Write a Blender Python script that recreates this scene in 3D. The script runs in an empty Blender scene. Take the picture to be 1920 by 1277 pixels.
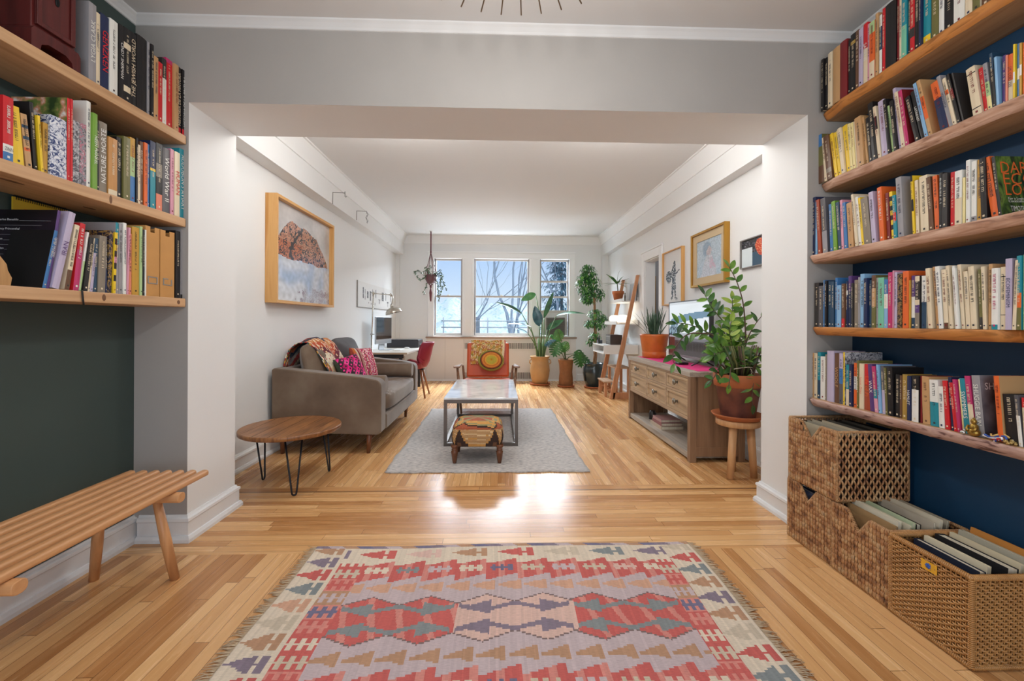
import bpy, math, random
from mathutils import Matrix, Vector, noise

random.seed(7)
SC = bpy.context.scene
COL = SC.collection
PI = math.pi

# ------------------------------------------------------------------ camera
CAM_F, CAM_YAW, CAM_CY, CAM_ROLL, CAM_H = 800.0, 0.0317, 603.9, 0.0043, 1.2
cam_d = bpy.data.cameras.new('camera')
cam_d.sensor_width = 36.0
cam_d.lens = 36.0 * CAM_F / 1920.0
cam_d.shift_y = -(638.5 - CAM_CY) / 1920.0
cam_d.clip_start = 0.02
cam_d.clip_end = 200
cam = bpy.data.objects.new('camera', cam_d)
COL.objects.link(cam)
cam.matrix_world = (Matrix.Translation((0, 0, CAM_H)) @ Matrix.Rotation(-CAM_YAW, 4, 'Z')
                    @ Matrix.Rotation(PI / 2, 4, 'X') @ Matrix.Rotation(CAM_ROLL, 4, 'Z'))
SC.camera = cam

# ------------------------------------------------------------------ view, world, lights
SC.view_settings.view_transform = 'Standard'
SC.view_settings.look = 'None'
SC.view_settings.gamma = 1.0
SC.view_settings.use_curve_mapping = False
SC.view_settings.exposure = 0.25

W = bpy.data.worlds.new('world')
SC.world = W
W.use_nodes = True
nt = W.node_tree
nt.nodes.clear()
wo = nt.nodes.new('ShaderNodeOutputWorld')
wb = nt.nodes.new('ShaderNodeBackground')
tc = nt.nodes.new('ShaderNodeTexCoord')
sx = nt.nodes.new('ShaderNodeSeparateXYZ')
rp = nt.nodes.new('ShaderNodeValToRGB')
nt.links.new(tc.outputs['Generated'], sx.inputs[0])
nt.links.new(sx.outputs['Z'], rp.inputs[0])
nt.links.new(rp.outputs[0], wb.inputs[0])
nt.links.new(wb.outputs[0], wo.inputs[0])
cr = rp.color_ramp
cr.elements[0].position = 0.0
cr.elements[0].color = (0.62, 0.72, 0.80, 1)
cr.elements[1].position = 1.0
cr.elements[1].color = (0.55, 0.75, 1.0, 1)
for p_, c_ in ((0.03, (0.80, 0.90, 1.0, 1)), (0.16, (0.50, 0.68, 0.97, 1)), (0.35, (0.9, 0.97, 1.0, 1))):
    e_ = cr.elements.new(p_)
    e_.color = c_
wb.inputs[1].default_value = 0.85


def area_light(name, loc, rot, sx_, sy_, power, color=(1, 1, 1), portal=False):
    d = bpy.data.lights.new(name, 'AREA')
    d.shape = 'RECTANGLE'
    d.size, d.size_y = sx_, sy_
    d.energy = power
    d.color = color
    if portal:
        d.cycles.is_portal = True
    o = bpy.data.objects.new(name, d)
    o.location = loc
    o.rotation_euler = rot
    COL.objects.link(o)
    return o


# daylight openings: three street windows at the far end, an added wide opening behind the photographer
area_light('daylight_portal', (0.07, 8.93, 1.7), (-PI / 2, 0, 0), 2.9, 1.65, 1, portal=True)
area_light('daylight_portal', (0.0, -1.72, 1.55), (PI / 2, 0, 0), 3.4, 2.2, 1, portal=True)
# unseen fill lamps, added behind the beam to brighten the living room
def point_light(name, loc, power, r, color=(1, 1, 1)):
    d = bpy.data.lights.new(name, 'POINT')
    d.energy = power
    d.shadow_soft_size = r
    d.color = color
    o = bpy.data.objects.new(name, d)
    o.location = loc
    COL.objects.link(o)
    return o


for x_ in (-0.8, 1.0):
    point_light('beam_fill_light', (x_, 3.35, 2.66), 22, .16, (1.0, 0.97, 0.93))
# unseen fill lamps added above and below the street windows and behind the camera
area_light('sky_fill_light', (0.07, 9.75, 3.05), (math.radians(-58), 0, 0), 3.0, 0.9, 640, (0.92, 0.96, 1.0))
area_light('ground_fill_light', (0.07, 9.55, 0.34), (math.radians(-112), 0, 0), 3.0, 0.9, 130, (0.96, 0.98, 1.0))
area_light('rear_fill_light', (0.0, -1.6, 1.35), (PI / 2, 0, 0), 3.2, 2.4, 38, (0.86, 0.93, 1.0))


# sun from the side of the street: it lights the trees and the slope, and does not enter the rooms
sd_ = bpy.data.lights.new('sun', 'SUN')
sd_.energy = 1.6
sd_.angle = 0.02
so_ = bpy.data.objects.new('sun', sd_)
so_.rotation_euler = (math.radians(4), math.radians(52), 0)
so_.location = (12, 14, 9)
COL.objects.link(so_)


# ------------------------------------------------------------------ helpers
def lin(h):
    if not isinstance(h, str):
        return h
    v = []
    for i in (0, 2, 4):
        c = int(h[i:i + 2], 16) / 255
        v.append(c / 12.92 if c <= 0.04045 else ((c + 0.055) / 1.055) ** 2.4)
    return tuple(v)


MATS = {}


def base_mat(key):
    m = bpy.data.materials.new(key)
    m.use_nodes = True
    n = m.node_tree
    return m, n, n.nodes['Principled BSDF']


def setin(b, **kw):
    for k, v in kw.items():
        k = k.replace('_', ' ')
        if k in b.inputs:
            b.inputs[k].default_value = v


def P(h, rough=0.6, metal=0.0, bump=0.0, bscale=200.0, var=0.0, vscale=6.0, sheen=0.0, coat=0.0, trans=0.0, sss=0.0):
    """plain painted / plastic / cloth material, optional noise bump and tone variation"""
    key = ('P', h, rough, metal, bump, bscale, var, vscale, sheen, coat, trans)
    if key in MATS:
        return MATS[key]
    m, n, b = base_mat('mat_' + str(h))
    c = lin(h)
    setin(b, Base_Color=(*c, 1), Roughness=rough, Metallic=metal)
    if sheen:
        setin(b, Sheen_Weight=sheen, Sheen_Roughness=0.4)
    if coat:
        setin(b, Coat_Weight=coat, Coat_Roughness=0.1)
    if trans:
        setin(b, Transmission_Weight=trans)
    if bump or var:
        t = n.nodes.new('ShaderNodeTexCoord')
        nz = n.nodes.new('ShaderNodeTexNoise')
        nz.inputs['Scale'].default_value = bscale
        nz.inputs['Detail'].default_value = 4
        n.links.new(t.outputs['Object'], nz.inputs[0])
        if bump:
            bp = n.nodes.new('ShaderNodeBump')
            bp.inputs['Strength'].default_value = bump
            bp.inputs['Distance'].default_value = 0.004
            n.links.new(nz.outputs[0], bp.inputs['Height'])
            n.links.new(bp.outputs[0], b.inputs['Normal'])
        if var:
            nz2 = n.nodes.new('ShaderNodeTexNoise')
            nz2.inputs['Scale'].default_value = vscale
            nz2.inputs['Detail'].default_value = 5
            n.links.new(t.outputs['Object'], nz2.inputs[0])
            mr = n.nodes.new('ShaderNodeMapRange')
            mr.inputs[1].default_value, mr.inputs[2].default_value = 0.3, 0.7
            mr.inputs[3].default_value, mr.inputs[4].default_value = 1 - var, 1 + var
            n.links.new(nz2.outputs[0], mr.inputs[0])
            mx = n.nodes.new('ShaderNodeVectorMath')
            mx.operation = 'SCALE'
            mx.inputs[0].default_value = c
            n.links.new(mr.outputs[0], mx.inputs['Scale'])
            n.links.new(mx.outputs[0], b.inputs['Base Color'])
    MATS[key] = m
    return m


def ramp_mat(key, stops, coords='Object', scale=(1, 1, 1), nscale=5.0, detail=6.0, rough=0.5, bump=0.15, tex='NOISE', dist=0.0, metal=0.0):
    """noise driven through a colour ramp; 'scale' stretches it (wood grain, stone, printed patterns)"""
    k = ('R', key)
    if k in MATS:
        return MATS[k]
    m, n, b = base_mat('mat_' + key)
    t = n.nodes.new('ShaderNodeTexCoord')
    mp = n.nodes.new('ShaderNodeMapping')
    mp.inputs['Scale'].default_value = scale
    n.links.new(t.outputs[coords], mp.inputs[0])
    if tex == 'VORONOI':
        nz = n.nodes.new('ShaderNodeTexVoronoi')
        nz.inputs['Scale'].default_value = nscale
        out = nz.outputs['Distance']
    elif tex == 'WAVE':
        nz = n.nodes.new('ShaderNodeTexWave')
        nz.inputs['Scale'].default_value = nscale
        nz.inputs['Distortion'].default_value = dist
        nz.inputs['Detail'].default_value = detail
        out = nz.outputs['Fac']
    else:
        nz = n.nodes.new('ShaderNodeTexNoise')
        nz.inputs['Scale'].default_value = nscale
        nz.inputs['Detail'].default_value = detail
        nz.inputs['Distortion'].default_value = dist
        out = nz.outputs[0]
    n.links.new(mp.outputs[0], nz.inputs[0])
    r = n.nodes.new('ShaderNodeValToRGB')
    els = r.color_ramp.elements
    els[0].position, els[0].color = stops[0][0], (*lin(stops[0][1]), 1)
    els[1].position, els[1].color = stops[-1][0], (*lin(stops[-1][1]), 1)
    for p, c in stops[1:-1]:
        e = els.new(p)
        e.color = (*lin(c), 1)
    n.links.new(out, r.inputs[0])
    n.links.new(r.outputs[0], b.inputs['Base Color'])
    setin(b, Roughness=rough, Metallic=metal)
    if bump:
        bp = n.nodes.new('ShaderNodeBump')
        bp.inputs['Strength'].default_value = bump
        bp.inputs['Distance'].default_value = 0.004
        n.links.new(out, bp.inputs['Height'])
        n.links.new(bp.outputs[0], b.inputs['Normal'])
    MATS[k] = m
    return m


def wood(key, dark, light, axis='Y', rough=0.45, fine=1.0, bump=0.12):
    s = {'X': (2, 34, 34), 'Y': (34, 2, 34), 'Z': (34, 34, 2)}[axis]
    s = tuple(v * fine for v in s)
    return ramp_mat(key + axis, [(0.30, dark), (0.52, light), (0.75, dark)], scale=s, nscale=1.0, detail=7, rough=rough, bump=bump, dist=0.6)


def emit(h, strength):
    key = ('E', h, strength)
    if key not in MATS:
        m, n, b = base_mat('mat_glow')
        setin(b, Base_Color=(*lin(h), 1), Emission_Color=(*lin(h), 1), Emission_Strength=strength)
        MATS[key] = m
    return MATS[key]


def colmat(key, rough=0.85, weave=0.0, wscale=(260, 260, 260), var=0.10):
    """colours come from the woven / printed pattern stored per face; thread noise on top"""
    k = ('C', key)
    if k in MATS:
        return MATS[k]
    m, n, b = base_mat('mat_' + key)
    a = n.nodes.new('ShaderNodeAttribute')
    a.attribute_name = 'pattern'
    t = n.nodes.new('ShaderNodeTexCoord')
    mp = n.nodes.new('ShaderNodeMapping')
    mp.inputs['Scale'].default_value = wscale
    n.links.new(t.outputs['Object'], mp.inputs[0])
    nz = n.nodes.new('ShaderNodeTexNoise')
    nz.inputs['Scale'].default_value = 1.0
    nz.inputs['Detail'].default_value = 3
    n.links.new(mp.outputs[0], nz.inputs[0])
    mr = n.nodes.new('ShaderNodeMapRange')
    mr.inputs[1].default_value, mr.inputs[2].default_value = 0.25, 0.75
    mr.inputs[3].default_value, mr.inputs[4].default_value = 1 - var, 1 + var
    n.links.new(nz.outputs[0], mr.inputs[0])
    mx = n.nodes.new('ShaderNodeVectorMath')
    mx.operation = 'SCALE'
    n.links.new(a.outputs['Color'], mx.inputs[0])
    n.links.new(mr.outputs[0], mx.inputs['Scale'])
    n.links.new(mx.outputs[0], b.inputs['Base Color'])
    setin(b, Roughness=rough)
    if weave:
        bp = n.nodes.new('ShaderNodeBump')
        bp.inputs['Strength'].default_value = weave
        bp.inputs['Distance'].default_value = 0.003
        n.links.new(nz.outputs[0], bp.inputs['Height'])
        n.links.new(bp.outputs[0], b.inputs['Normal'])
    MATS[k] = m
    return m


def at(px, py, Y):
    """point of the room at depth Y seen at photo pixel (px, py)"""
    dx, dy = px - 960, py - CAM_CY
    c, s = math.cos(CAM_ROLL), math.sin(CAM_ROLL)
    a, b = dx * c + dy * s, -dx * s + dy * c
    u, v = a / CAM_F, -b / CAM_F
    cy_, sy_ = math.cos(CAM_YAW), math.sin(CAM_YAW)
    r = Vector((u * cy_ + sy_, -u * sy_ + cy_, v))
    r *= Y / r.y
    r.z += CAM_H
    return r


LOC = {}


class MB:
    """collects shapes and links them as one mesh object"""

    def __init__(s):
        s.V, s.F, s.MI, s.S, s.C, s.mats = [], [], [], [], [], []
        s.T = None
        s.sm = False

    def mi(s, m):
        if m not in s.mats:
            s.mats.append(m)
        return s.mats.index(m)

    def v(s, p):
        p = Vector(p)
        if s.T is not None:
            p = s.T @ p
        s.V.append(p)
        return len(s.V) - 1

    def f(s, idx, m, smooth=None, col=None):
        s.F.append(idx)
        s.MI.append(s.mi(m))
        s.S.append(s.sm if smooth is None else smooth)
        s.C.append(col)

    def quad(s, a, b, c, d, m, col=None, smooth=None):
        s.f([s.v(a), s.v(b), s.v(c), s.v(d)], m, smooth, col)

    def box(s, x0, x1, y0, y1, z0, z1, m, faces=None):
        i = [s.v(p) for p in ((x0, y0, z0), (x1, y0, z0), (x1, y1, z0), (x0, y1, z0), (x0, y0, z1), (x1, y0, z1), (x1, y1, z1), (x0, y1, z1))]
        fs = {'-z': (0, 3, 2, 1), '+z': (4, 5, 6, 7), '-y': (0, 1, 5, 4), '+x': (1, 2, 6, 5), '+y': (2, 3, 7, 6), '-x': (3, 0, 4, 7)}
        faces = faces or {}
        for k, q in fs.items():
            mm = faces.get(k, m)
            if mm is not None:
                s.f([i[j] for j in q], mm, False)

    def hexa(s, b, t, m):
        """box between a lower and an upper quad (4 points each, same winding)"""
        i = [s.v(p) for p in list(b) + list(t)]
        for q in ((0, 3, 2, 1), (4, 5, 6, 7), (0, 1, 5, 4), (1, 2, 6, 5), (2, 3, 7, 6), (3, 0, 4, 7)):
            s.f([i[j] for j in q], m, False)

    def tube(s, pts, r, m, n=8, caps=True, smooth=True, flat=1.0, up=None):
        pts = [Vector(p) for p in pts]
        k = len(pts)
        rs = r if isinstance(r, (list, tuple)) else [r] * k
        rings = []
        prev = None
        for a in range(k):
            if a == 0:
                d = pts[1] - pts[0]
            elif a == k - 1:
                d = pts[-1] - pts[-2]
            else:
                d = (pts[a + 1] - pts[a]).normalized() + (pts[a] - pts[a - 1]).normalized()
            d = d.normalized() if d.length > 1e-9 else Vector((0, 0, 1))
            if prev is None:
                h = Vector(up) if up else (Vector((0, 0, 1)) if abs(d.z) < 0.9 else Vector((1, 0, 0)))
            else:
                h = prev
            n1 = h - d * h.dot(d)
            if n1.length < 1e-6:
                n1 = Vector((1, 0, 0)) - d * d.x
            n1.normalize()
            n2 = d.cross(n1)
            prev = n1
            rings.append([s.v(pts[a] + (n1 * math.cos(2 * PI * j / n) * flat + n2 * math.sin(2 * PI * j / n)) * rs[a]) for j in range(n)])
        for a in range(k - 1):
            for j in range(n):
                s.f([rings[a][j], rings[a][(j + 1) % n], rings[a + 1][(j + 1) % n], rings[a + 1][j]], m, smooth)
        if caps:
            s.f(list(reversed(rings[0])), m, False)
            s.f(rings[-1], m, False)

    def lathe(s, prof, c, m, n=28, smooth=True, capb=True, capt=True, mats=None):
        c = Vector(c)
        rings = []
        for r, z in prof:
            rings.append([s.v(c + Vector((r * math.cos(2 * PI * j / n), r * math.sin(2 * PI * j / n), z))) for j in range(n)])
        for a in range(len(prof) - 1):
            mm = mats[a] if mats else m
            for j in range(n):
                s.f([rings[a][j], rings[a][(j + 1) % n], rings[a + 1][(j + 1) % n], rings[a + 1][j]], mm, smooth)
        if capb:
            s.f(list(reversed(rings[0])), mats[0] if mats else m, False)
        if capt:
            s.f(rings[-1], mats[-1] if mats else m, False)

    def ell(s, c, r, m, n=16, k=10, e=1.0, colf=None, mod=None):
        """(super)ellipsoid; e<1 squares it off like a cushion"""
        c = Vector(c)
        sg = lambda x, p: math.copysign(abs(x) ** p, x)
        g = []
        for a in range(k + 1):
            t = -PI / 2 + PI * a / k
            row = []
            for j in range(n):
                u = 2 * PI * j / n
                p = Vector((r[0] * sg(math.cos(t), e) * sg(math.cos(u), e), r[1] * sg(math.cos(t), e) * sg(math.sin(u), e), r[2] * sg(math.sin(t), e)))
                if mod:
                    p = mod(p)
                row.append(s.v(c + p))
            g.append(row)
        for a in range(k):
            for j in range(n):
                s.f([g[a][j], g[a][(j + 1) % n], g[a + 1][(j + 1) % n], g[a + 1][j]], m, True, colf(a / k, j / n) if colf else None)

    def prism(s, poly, axis, a, b, m, smooth=False, capm=None):
        """polygon extruded along an axis; poly holds the two other coordinates in xyz order"""
        def mk(p, t):
            return {'x': (t, p[0], p[1]), 'y': (p[0], t, p[1]), 'z': (p[0], p[1], t)}[axis]
        A = [s.v(mk(p, a)) for p in poly]
        B = [s.v(mk(p, b)) for p in poly]
        n = len(poly)
        for j in range(n):
            s.f([A[j], A[(j + 1) % n], B[(j + 1) % n], B[j]], m, smooth)
        s.f(list(reversed(A)), capm or m, False)
        s.f(B, capm or m, False)

    def grid(s, fn, nu, nv, m, colf=None, smooth=True, close=False):
        """surface fn(u,v), u,v in 0..1; colf(u,v) gives each cell its pattern colour"""
        g = [[s.v(fn(i / nu, j / nv)) for i in range(nu + 1)] for j in range(nv + 1)]
        for j in range(nv):
            for i in range(nu):
                s.f([g[j][i], g[j][i + 1], g[j + 1][i + 1], g[j + 1][i]], m, smooth, colf((i + .5) / nu, (j + .5) / nv) if colf else None)

    def build(s, name, parent=None, loc=None, bevel=0.0, solid=0.0, sub=0, fixn=False):
        if parent is not None:
            o_ = LOC[parent.name]
        else:
            o_ = Vector(loc) if loc is not None else Vector((0, 0, 0))
        me = bpy.data.meshes.new(name)
        off = o_
        if parent is None and loc is None and s.V:
            lo = Vector((min(p.x for p in s.V), min(p.y for p in s.V), min(p.z for p in s.V)))
            hi = Vector((max(p.x for p in s.V), max(p.y for p in s.V), 0))
            off = Vector(((lo.x + hi.x) / 2, (lo.y + hi.y) / 2, lo.z))
        own = Vector((0, 0, 0))
        if parent is not None and s.V:
            lo = Vector((min(p.x for p in s.V), min(p.y for p in s.V), min(p.z for p in s.V)))
            hi = Vector((max(p.x for p in s.V), max(p.y for p in s.V), 0))
            own = Vector(((lo.x + hi.x) / 2, (lo.y + hi.y) / 2, lo.z)) - off
        me.from_pydata([tuple(p - off - own) for p in s.V], [], s.F)
        for m in s.mats:
            me.materials.append(m)
        me.polygons.foreach_set('material_index', s.MI)
        me.polygons.foreach_set('use_smooth', s.S)
        if any(c is not None for c in s.C):
            at_ = me.color_attributes.new('pattern', 'FLOAT_COLOR', 'CORNER')
            buf = []
            for pl, c in zip(s.F, s.C):
                c = c or (0.5, 0.5, 0.5)
                buf += [c[0], c[1], c[2], 1.0] * len(pl)
            at_.data.foreach_set('color', buf)
        me.update()
        o = bpy.data.objects.new(name, me)
        COL.objects.link(o)
        if parent is not None:
            o.parent = parent
            o.location = own
            LOC[o.name] = off + own
        else:
            o.location = off
            LOC[o.name] = off
        if fixn:
            import bmesh
            b = bmesh.new()
            b.from_mesh(me)
            bmesh.ops.recalc_face_normals(b, faces=b.faces)
            b.to_mesh(me)
            b.free()
        if solid:
            md = o.modifiers.new('thickness', 'SOLIDIFY')
            md.thickness = solid
            md.offset = 0
        if sub:
            md = o.modifiers.new('smooth', 'SUBSURF')
            md.levels = md.render_levels = sub
        if bevel:
            md = o.modifiers.new('rounded_edges', 'BEVEL')
            md.width = bevel
            md.segments = 2
            md.limit_method = 'ANGLE'
        return o


def tag(o, label, cat, group=None, kind=None):
    o['label'] = label
    o['category'] = cat
    if group:
        o['group'] = group
    if kind:
        o['kind'] = kind
    return o


def thing(name, label, cat, loc, group=None):
    o = bpy.data.objects.new(name, None)
    o.empty_display_size = 0.05
    o.location = loc
    COL.objects.link(o)
    LOC[o.name] = Vector(loc)
    tag(o, label, cat, group)
    return o


def struct(o):
    o['kind'] = 'structure'
    return o


def copy_thing(root, dloc, rz=None):
    r = root.copy()
    COL.objects.link(r)
    r.location = root.location + Vector(dloc)
    LOC[r.name] = Vector(r.location)
    if rz is not None:
        r.rotation_euler = (0, 0, rz)
    for ch in list(root.children):
        c = ch.copy()
        COL.objects.link(c)
        c.parent = r
        for g in ch.children:
            d = g.copy()
            COL.objects.link(d)
            d.parent = c
    return r


def text_mesh(txt, m, size, M, maxlen=None, align='CENTER'):
    """lettering as a mesh, laid by matrix M (x along the line, y up the letters)"""
    cu = bpy.data.curves.new('lettering', 'FONT')
    cu.body = txt
    cu.align_x = align
    cu.align_y = 'CENTER'
    cu.size = size
    cu.resolution_u = 2
    o = bpy.data.objects.new('lettering', cu)
    COL.objects.link(o)
    bpy.context.view_layer.update()
    dg = bpy.context.evaluated_depsgraph_get()
    me = bpy.data.meshes.new_from_object(o.evaluated_get(dg))
    bpy.data.objects.remove(o)
    b = MB()
    xs = [v.co.x for v in me.vertices] or [0]
    w = max(xs) - min(xs)
    k = min(1.0, maxlen / w) if maxlen and w > 0 else 1.0
    for v in me.vertices:
        b.V.append(M @ Vector((v.co.x * k, v.co.y, 0)))
    for p in me.polygons:
        b.f(list(p.vertices), m, False)
    bpy.data.meshes.remove(me)
    bpy.data.curves.remove(cu)
    return b

# ------------------------------------------------------------------ materials of the room
WHITE = P('e8e9e9', 0.7, bump=0.03, bscale=60)
WHITE2 = P('e4e5e5', 0.7, bump=0.03, bscale=60)
TRIM = P('edeeee', 0.45, bump=0.02, bscale=40)
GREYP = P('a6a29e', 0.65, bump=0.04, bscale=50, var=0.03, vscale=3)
CEIL = P('d8d8d8', 0.8, bump=0.02, bscale=40)
GREEN = P('3b4a47', 0.55, bump=0.05, bscale=80)
BLUE = P('0f3a5a', 0.5, bump=0.05, bscale=80)
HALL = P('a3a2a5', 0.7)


def floor_mat():
    m, n, b = base_mat('mat_oak_strip_floor')
    N = n.nodes.new
    L = n.links.new
    t = N('ShaderNodeTexCoord')
    sp = N('ShaderNodeSeparateXYZ')
    L(t.outputs['Object'], sp.inputs[0])

    def math_(op, a, b_=None, c_=None):
        q = N('ShaderNodeMath')
        q.operation = op
        for i, x in enumerate((a, b_, c_)):
            if x is None:
                continue
            if isinstance(x, (int, float)):
                q.inputs[i].default_value = x
            else:
                L(x, q.inputs[i])
        return q.outputs[0]
    X, Y = sp.outputs['X'], sp.outputs['Y']
    # boards run along the rooms, except for the threshold band and the borders where they run across
    cross = math_('MULTIPLY', math_('GREATER_THAN', Y, 2.235), math_('LESS_THAN', Y, 3.13))
    inv = math_('SUBTRACT', 1.0, cross)
    A = math_('ADD', math_('MULTIPLY', X, inv), math_('MULTIPLY', Y, cross))      # across the boards
    Bv = math_('ADD', math_('MULTIPLY', Y, inv), math_('MULTIPLY', X, cross))     # along the boards
    a = math_('DIVIDE', A, 0.0565)
    row = math_('FLOOR', a)
    fr = math_('FRACT', a)
    wn = N('ShaderNodeTexWhiteNoise')
    wn.noise_dimensions = '1D'
    L(math_('ADD', row, math_('MULTIPLY', cross, 311.0)), wn.inputs['W'])
    bl = math_('ADD', math_('DIVIDE', Bv, 1.15), math_('MULTIPLY', wn.outputs[0], 9.0))
    seg = math_('FLOOR', bl)
    fb = math_('FRACT', bl)
    cmb = N('ShaderNodeCombineXYZ')
    L(row, cmb.inputs[0])
    L(seg, cmb.inputs[1])
    L(cross, cmb.inputs[2])
    wn2 = N('ShaderNodeTexWhiteNoise')
    wn2.noise_dimensions = '3D'
    L(cmb.outputs[0], wn2.inputs[0])
    # grain
    g = N('ShaderNodeCombineXYZ')
    L(math_('MULTIPLY', A, 46.0), g.inputs[0])
    L(math_('MULTIPLY', Bv, 2.2), g.inputs[1])
    L(math_('MULTIPLY', wn2.outputs[0], 40.0), g.inputs[2])
    nz = N('ShaderNodeTexNoise')
    nz.inputs['Scale'].default_value = 1.0
    nz.inputs['Detail'].default_value = 6
    nz.inputs['Distortion'].default_value = 0.8
    L(g.outputs[0], nz.inputs[0])
    tone = math_('ADD', math_('MULTIPLY', wn2.outputs[0], 0.62), math_('MULTIPLY', nz.outputs[0], 0.38))
    r = N('ShaderNodeValToRGB')
    els = r.color_ramp.elements
    els[0].position, els[0].color = 0.10, (*lin('a46c3c'), 1)
    els[1].position, els[1].color = 0.90, (*lin('f0c692'), 1)
    for p, c in ((0.33, 'c8935e'), (0.55, 'd7a56e'), (0.75, 'e4b57e')):
        e = els.new(p)
        e.color = (*lin(c), 1)
    L(tone, r.inputs[0])
    # joints
    edge = math_('MAXIMUM', math_('LESS_THAN', fr, 0.036), math_('LESS_THAN', fb, 0.0022))
    # dark inlay line across the threshold
    inl = math_('MULTIPLY', math_('GREATER_THAN', Y, 3.03), math_('LESS_THAN', Y, 3.052))
    dark = math_('MAXIMUM', edge, math_('MULTIPLY', inl, 0.85))
    mx = N('ShaderNodeMix')
    mx.data_type = 'RGBA'
    L(math_('MULTIPLY', dark, 0.85), mx.inputs[0])
    L(r.outputs[0], mx.inputs[6])
    mx.inputs[7].default_value = (*lin('5d3416'), 1)
    L(mx.outputs[2], b.inputs['Base Color'])
    setin(b, Roughness=0.24)
    L(math_('ADD', 0.18, math_('MULTIPLY', nz.outputs[0], 0.16)), b.inputs['Roughness'])
    bp = N('ShaderNodeBump')
    bp.inputs['Strength'].default_value = 0.25
    bp.inputs['Distance'].default_value = 0.002
    L(math_('SUBTRACT', math_('MULTIPLY', nz.outputs[0], 0.3), edge), bp.inputs['Height'])
    L(bp.outputs[0], b.inputs['Normal'])
    return m


# ------------------------------------------------------------------ room dimensions
D1, D2, D3 = 2.385, 2.806, 8.72          # near face and far face of the dividing wall, window wall
XG, XB = -1.98, 2.03                     # green wall, blue wall
XL, XR = -1.695, 1.763                   # jambs of the opening
WL, WR = -2.07, 2.22                     # living room side walls
HB, HN, HC = 2.393, 2.853, 2.945         # beam underside, ceilings
SOF = 2.555                              # underside of the soffits
YB = -1.75                               # wall behind the photographer

b = MB()
b.box(-2.6, 3.9, -2.2, 9.0, -0.1, 0.0, floor_mat())
struct(b.build('floor', loc=(0, 0, 0)))

b = MB()
b.box(XG - .3, XB + .3, YB, D1, HN, HN + .3, CEIL)
struct(b.build('ceiling'))
b = MB()
b.box(WL - .3, 3.9, D2, D3 + .2, HC, HC + .3, WHITE2)
struct(b.build('ceiling'))

# dividing wall: two piers and the beam; grey on the side of the camera, white in the opening
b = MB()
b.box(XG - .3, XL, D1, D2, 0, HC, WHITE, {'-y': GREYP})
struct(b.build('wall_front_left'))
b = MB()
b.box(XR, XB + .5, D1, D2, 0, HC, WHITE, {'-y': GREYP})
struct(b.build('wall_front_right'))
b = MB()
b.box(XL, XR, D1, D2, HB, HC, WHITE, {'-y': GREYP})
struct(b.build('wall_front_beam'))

b = MB()
b.box(XG - .15, XG, YB, D1, 0, HN, GREEN)
struct(b.build('wall_left'))
b = MB()
b.box(XB, XB + .15, YB, D1, 0, HN, BLUE)
struct(b.build('wall_right'))
# wall behind the photographer with an unseen wide opening, added to let daylight in
b = MB()
for q in ((XG - .15, -1.6, 0, HN), (1.6, XB + .15, 0, HN), (-1.6, 1.6, 0, 0.15), (-1.6, 1.6, 2.65, HN)):
    b.box(q[0], q[1], YB - .12, YB, q[2], q[3], WHITE)
struct(b.build('wall_back'))

b = MB()
b.box(WL - .15, WL, D2, D3, 0, HC, WHITE)
struct(b.build('wall_living_left'))
# right wall of the living room with its doorway
DY0, DY1, DH = 5.80, 6.40, 2.13
b = MB()
b.box(WR, WR + .15, D2, DY0, 0, HC, WHITE)
b.box(WR, WR + .15, DY1, D3, 0, HC, WHITE)
b.box(WR, WR + .15, DY0, DY1, DH, HC, WHITE)
struct(b.build('wall_living_right'))
b = MB()
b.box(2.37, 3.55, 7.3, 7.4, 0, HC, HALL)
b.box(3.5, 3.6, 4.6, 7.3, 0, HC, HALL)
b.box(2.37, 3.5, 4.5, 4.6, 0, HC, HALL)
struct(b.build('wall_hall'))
area_light('hall_lamp_light', (2.9, 6.3, 2.8), (0, 0, 0), 0.4, 0.4, 5)

# window wall
WIN = [(-1.31, -0.742), (-0.50, 0.626), (0.848, 1.447)]
WZ0, WZ1 = 0.925, 2.492
b = MB()
b.box(WL - .15, WIN[0][0], D3, D3 + .2, 0, HC, WHITE2)
b.box(WIN[0][1], WIN[1][0], D3, D3 + .2, WZ0, WZ1, TRIM)
b.box(WIN[1][1], WIN[2][0], D3, D3 + .2, WZ0, WZ1, TRIM)
b.box(WIN[2][1], WR + .15, D3, D3 + .2, 0, HC, WHITE2)
b.box(WIN[0][0], WIN[2][1], D3, D3 + .2, 0, WZ0, WHITE2)
b.box(WIN[0][0], WIN[2][1], D3, D3 + .2, WZ1, HC, WHITE2)
struct(b.build('wall_far'))
b = MB()
b.box(2.10, WR, D3 - .14, D3, 0, SOF, WHITE2)
struct(b.build('wall_corner_right'))
b = MB()
b.box(WL, -2.0, D3 - .05, D3, 0, SOF, WHITE2)
struct(b.build('wall_corner_left'))

# soffits, coves and crown mouldings
for nm, xa, xb in (('left', WL, -1.922), ('right', 2.105, WR)):
    b = MB()
    b.box(xa, xb, D2, D3, SOF, HC, WHITE)
    struct(b.build('wall_soffit_' + nm))


def cove(dx, dz):
    """quarter-round cove profile with a bead, from the wall (0, -dz) to the ceiling (dx, 0)"""
    pr = [(0, -dz - .012), (0.010, -dz - .010), (0.012, -dz)]
    for k in range(9):
        t = PI / 2 * k / 8
        pr.append((dx - (dx - .012) * math.cos(t), -dz + (dz - .012) * (1 - math.cos(t)) * 0.75 + (dz - .012) * 0.25 * math.sin(t)))
    pr += [(dx + .006, -.014), (dx + .018, -.010), (dx + .020, 0), (0, 0)]
    return pr


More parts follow.
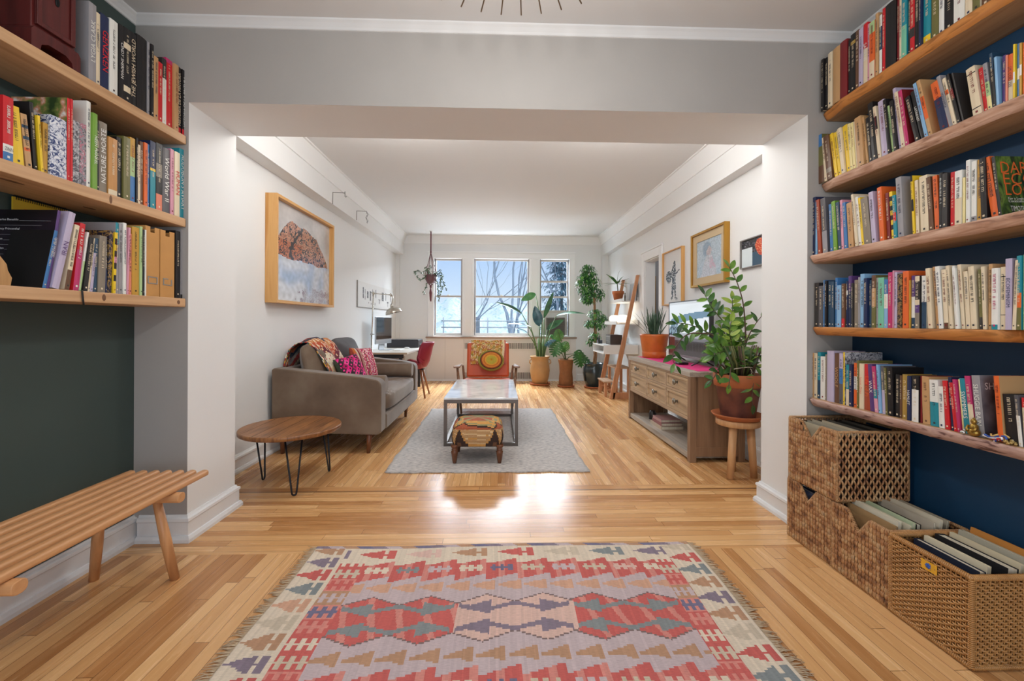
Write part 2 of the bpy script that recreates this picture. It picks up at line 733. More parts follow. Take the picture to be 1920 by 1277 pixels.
b = MB()
b.prism([(-1.922 + p[0], HC + p[1]) for p in cove(.075, .15)], 'y', D2, D3, TRIM)
struct(b.build('trim_1', fixn=True))
b = MB()
b.prism([(2.105 - p[0], HC + p[1]) for p in cove(.075, .15)], 'y', D2, D3, TRIM)
struct(b.build('trim_2', fixn=True))
b = MB()
b.prism([(D3 - p[0], HC + p[1]) for p in cove(.075, .15)], 'x', -1.95, 2.12, TRIM)
struct(b.build('trim_3', fixn=True))
# crown of the near room
sm_ = [(0, -.05), (.006, -.048), (.010, -.036), (.022, -.018), (.032, -.008), (.034, 0), (0, 0)]
b = MB()
b.prism([(D1 - p[0], HN + p[1]) for p in sm_], 'x', XG, XB, CEIL)
struct(b.build('trim_4', fixn=True))
b = MB()
b.prism([(XG + p[0], HN + p[1]) for p in sm_], 'y', YB, D1, CEIL)
struct(b.build('trim_5', fixn=True))
b = MB()
b.prism([(XB - p[0], HN + p[1]) for p in sm_], 'y', YB, D1, CEIL)
struct(b.build('trim_6', fixn=True))


# baseboards: shoe, board and cap run along a wall
def baseboard(name, path, m, nrm):
    """path: floor points in order; nrm: side (+1 left of travel, -1 right) the board projects to"""
    prof = [(0.034, 0), (0.034, .018), (0.026, .034), (0.018, .036), (0.018, .105), (0.024, .112), (0.022, .126), (0.010, .132), (0.006, .142), (0, .142), (0, 0)]
    b = MB()
    pts = [Vector((p[0], p[1], 0)) for p in path]
    k = len(pts)
    rings = []
    for i in range(k):
        def nv(a, c):
            d = (c - a).normalized()
            return Vector((-d.y, d.x, 0)) * nrm
        if i == 0:
            o = nv(pts[0], pts[1])
        elif i == k - 1:
            o = nv(pts[-2], pts[-1])
        else:
            n1, n2 = nv(pts[i - 1], pts[i]), nv(pts[i], pts[i + 1])
            o = (n1 + n2) / (1 + n1.dot(n2))
        rings.append([b.v(pts[i] + o * q[0] + Vector((0, 0, q[1]))) for q in prof])
    n = len(prof)
    for i in range(k - 1):
        for j in range(n):
            b.f([rings[i][j], rings[i][(j + 1) % n], rings[i + 1][(j + 1) % n], rings[i + 1][j]], m)
    b.f(rings[0], m)
    b.f(rings[-1], m)
    return struct(b.build(name, fixn=True))


TRIMW = P('e6e8ea', 0.4, bump=0.25, bscale=25)
baseboard('baseboard_left', [(XG, YB), (XG, D1)], TRIMW, -1)
baseboard('baseboard_front_left', [(XG + .034, D1), (XL, D1), (XL, D2), (WL, D2)], TRIMW, -1)
baseboard('baseboard_right', [(XB, YB), (XB, D1)], TRIMW, 1)
baseboard('baseboard_front_right', [(XB - .034, D1), (XR, D1), (XR, D2), (WR, D2)], TRIMW, 1)
baseboard('baseboard_living_left', [(WL, D2 + .04), (WL, D3 - .06)], TRIM, -1)
baseboard('baseboard_living_right', [(WR, D2 + .04), (WR, DY0 - .1)], TRIM, 1)
baseboard('baseboard_living_corner', [(WR, DY1 + .1), (WR, D3 - .14), (2.10, D3 - .14), (2.10, D3), (1.62, D3)], TRIM, 1)
baseboard('baseboard_far_left', [(-1.48, D3), (-2.0, D3)], TRIM, 1)

# door casing
b = MB()
for y0, y1, z0, z1 in ((DY0 - .10, DY0, 0, DH + .12), (DY1, DY1 + .10, 0, DH + .12), (DY0, DY1, DH, DH + .12)):
    b.box(WR - .022, WR, y0, y1, z0, z1, TRIM)
b.box(WR - .034, WR, DY0 - .11, DY1 + .11, DH + .12, DH + .145, TRIM)
b.box(WR, WR + .15, DY1 - .012, DY1, 0, DH, TRIM)
b.box(WR, WR + .15, DY0, DY0 + .012, 0, DH, TRIM)
b.box(WR, WR + .15, DY0 + .012, DY1 - .012, DH - .012, DH, TRIM)
struct(b.build('door_1', bevel=.004))

# window casing, sashes and glass
b = MB()
CY0 = D3 - .022
b.box(-1.435, WIN[0][0], CY0, D3, .90, WZ1, TRIM)
b.box(WIN[2][1], 1.562, CY0, D3, .90, WZ1, TRIM)
b.box(-1.435, 1.562, CY0, D3, WZ1, 2.60, TRIM)
b.box(-1.445, 1.572, CY0 - .012, D3, 2.60, 2.63, TRIM)
b.box(-.69, -.545, CY0, D3, .90, WZ1, TRIM)
b.box(.67, .805, CY0, D3, .90, WZ1, TRIM)
struct(b.build('trim_7', bevel=.004))
b = MB()
SILLW = wood('sill', '8a6f60', 'a58a78', 'X', 0.35)
b.box(-1.47, 1.60, D3 - .075, D3, .868, .898, SILLW)
b.box(-1.47, 1.60, D3, D3 + .02, .868, .898, SILLW)
struct(b.build('trim_8', bevel=.006))

GLASS = bpy.data.materials.new('mat_window_glass')
GLASS.use_nodes = True
gn = GLASS.node_tree
gn.nodes.clear()
go = gn.nodes.new('ShaderNodeOutputMaterial')
gm = gn.nodes.new('ShaderNodeMixShader')
gt = gn.nodes.new('ShaderNodeBsdfTransparent')
gg = gn.nodes.new('ShaderNodeBsdfGlossy')
gg.inputs['Roughness'].default_value = 0.4
gm.inputs[0].default_value = 0.012
gt.inputs[0].default_value = (0.93, 0.97, 1.0, 1)
gn.links.new(gt.outputs[0], gm.inputs[1])
gn.links.new(gg.outputs[0], gm.inputs[2])
gn.links.new(gm.outputs[0], go.inputs[0])
SASH = P('b9b2ac', 0.4)
SASHD = P('6e6a6c', 0.35)
for k, (x0, x1) in enumerate(WIN):
    w = bpy.data.objects.new('window_%d' % (k + 1), None)
    w.location = ((x0 + x1) / 2, D3 + .08, WZ0)
    COL.objects.link(w)
    LOC[w.name] = Vector(w.location)
    struct(w)
    zm = 1.72
    zl = WZ0 if k < 2 else 1.40
    b = MB()
    f = .032
    for (za, zb, yo) in ((zm - .018, WZ1, .085), (zl, zm + .018, .05)):
        y0, y1 = D3 + yo, D3 + yo + .032
        b.box(x0, x0 + f, y0, y1, za, zb, SASH)
        b.box(x1 - f, x1, y0, y1, za, zb, SASH)
        b.box(x0 + f, x1 - f, y0, y1, za, za + (.045 if za < 1.6 else .034), SASH)
        b.box(x0 + f, x1 - f, y0, y1, zb - .036, zb, SASH)
    b.box(x0, x1, D3 + .125, D3 + .14, WZ1 - .02, WZ1, SASHD)
    b.box(x0, x0 + .014, D3 + .03, D3 + .14, WZ0, WZ1, SASHD)
    b.box(x1 - .014, x1, D3 + .03, D3 + .14, WZ0, WZ1, SASHD)
    if k == 2:
        b.box(x0 + f, x1 - f, D3 + .085, D3 + .117, 2.02, 2.06, SASH)
    b.build('window_frame', w)
    b = MB()
    b.box(x0 + f, x1 - f, D3 + .099, D3 + .103, zm + .018, WZ1 - .036, GLASS)
    b.box(x0 + f, x1 - f, D3 + .064, D3 + .068, zl + .045, zm - .018, GLASS)
    b.build('window_pane', w)
    if k < 2:
        b = MB()
        b.box((x0 + x1) / 2 - .022, (x0 + x1) / 2 + .022, D3 + .03, D3 + .052, zm + .018, zm + .034, TRIM)
        b.build('sash_lock', w)

# radiator cover below the windows: panelled boxes and two metal grilles
b = MB()
FY = D3 - .035
b.box(-1.452, 1.585, FY, D3, 0.0, .868, P('dfd9d4', 0.5))
for xx in (-1.08, -.70, .93):
    b.box(xx - .003, xx + .003, FY - .002, FY, 0.03, .85, P('b9b2ac', 0.6))
b.box(-1.452, 1.585, FY - .012, FY, 0.0, .03, TRIM)
struct(b.build('trim_9'))
for zz0, zz1 in ((.645, .785), (.035, .185)):
    b = MB()
    gx0, gx1 = -.68, .93
    b.box(gx0, gx1, FY - .004, FY - .002, zz0, zz1, P('2f2f34', 0.7))
    n_ = 70
    for i in range(n_):
        xx = gx0 + (gx1 - gx0) * (i + .5) / n_
        b.box(xx - .0048, xx + .0048, FY - .012, FY - .004, zz0, zz1, P('e2ddd8', 0.4))
    b.box(gx0, gx1, FY - .014, FY - .002, zz1 - .01, zz1, P('e2ddd8', 0.4))
    b.box(gx0, gx1, FY - .014, FY - .002, zz0, zz0 + .01, P('e2ddd8', 0.4))
    tag(b.build('radiator_grille'), 'white slotted metal grille %s on the radiator cover' % ('under the window sill' if zz0 > .4 else 'just above the floor'), 'grille', 'radiator grilles')

# ------------------------------------------------------------------ left shelves (smooth planks) and right shelves (live edge)
PINE = wood('pine', 'b98f66', 'cfa67c', 'Y', 0.5, 0.5, 0.06)
for nm, z, lab in (('top', 2.205, 'pale pine plank shelf nearest the ceiling on the green wall'),
                   ('middle', 1.755, 'pale pine plank shelf between the two others on the green wall'),
                   ('lower', 1.32, 'pale pine plank shelf lowest on the green wall, above the bench')):
    b = MB()
    b.box(XG, -1.705, .85, D1 - .004, z - .046, z, PINE)
    sh_ = tag(b.build('wall_shelf', bevel=.003), lab, 'shelf', 'plank shelves on the green wall')
    KNOT = ramp_mat('knot', [(0.3, '5d3d26'), (0.7, '8a6142')], nscale=30, rough=0.6, bump=0)
    for kx, ky, kz, r_ in {'top': [(-1.80, 1.93, z - .046, (.022, .03, .0006)), (-1.88, 1.55, z - .046, (.015, .025, .0006))],
                           'middle': [(-1.79, 1.62, z - .046, (.012, .05, .0006)), (-1.7052, 1.93, z - .024, (.0006, .008, .02)), (-1.86, 2.0, z - .046, (.012, .03, .0006))],
                           'lower': [(-1.7052, 1.90, z - .022, (.0006, .010, .016)), (-1.7052, 2.33, z - .022, (.0006, .012, .012))]}[nm]:
        b = MB()
        b.ell((kx, ky, kz), r_, KNOT, 14, 6)
        b.build('knot', sh_)

LIVE = ramp_mat('live_edge_bark', [(0.30, '7d5848'), (0.42, 'b98f76'), (0.6, 'd6b29c'), (0.8, 'b0876f')], scale=(30, 5, 40), nscale=1.0, detail=8, rough=0.7, bump=0.5, dist=1.0)
PLANK = wood('rough_plank', 'a1764f', 'c39a70', 'Y', 0.55, 0.45, 0.1)
LIVE_OR = ramp_mat('live_edge_orange', [(0.30, '8a5524'), (0.5, 'c98542'), (0.75, 'b97a45')], scale=(30, 6, 40), nscale=1.0, detail=8, rough=0.6, bump=0.5, dist=1.0)
LIVE_SP = ramp_mat('live_edge_speckled', [(0.36, '6a4a45'), (0.44, 'b8958a'), (0.6, 'c9a99c'), (0.85, 'b38d80')], scale=(25, 14, 60), nscale=1.0, detail=7, rough=0.75, bump=0.5, dist=0.5)


def live_shelf(z, x0, amp, seed, edge, lab, yend, bite=None):
    rnd = random.Random(seed)
    n = 90
    b = MB()
    rows = []
    for i in range(n + 1):
        t = i / n
        y = .85 + (D1 - .004 - .85) * t
        w = amp * (math.sin(t * 7 + seed) * .5 + .5 * noise.noise(Vector((t * 9, seed, 0))) + .35 * noise.noise(Vector((t * 30, seed, 3))))
        xf = x0 + w
        if t > yend:
            xf += (t - yend) / (1 - yend) * .03
        if bite and abs(y - bite[0]) < bite[1]:
            xf += bite[2] * math.sqrt(1 - ((y - bite[0]) / bite[1]) ** 2)
        xb = xf + .012 + .02 * (0.5 + noise.noise(Vector((t * 12, seed, 8))))
        rows.append([b.v(p) for p in ((XB, y, z), (xf + .004, y, z), (xf, y, z - .008), ((xf + xb) / 2 - .002, y, z - .026), (xb, y, z - .045), (XB, y, z - .045))])
    for i in range(n):
        for j in range(6):
            m = edge if j in (1, 2, 3) else PLANK
            b.f([rows[i][j], rows[i + 1][j], rows[i + 1][(j + 1) % 6], rows[i][(j + 1) % 6]], m, j in (1, 2, 3))
    b.f(rows[0], PLANK)
    b.f(rows[-1], PLANK)
    return tag(b.build('wall_shelf', fixn=True), lab, 'shelf', 'live edge shelves on the blue wall')


live_shelf(2.40, 1.815, .012, 1, LIVE_OR, 'live-edge wooden shelf nearest the ceiling on the blue wall', .9)
live_shelf(1.995, 1.810, .012, 2, LIVE, 'live-edge wooden shelf second from the ceiling on the blue wall', .9)
live_shelf(1.585, 1.768, .012, 3, LIVE, 'live-edge wooden shelf in the middle of the five on the blue wall', .99)
live_shelf(1.18, 1.772, .014, 4, LIVE_OR, 'live-edge wooden shelf with a round notch, under the row of pale paperbacks', .95, (1.43, .05, .05))
live_shelf(.778, 1.768, .010, 5, LIVE_SP, 'live-edge speckled shelf lowest on the blue wall, above the baskets', .99)

# ------------------------------------------------------------------ books
PAL = dict(bk='191719', ch='353231', nv='1d2a50', db='24445f', bl='3d76b0', lb='86b4da', te='208b9c', aq='78c2a4', gn='74a238', lg='aecb90',
           ol='6f6c3c', ye='eec92c', py='ecdc9c', oc='c6983a', od='d96a2a', rd='cc2029', dr='7c2024', mg='c0356c', pk='d998ac', li='bdb2cc',
           pu='583a78', wh='e8e8e2', cr='e2d2b4', tn='c49a6a', br='684833', tp='887e70', gy='98969a', dg='5c5a5e', cd='c28a49', ru='a3472c',
           go='a98a40', co='e2866a')
PAL['or'] = 'e2682a'
CNAME = dict(bk='black', ch='charcoal', nv='navy', db='dark blue', bl='blue', lb='light blue', te='teal', aq='aqua', gn='green', lg='pale green',
             ol='olive', ye='yellow', py='pale yellow', oc='ochre', rd='red', dr='dark red', mg='magenta', pk='pink', li='lilac', pu='purple',
             wh='white', cr='cream', tn='tan', br='brown', tp='taupe', gy='grey', dg='dark grey', cd='cardboard brown', ru='rust', go='gold', co='coral')
CNAME['or'] = 'orange'
SPECIAL = {
    'toile': lambda: ramp_mat('blue_toile', [(0.42, '2a3d72'), (0.50, 'c9d0e0'), (0.62, 'e8e9ee')], nscale=70, detail=5, rough=.5, bump=0, dist=1.5),
    'floral': lambda: ramp_mat('silver_floral', [(0.40, '4c4c55'), (0.52, '9ea0a8'), (0.62, 'c6c4c8')], nscale=80, detail=5, rough=.5, bump=0, dist=1.0),
    'floral2': lambda: ramp_mat('red_floral', [(0.38, '54525a'), (0.5, '9a98a0'), (0.58, 'b2506a'), (0.66, 'bcbac0')], nscale=60, detail=5, rough=.5, bump=0, dist=1.0),
    'swirl': lambda: ramp_mat('gold_swirl', [(0.45, '1c1d33'), (0.52, 'b58f45'), (0.58, '22233a')], nscale=26, detail=2, rough=.5, bump=0, dist=2.5),
    'swirl2': lambda: ramp_mat('gold_marbled', [(0.42, '1b1715'), (0.52, 'a8804a'), (0.6, '2a211c')], nscale=40, detail=3, rough=.5, bump=0, dist=2.0),
    'jungle': lambda: ramp_mat('jungle_cover', [(0.38, '1d2a12'), (0.5, '4c6424'), (0.6, '6d8436'), (0.7, '3a2f1a')], scale=(30, 30, 9), nscale=1.0, detail=6, rough=.5, bump=0, dist=1.5),
    'photo': lambda: ramp_mat('grey_photo_cover', [(0.3, '1b1b20'), (0.5, '66636a'), (0.75, '97959c')], nscale=9, detail=3, rough=.5, bump=0),
    'plantpic': lambda: ramp_mat('painted_plant_cover', [(0.4, '29401c'), (0.5, '6b7c3a'), (0.56, 'c98a6a'), (0.62, 'e6e2dc')], nscale=14, detail=4, rough=.5, bump=0),
    'darkcover': lambda: ramp_mat('dark_cover', [(0.35, '120f12'), (0.6, '221a26'), (0.75, '47283f')], nscale=5, detail=3, rough=.4, bump=0),
    'face': lambda: ramp_mat('dark_orange_cover', [(0.4, '2b201b'), (0.58, '4a2e20'), (0.68, 'c8622a')], nscale=11, detail=2, rough=.45, bump=0),
}


def bmat(c):
    if c in SPECIAL:
        return SPECIAL[c]()
    return P(PAL[c], 0.42)


PAGES = ramp_mat('book_pages', [(0.4, 'cfc4ac'), (0.6, 'e8e0cc')], scale=(300, 300, 4), nscale=1.0, detail=2, rough=.8, bump=0)
ONES = 'zeroth first second third fourth fifth sixth seventh eighth ninth tenth eleventh twelfth thirteenth fourteenth fifteenth sixteenth seventeenth eighteenth nineteenth'.split()
TENS = {2: 'twent', 3: 'thirt', 4: 'fort'}


def ordinal(n):
    if n < 20:
        return ONES[n]
    t, o = divmod(n, 10)
    return TENS[t] + ('ieth' if o == 0 else 'y-' + ONES[o])


SHELFNAME = dict(L1='top shelf on the green wall', L2='middle shelf on the green wall', L3='lower shelf on the green wall',
                 R1='top shelf on the blue wall', R2='second shelf on the blue wall', R3='middle shelf on the blue wall',
                 R4='fourth shelf on the blue wall', R5='lowest shelf on the blue wall')
SHORT = dict(L1='top green-wall shelf', L2='middle green-wall shelf', L3='lower green-wall shelf', R1='top blue-wall shelf', R2='second blue-wall shelf',
             R3='third blue-wall shelf', R4='fourth blue-wall shelf', R5='lowest blue-wall shelf')
BOOKS = {
'L1': (-1.715, 2.205, '''
2.371 0.028 0.360 0 bk:.9,rd T=HISTORIA_DE_LA_PINTURA/wh/up
2.340 0.029 0.360 0 bk:.9,rd T=HISTORIA_DE_LA_PINTURA/cr/up
2.309 0.030 0.355 0 tn
2.264 0.044 0.359 0 mg:.06,rd
2.233 0.030 0.340 0 ch:.3,wh
2.204 0.028 0.302 0 rd
2.176 0.027 0.313 0 tn
2.158 0.017 0.360 0 bk
2.144 0.013 0.360 0 gy
2.084 0.058 0.360 0 bk L=thick_round-topped_black
2.047 0.035 0.349 0 bk T=THE_JEWISH_WORLD/cr/up
2.008 0.037 0.341 0 bk:.2,cr:.08,bk:.5,cr:.08,bk
1.982 0.025 0.337 0 bk T=CINDY_SHERMAN/wh
1.940 0.040 0.333 0 wh L=white_book_with_pages_outward
1.898 0.040 0.326 0 nv T=GENZKEN/rd L=navy_blue_book_with_big_red_letters
1.877 0.020 0.314 0 cr
1.842 0.034 0.334 0 gy T=LYGIA_CLARK/wh/up L=tall_grey
'''),
'L2': (-1.715, 1.755, '''
2.356 0.046 0.376 0 te T=AUDUBON'S_AVIARY/wh
2.319 0.036 0.345 0 cr T=HUMAN/rd
2.294 0.023 0.348 0 pk
2.244 0.049 0.336 0 dg T=World_War_II/wh
2.199 0.039 0.341 0 bk:.3,tp:.2,bk:.25,co
2.160 0.033 0.334 0 nv:.4,ye:.04,te
2.145 0.014 0.310 0 bl
2.123 0.020 0.309 0 or
2.102 0.019 0.306 0 br
2.086 0.015 0.283 0 cr
2.074 0.011 0.310 0 bk
2.045 0.028 0.301 0 oc:.3,lg:.3,bl
2.008 0.036 0.290 0 ol
1.980 0.026 0.275 0 bk
1.935 0.044 0.256 0 cd:.9,cr L=thick_cardboard-brown
1.896 0.038 0.307 0 tp T=NATURE_MORTE/wh/up
1.880 0.015 0.292 0 bk
1.857 0.022 0.323 0 gn T=NEEN_MANKEL/wh
1.838 0.018 0.363 0 wh
1.808 0.029 0.258 0 floral2 L=grey_and_red_floral
1.781 0.026 0.255 0 floral L=silver_floral
1.763 0.011 0.332 0 rd
1.750 0.012 0.329 0 rd L=tall_red
1.687 0.062 0.232 0 toile L=thick_blue_and_white_floral
1.667 0.018 0.193 0 oc
1.655 0.010 0.207 -4 ye
1.637 0.014 0.247 -4 bk
1.612 0.021 0.192 -6 tn:.2,db:.06,tn:.15,db:.06,tn:.15,or:.06,tn L=leaning_tan_photo-strip
1.570 0.037 0.205 -5 ye L=leaning_thick_yellow
1.534 0.032 0.226 0 rd:.74,wh:.12,bl M=wh L=thick_red_book_with_white_and_blue_foot
'''),
'L3': (-1.715, 1.32, '''
2.372 0.038 0.374 0 gy:.94,bk
2.335 0.034 0.362 0 bk
2.128 0.009 0.321 0 wh
2.116 0.011 0.319 0 bk
2.099 0.014 0.331 0 lg
2.059 0.039 0.321 0 oc M=bk
2.041 0.016 0.285 0 co
2.029 0.011 0.312 2 pk
2.011 0.017 0.328 0 wh
1.992 0.017 0.321 0 gy
1.975 0.016 0.321 0 te:.3,gy
1.956 0.013 0.274 2 ye:.1,bk:.1,ye:.1,bk:.1,pk:.1,bk:.1,ye:.1,bk:.1,ye L=striped_ring-bound_notebook
1.934 0.020 0.278 2 swirl L=dark_blue_and_gold_swirl
1.922 0.010 0.245 0 nv
1.887 0.034 0.246 2 tp L=thick_taupe
1.868 0.017 0.231 2 db
1.853 0.013 0.167 6 li
1.840 0.011 0.229 6 cr
1.820 0.019 0.229 7 bk
1.808 0.009 0.251 8 wh:.5,lg
1.784 0.023 0.281 6 rd:.4,mg M=wh L=leaning_red_and_magenta
1.747 0.020 0.270 9 cr:.7,br L=leaning_cream_and_brown
1.696 0.027 0.318 12 li T=IRAN/pu/up L=leaning_lilac
1.682 0.013 0.312 8 pu T=DORIS_SALCEDO/wh D=.25 L=leaning_purple-spined_book_with_names_on_black_cover
1.667 0.014 0.231 11 bl L=blue-spined_black_book_leaning
'''),
'R1': (1.82, 2.4, '''
2.343 0.020 0.291 0 bk
2.323 0.019 0.288 0 bk
2.290 0.031 0.300 0 cr
2.236 0.050 0.300 0 tn
2.187 0.046 0.300 0 dr L=round-backed_dark_red
2.169 0.015 0.285 0 bk
2.138 0.030 0.300 0 bk:.12,go:.06,bk
2.115 0.022 0.300 0 br
2.089 0.025 0.292 0 li
2.062 0.025 0.300 0 rd:.42,cr T=SAPIENS/wh L=red_and_cream
2.047 0.013 0.282 0 pk
2.016 0.030 0.278 0 lg:.2,or:.5,cr
1.998 0.016 0.300 0 tn
1.981 0.015 0.280 0 wh:.2,db:.4,wh
1.964 0.016 0.300 0 rd
1.909 0.054 0.300 0 bk L=thick_black
1.897 0.011 0.300 0 dr
1.884 0.012 0.288 0 cr
1.858 0.025 0.294 0 te:.5,aq
1.844 0.012 0.284 0 ch
1.822 0.021 0.274 0 rd:.6,ch:.15,rd
1.800 0.020 0.261 0 bk
1.788 0.011 0.250 0 nv
1.756 0.031 0.245 0 te:.85,ye
1.725 0.029 0.229 0 ol
1.702 0.021 0.215 0 wh
1.663 0.037 0.207 0 bk L=thick_black_book_with_white_dots
1.619 0.042 0.185 0 wh L=thick_white
1.589 0.025 0.161 0 cr
1.562 0.025 0.148 0 cr:.5,ol
1.535 0.026 0.140 0 br
'''),
'R2': (1.82, 1.995, '''
2.341 0.055 0.279 5 bl:.25,ol:.4,br L=painted-landscape
2.317 0.019 0.252 5 cr
2.276 0.038 0.252 7 br:.75,tp:.1,br
2.247 0.022 0.253 9 ye
2.226 0.019 0.248 9 ye
2.215 0.010 0.252 9 py
2.192 0.022 0.253 7 cr
2.158 0.031 0.255 7 ye
2.141 0.016 0.247 5 py
2.123 0.016 0.244 5 py
2.115 0.007 0.244 5 cr
2.075 0.038 0.255 5 tn
2.057 0.013 0.246 7 tn
2.033 0.021 0.230 6 bk
2.001 0.029 0.292 6 bk
1.982 0.016 0.263 7 cr:.2,bk:.25,cr
1.949 0.032 0.274 5 li
1.931 0.016 0.268 6 bk
1.917 0.013 0.231 7 lg
1.897 0.019 0.244 6 bk
1.881 0.015 0.299 7 li
1.862 0.018 0.273 8 cr
1.842 0.019 0.269 8 mg L=magenta_red
1.795 0.022 0.226 13 bk
1.776 0.018 0.238 12 bk T=LATINEAST/wh
1.760 0.015 0.268 12 lb
1.741 0.017 0.271 12 tn:.3,or:.4,tn
1.678 0.033 0.223 11 or:.35,nv L=orange_and_navy
1.660 0.016 0.241 13 gy T=SIDDHARTA/nv
1.644 0.014 0.216 12 cr:.25,or:.1,cr
1.630 0.012 0.226 12 bk:.3,dr:.2,bk
1.621 0.008 0.221 11 ch
1.554 0.031 0.198 8 cr:.12,bk:.02,cr:.7,bk:.02,cr L=black-banded_thick_cream
1.538 0.015 0.180 7 rd L=bright_red
1.522 0.015 0.186 6 gy:.4,lg:.3,py
1.509 0.011 0.211 4 db:.3,bk
1.498 0.009 0.187 3 lb
1.485 0.012 0.181 0 pu
1.477 0.007 0.174 0 co
1.461 0.015 0.171 0 or:.55,cr T=J.M._COETZEE/nv L=orange_and_cream
1.452 0.006 0.197 0 ye:.5,wh:.2,ye
1.442 0.009 0.194 0 bl:.45,wh:.2,bl
1.434 0.007 0.190 0 oc:.4,wh:.2,oc
1.426 0.007 0.187 0 or
1.418 0.007 0.184 0 rd
1.401 0.015 0.182 0 bk
'''),
'R3': (1.79, 1.585, '''
2.396 0.012 0.345 0 bk
2.365 0.029 0.333 0 nv
2.349 0.014 0.304 0 lb
2.316 0.024 0.311 4 ru
2.274 0.035 0.309 4 dg:.6,gy
2.243 0.021 0.264 3 bl
2.211 0.025 0.272 4 gn
2.181 0.023 0.260 5 db
2.165 0.015 0.263 3 pk
2.142 0.020 0.245 4 bl
2.107 0.032 0.235 4 tn
2.076 0.014 0.271 6 cr
2.057 0.018 0.252 6 wh
2.041 0.014 0.243 6 ye
1.999 0.039 0.232 6 tp
1.971 0.024 0.250 5 li
1.928 0.023 0.258 4 or M=wh L=tall_orange
1.904 0.017 0.221 3 dr
1.882 0.015 0.221 4 ye:.1,bk:.1,ye:.1,bk:.1,ye:.1,bk:.1,ye:.1,bk:.1,ye
1.865 0.016 0.198 3 te:.4,rd:.2,te
1.836 0.027 0.273 3 gy D=.19 L=large_plain_grey
1.789 0.010 0.261 3 bk:.1,ye:.3,bk:.2,ye
1.773 0.014 0.235 2 cr
1.731 0.034 0.243 2 cr L=thick_cream
1.709 0.018 0.230 4 br
1.687 0.019 0.227 3 or
1.671 0.014 0.229 0 bk M=wh
1.651 0.019 0.221 0 ch
1.628 0.016 0.217 0 rd
1.599 0.026 0.214 0 wh:.5,cr
1.588 0.009 0.181 0 py
1.572 0.014 0.243 0 wh
1.552 0.018 0.232 0 wh:.9,gy
1.533 0.018 0.232 0 oc L=mustard_folder D=.2
1.511 0.020 0.231 2 bk
1.478 0.024 0.231 8 or L=leaning_orange_book_with_repeated_dark_words
1.466 0.011 0.224 6 bk L=black_spine_of_jungle-green_cover
'''),
'R4': (1.79, 1.18, '''
2.341 0.032 0.249 0 ch
2.308 0.031 0.229 0 dg
2.293 0.012 0.258 0 bl
2.276 0.015 0.254 0 bk
2.250 0.025 0.249 0 db
2.231 0.017 0.247 0 db
2.212 0.015 0.263 0 bl
2.178 0.027 0.221 0 lb
2.155 0.020 0.227 0 br:.8,rd
2.142 0.012 0.238 0 nv:.2,wh:.1,nv
2.121 0.019 0.263 0 pu:.3,nv
2.106 0.013 0.225 0 ch
2.079 0.024 0.239 0 tp
2.066 0.011 0.251 0 gy
2.040 0.024 0.265 0 lb
2.019 0.020 0.241 0 nv
2.005 0.013 0.230 0 db
1.981 0.022 0.252 0 br:.25,tn:.35,ol
1.965 0.015 0.238 0 gy
1.932 0.031 0.236 0 aq L=aqua_green
1.911 0.019 0.225 0 bl:.3,wh:.3,lb
1.888 0.021 0.255 0 mg
1.881 0.006 0.261 0 pk
1.867 0.013 0.252 0 li
1.844 0.021 0.244 0 swirl2 L=black_and_gold_swirl
1.814 0.028 0.252 0 or D=.2 L=deep_bright_orange
1.807 0.006 0.210 0 oc
1.788 0.018 0.229 0 pu:.4,wh:.4,db
1.765 0.020 0.224 0 cr:.1,ch:.35,cr:.1,pu:.15,tp
1.739 0.021 0.223 0 wh:.5,db L=white_book_with_dark_blue_base
1.707 0.018 0.252 3 cr
1.682 0.016 0.256 4 tn
1.663 0.017 0.255 4 wh
1.644 0.017 0.239 3 cr:.9,br
1.628 0.013 0.253 4 cr
1.616 0.011 0.250 3 wh
1.604 0.011 0.240 4 wh
1.587 0.013 0.252 4 cr
1.569 0.016 0.223 3 cr
1.546 0.020 0.239 3 cr
1.528 0.011 0.224 2 ol:.8,ch
1.514 0.012 0.233 2 cr
1.499 0.013 0.240 0 tn
1.476 0.020 0.222 0 wh:.92,te M=mg L=thick_white
1.459 0.016 0.224 0 cr:.15,bk:.01,cr:.6,bk:.01,cr
1.437 0.020 0.251 0 li T=ECOFEMINISM/nv L=pale_pink
1.424 0.011 0.242 -2 cr M=ch
1.408 0.014 0.256 0 te:.5,or:.2,ol L=blue-green_landscape
1.391 0.015 0.259 0 lg
'''),
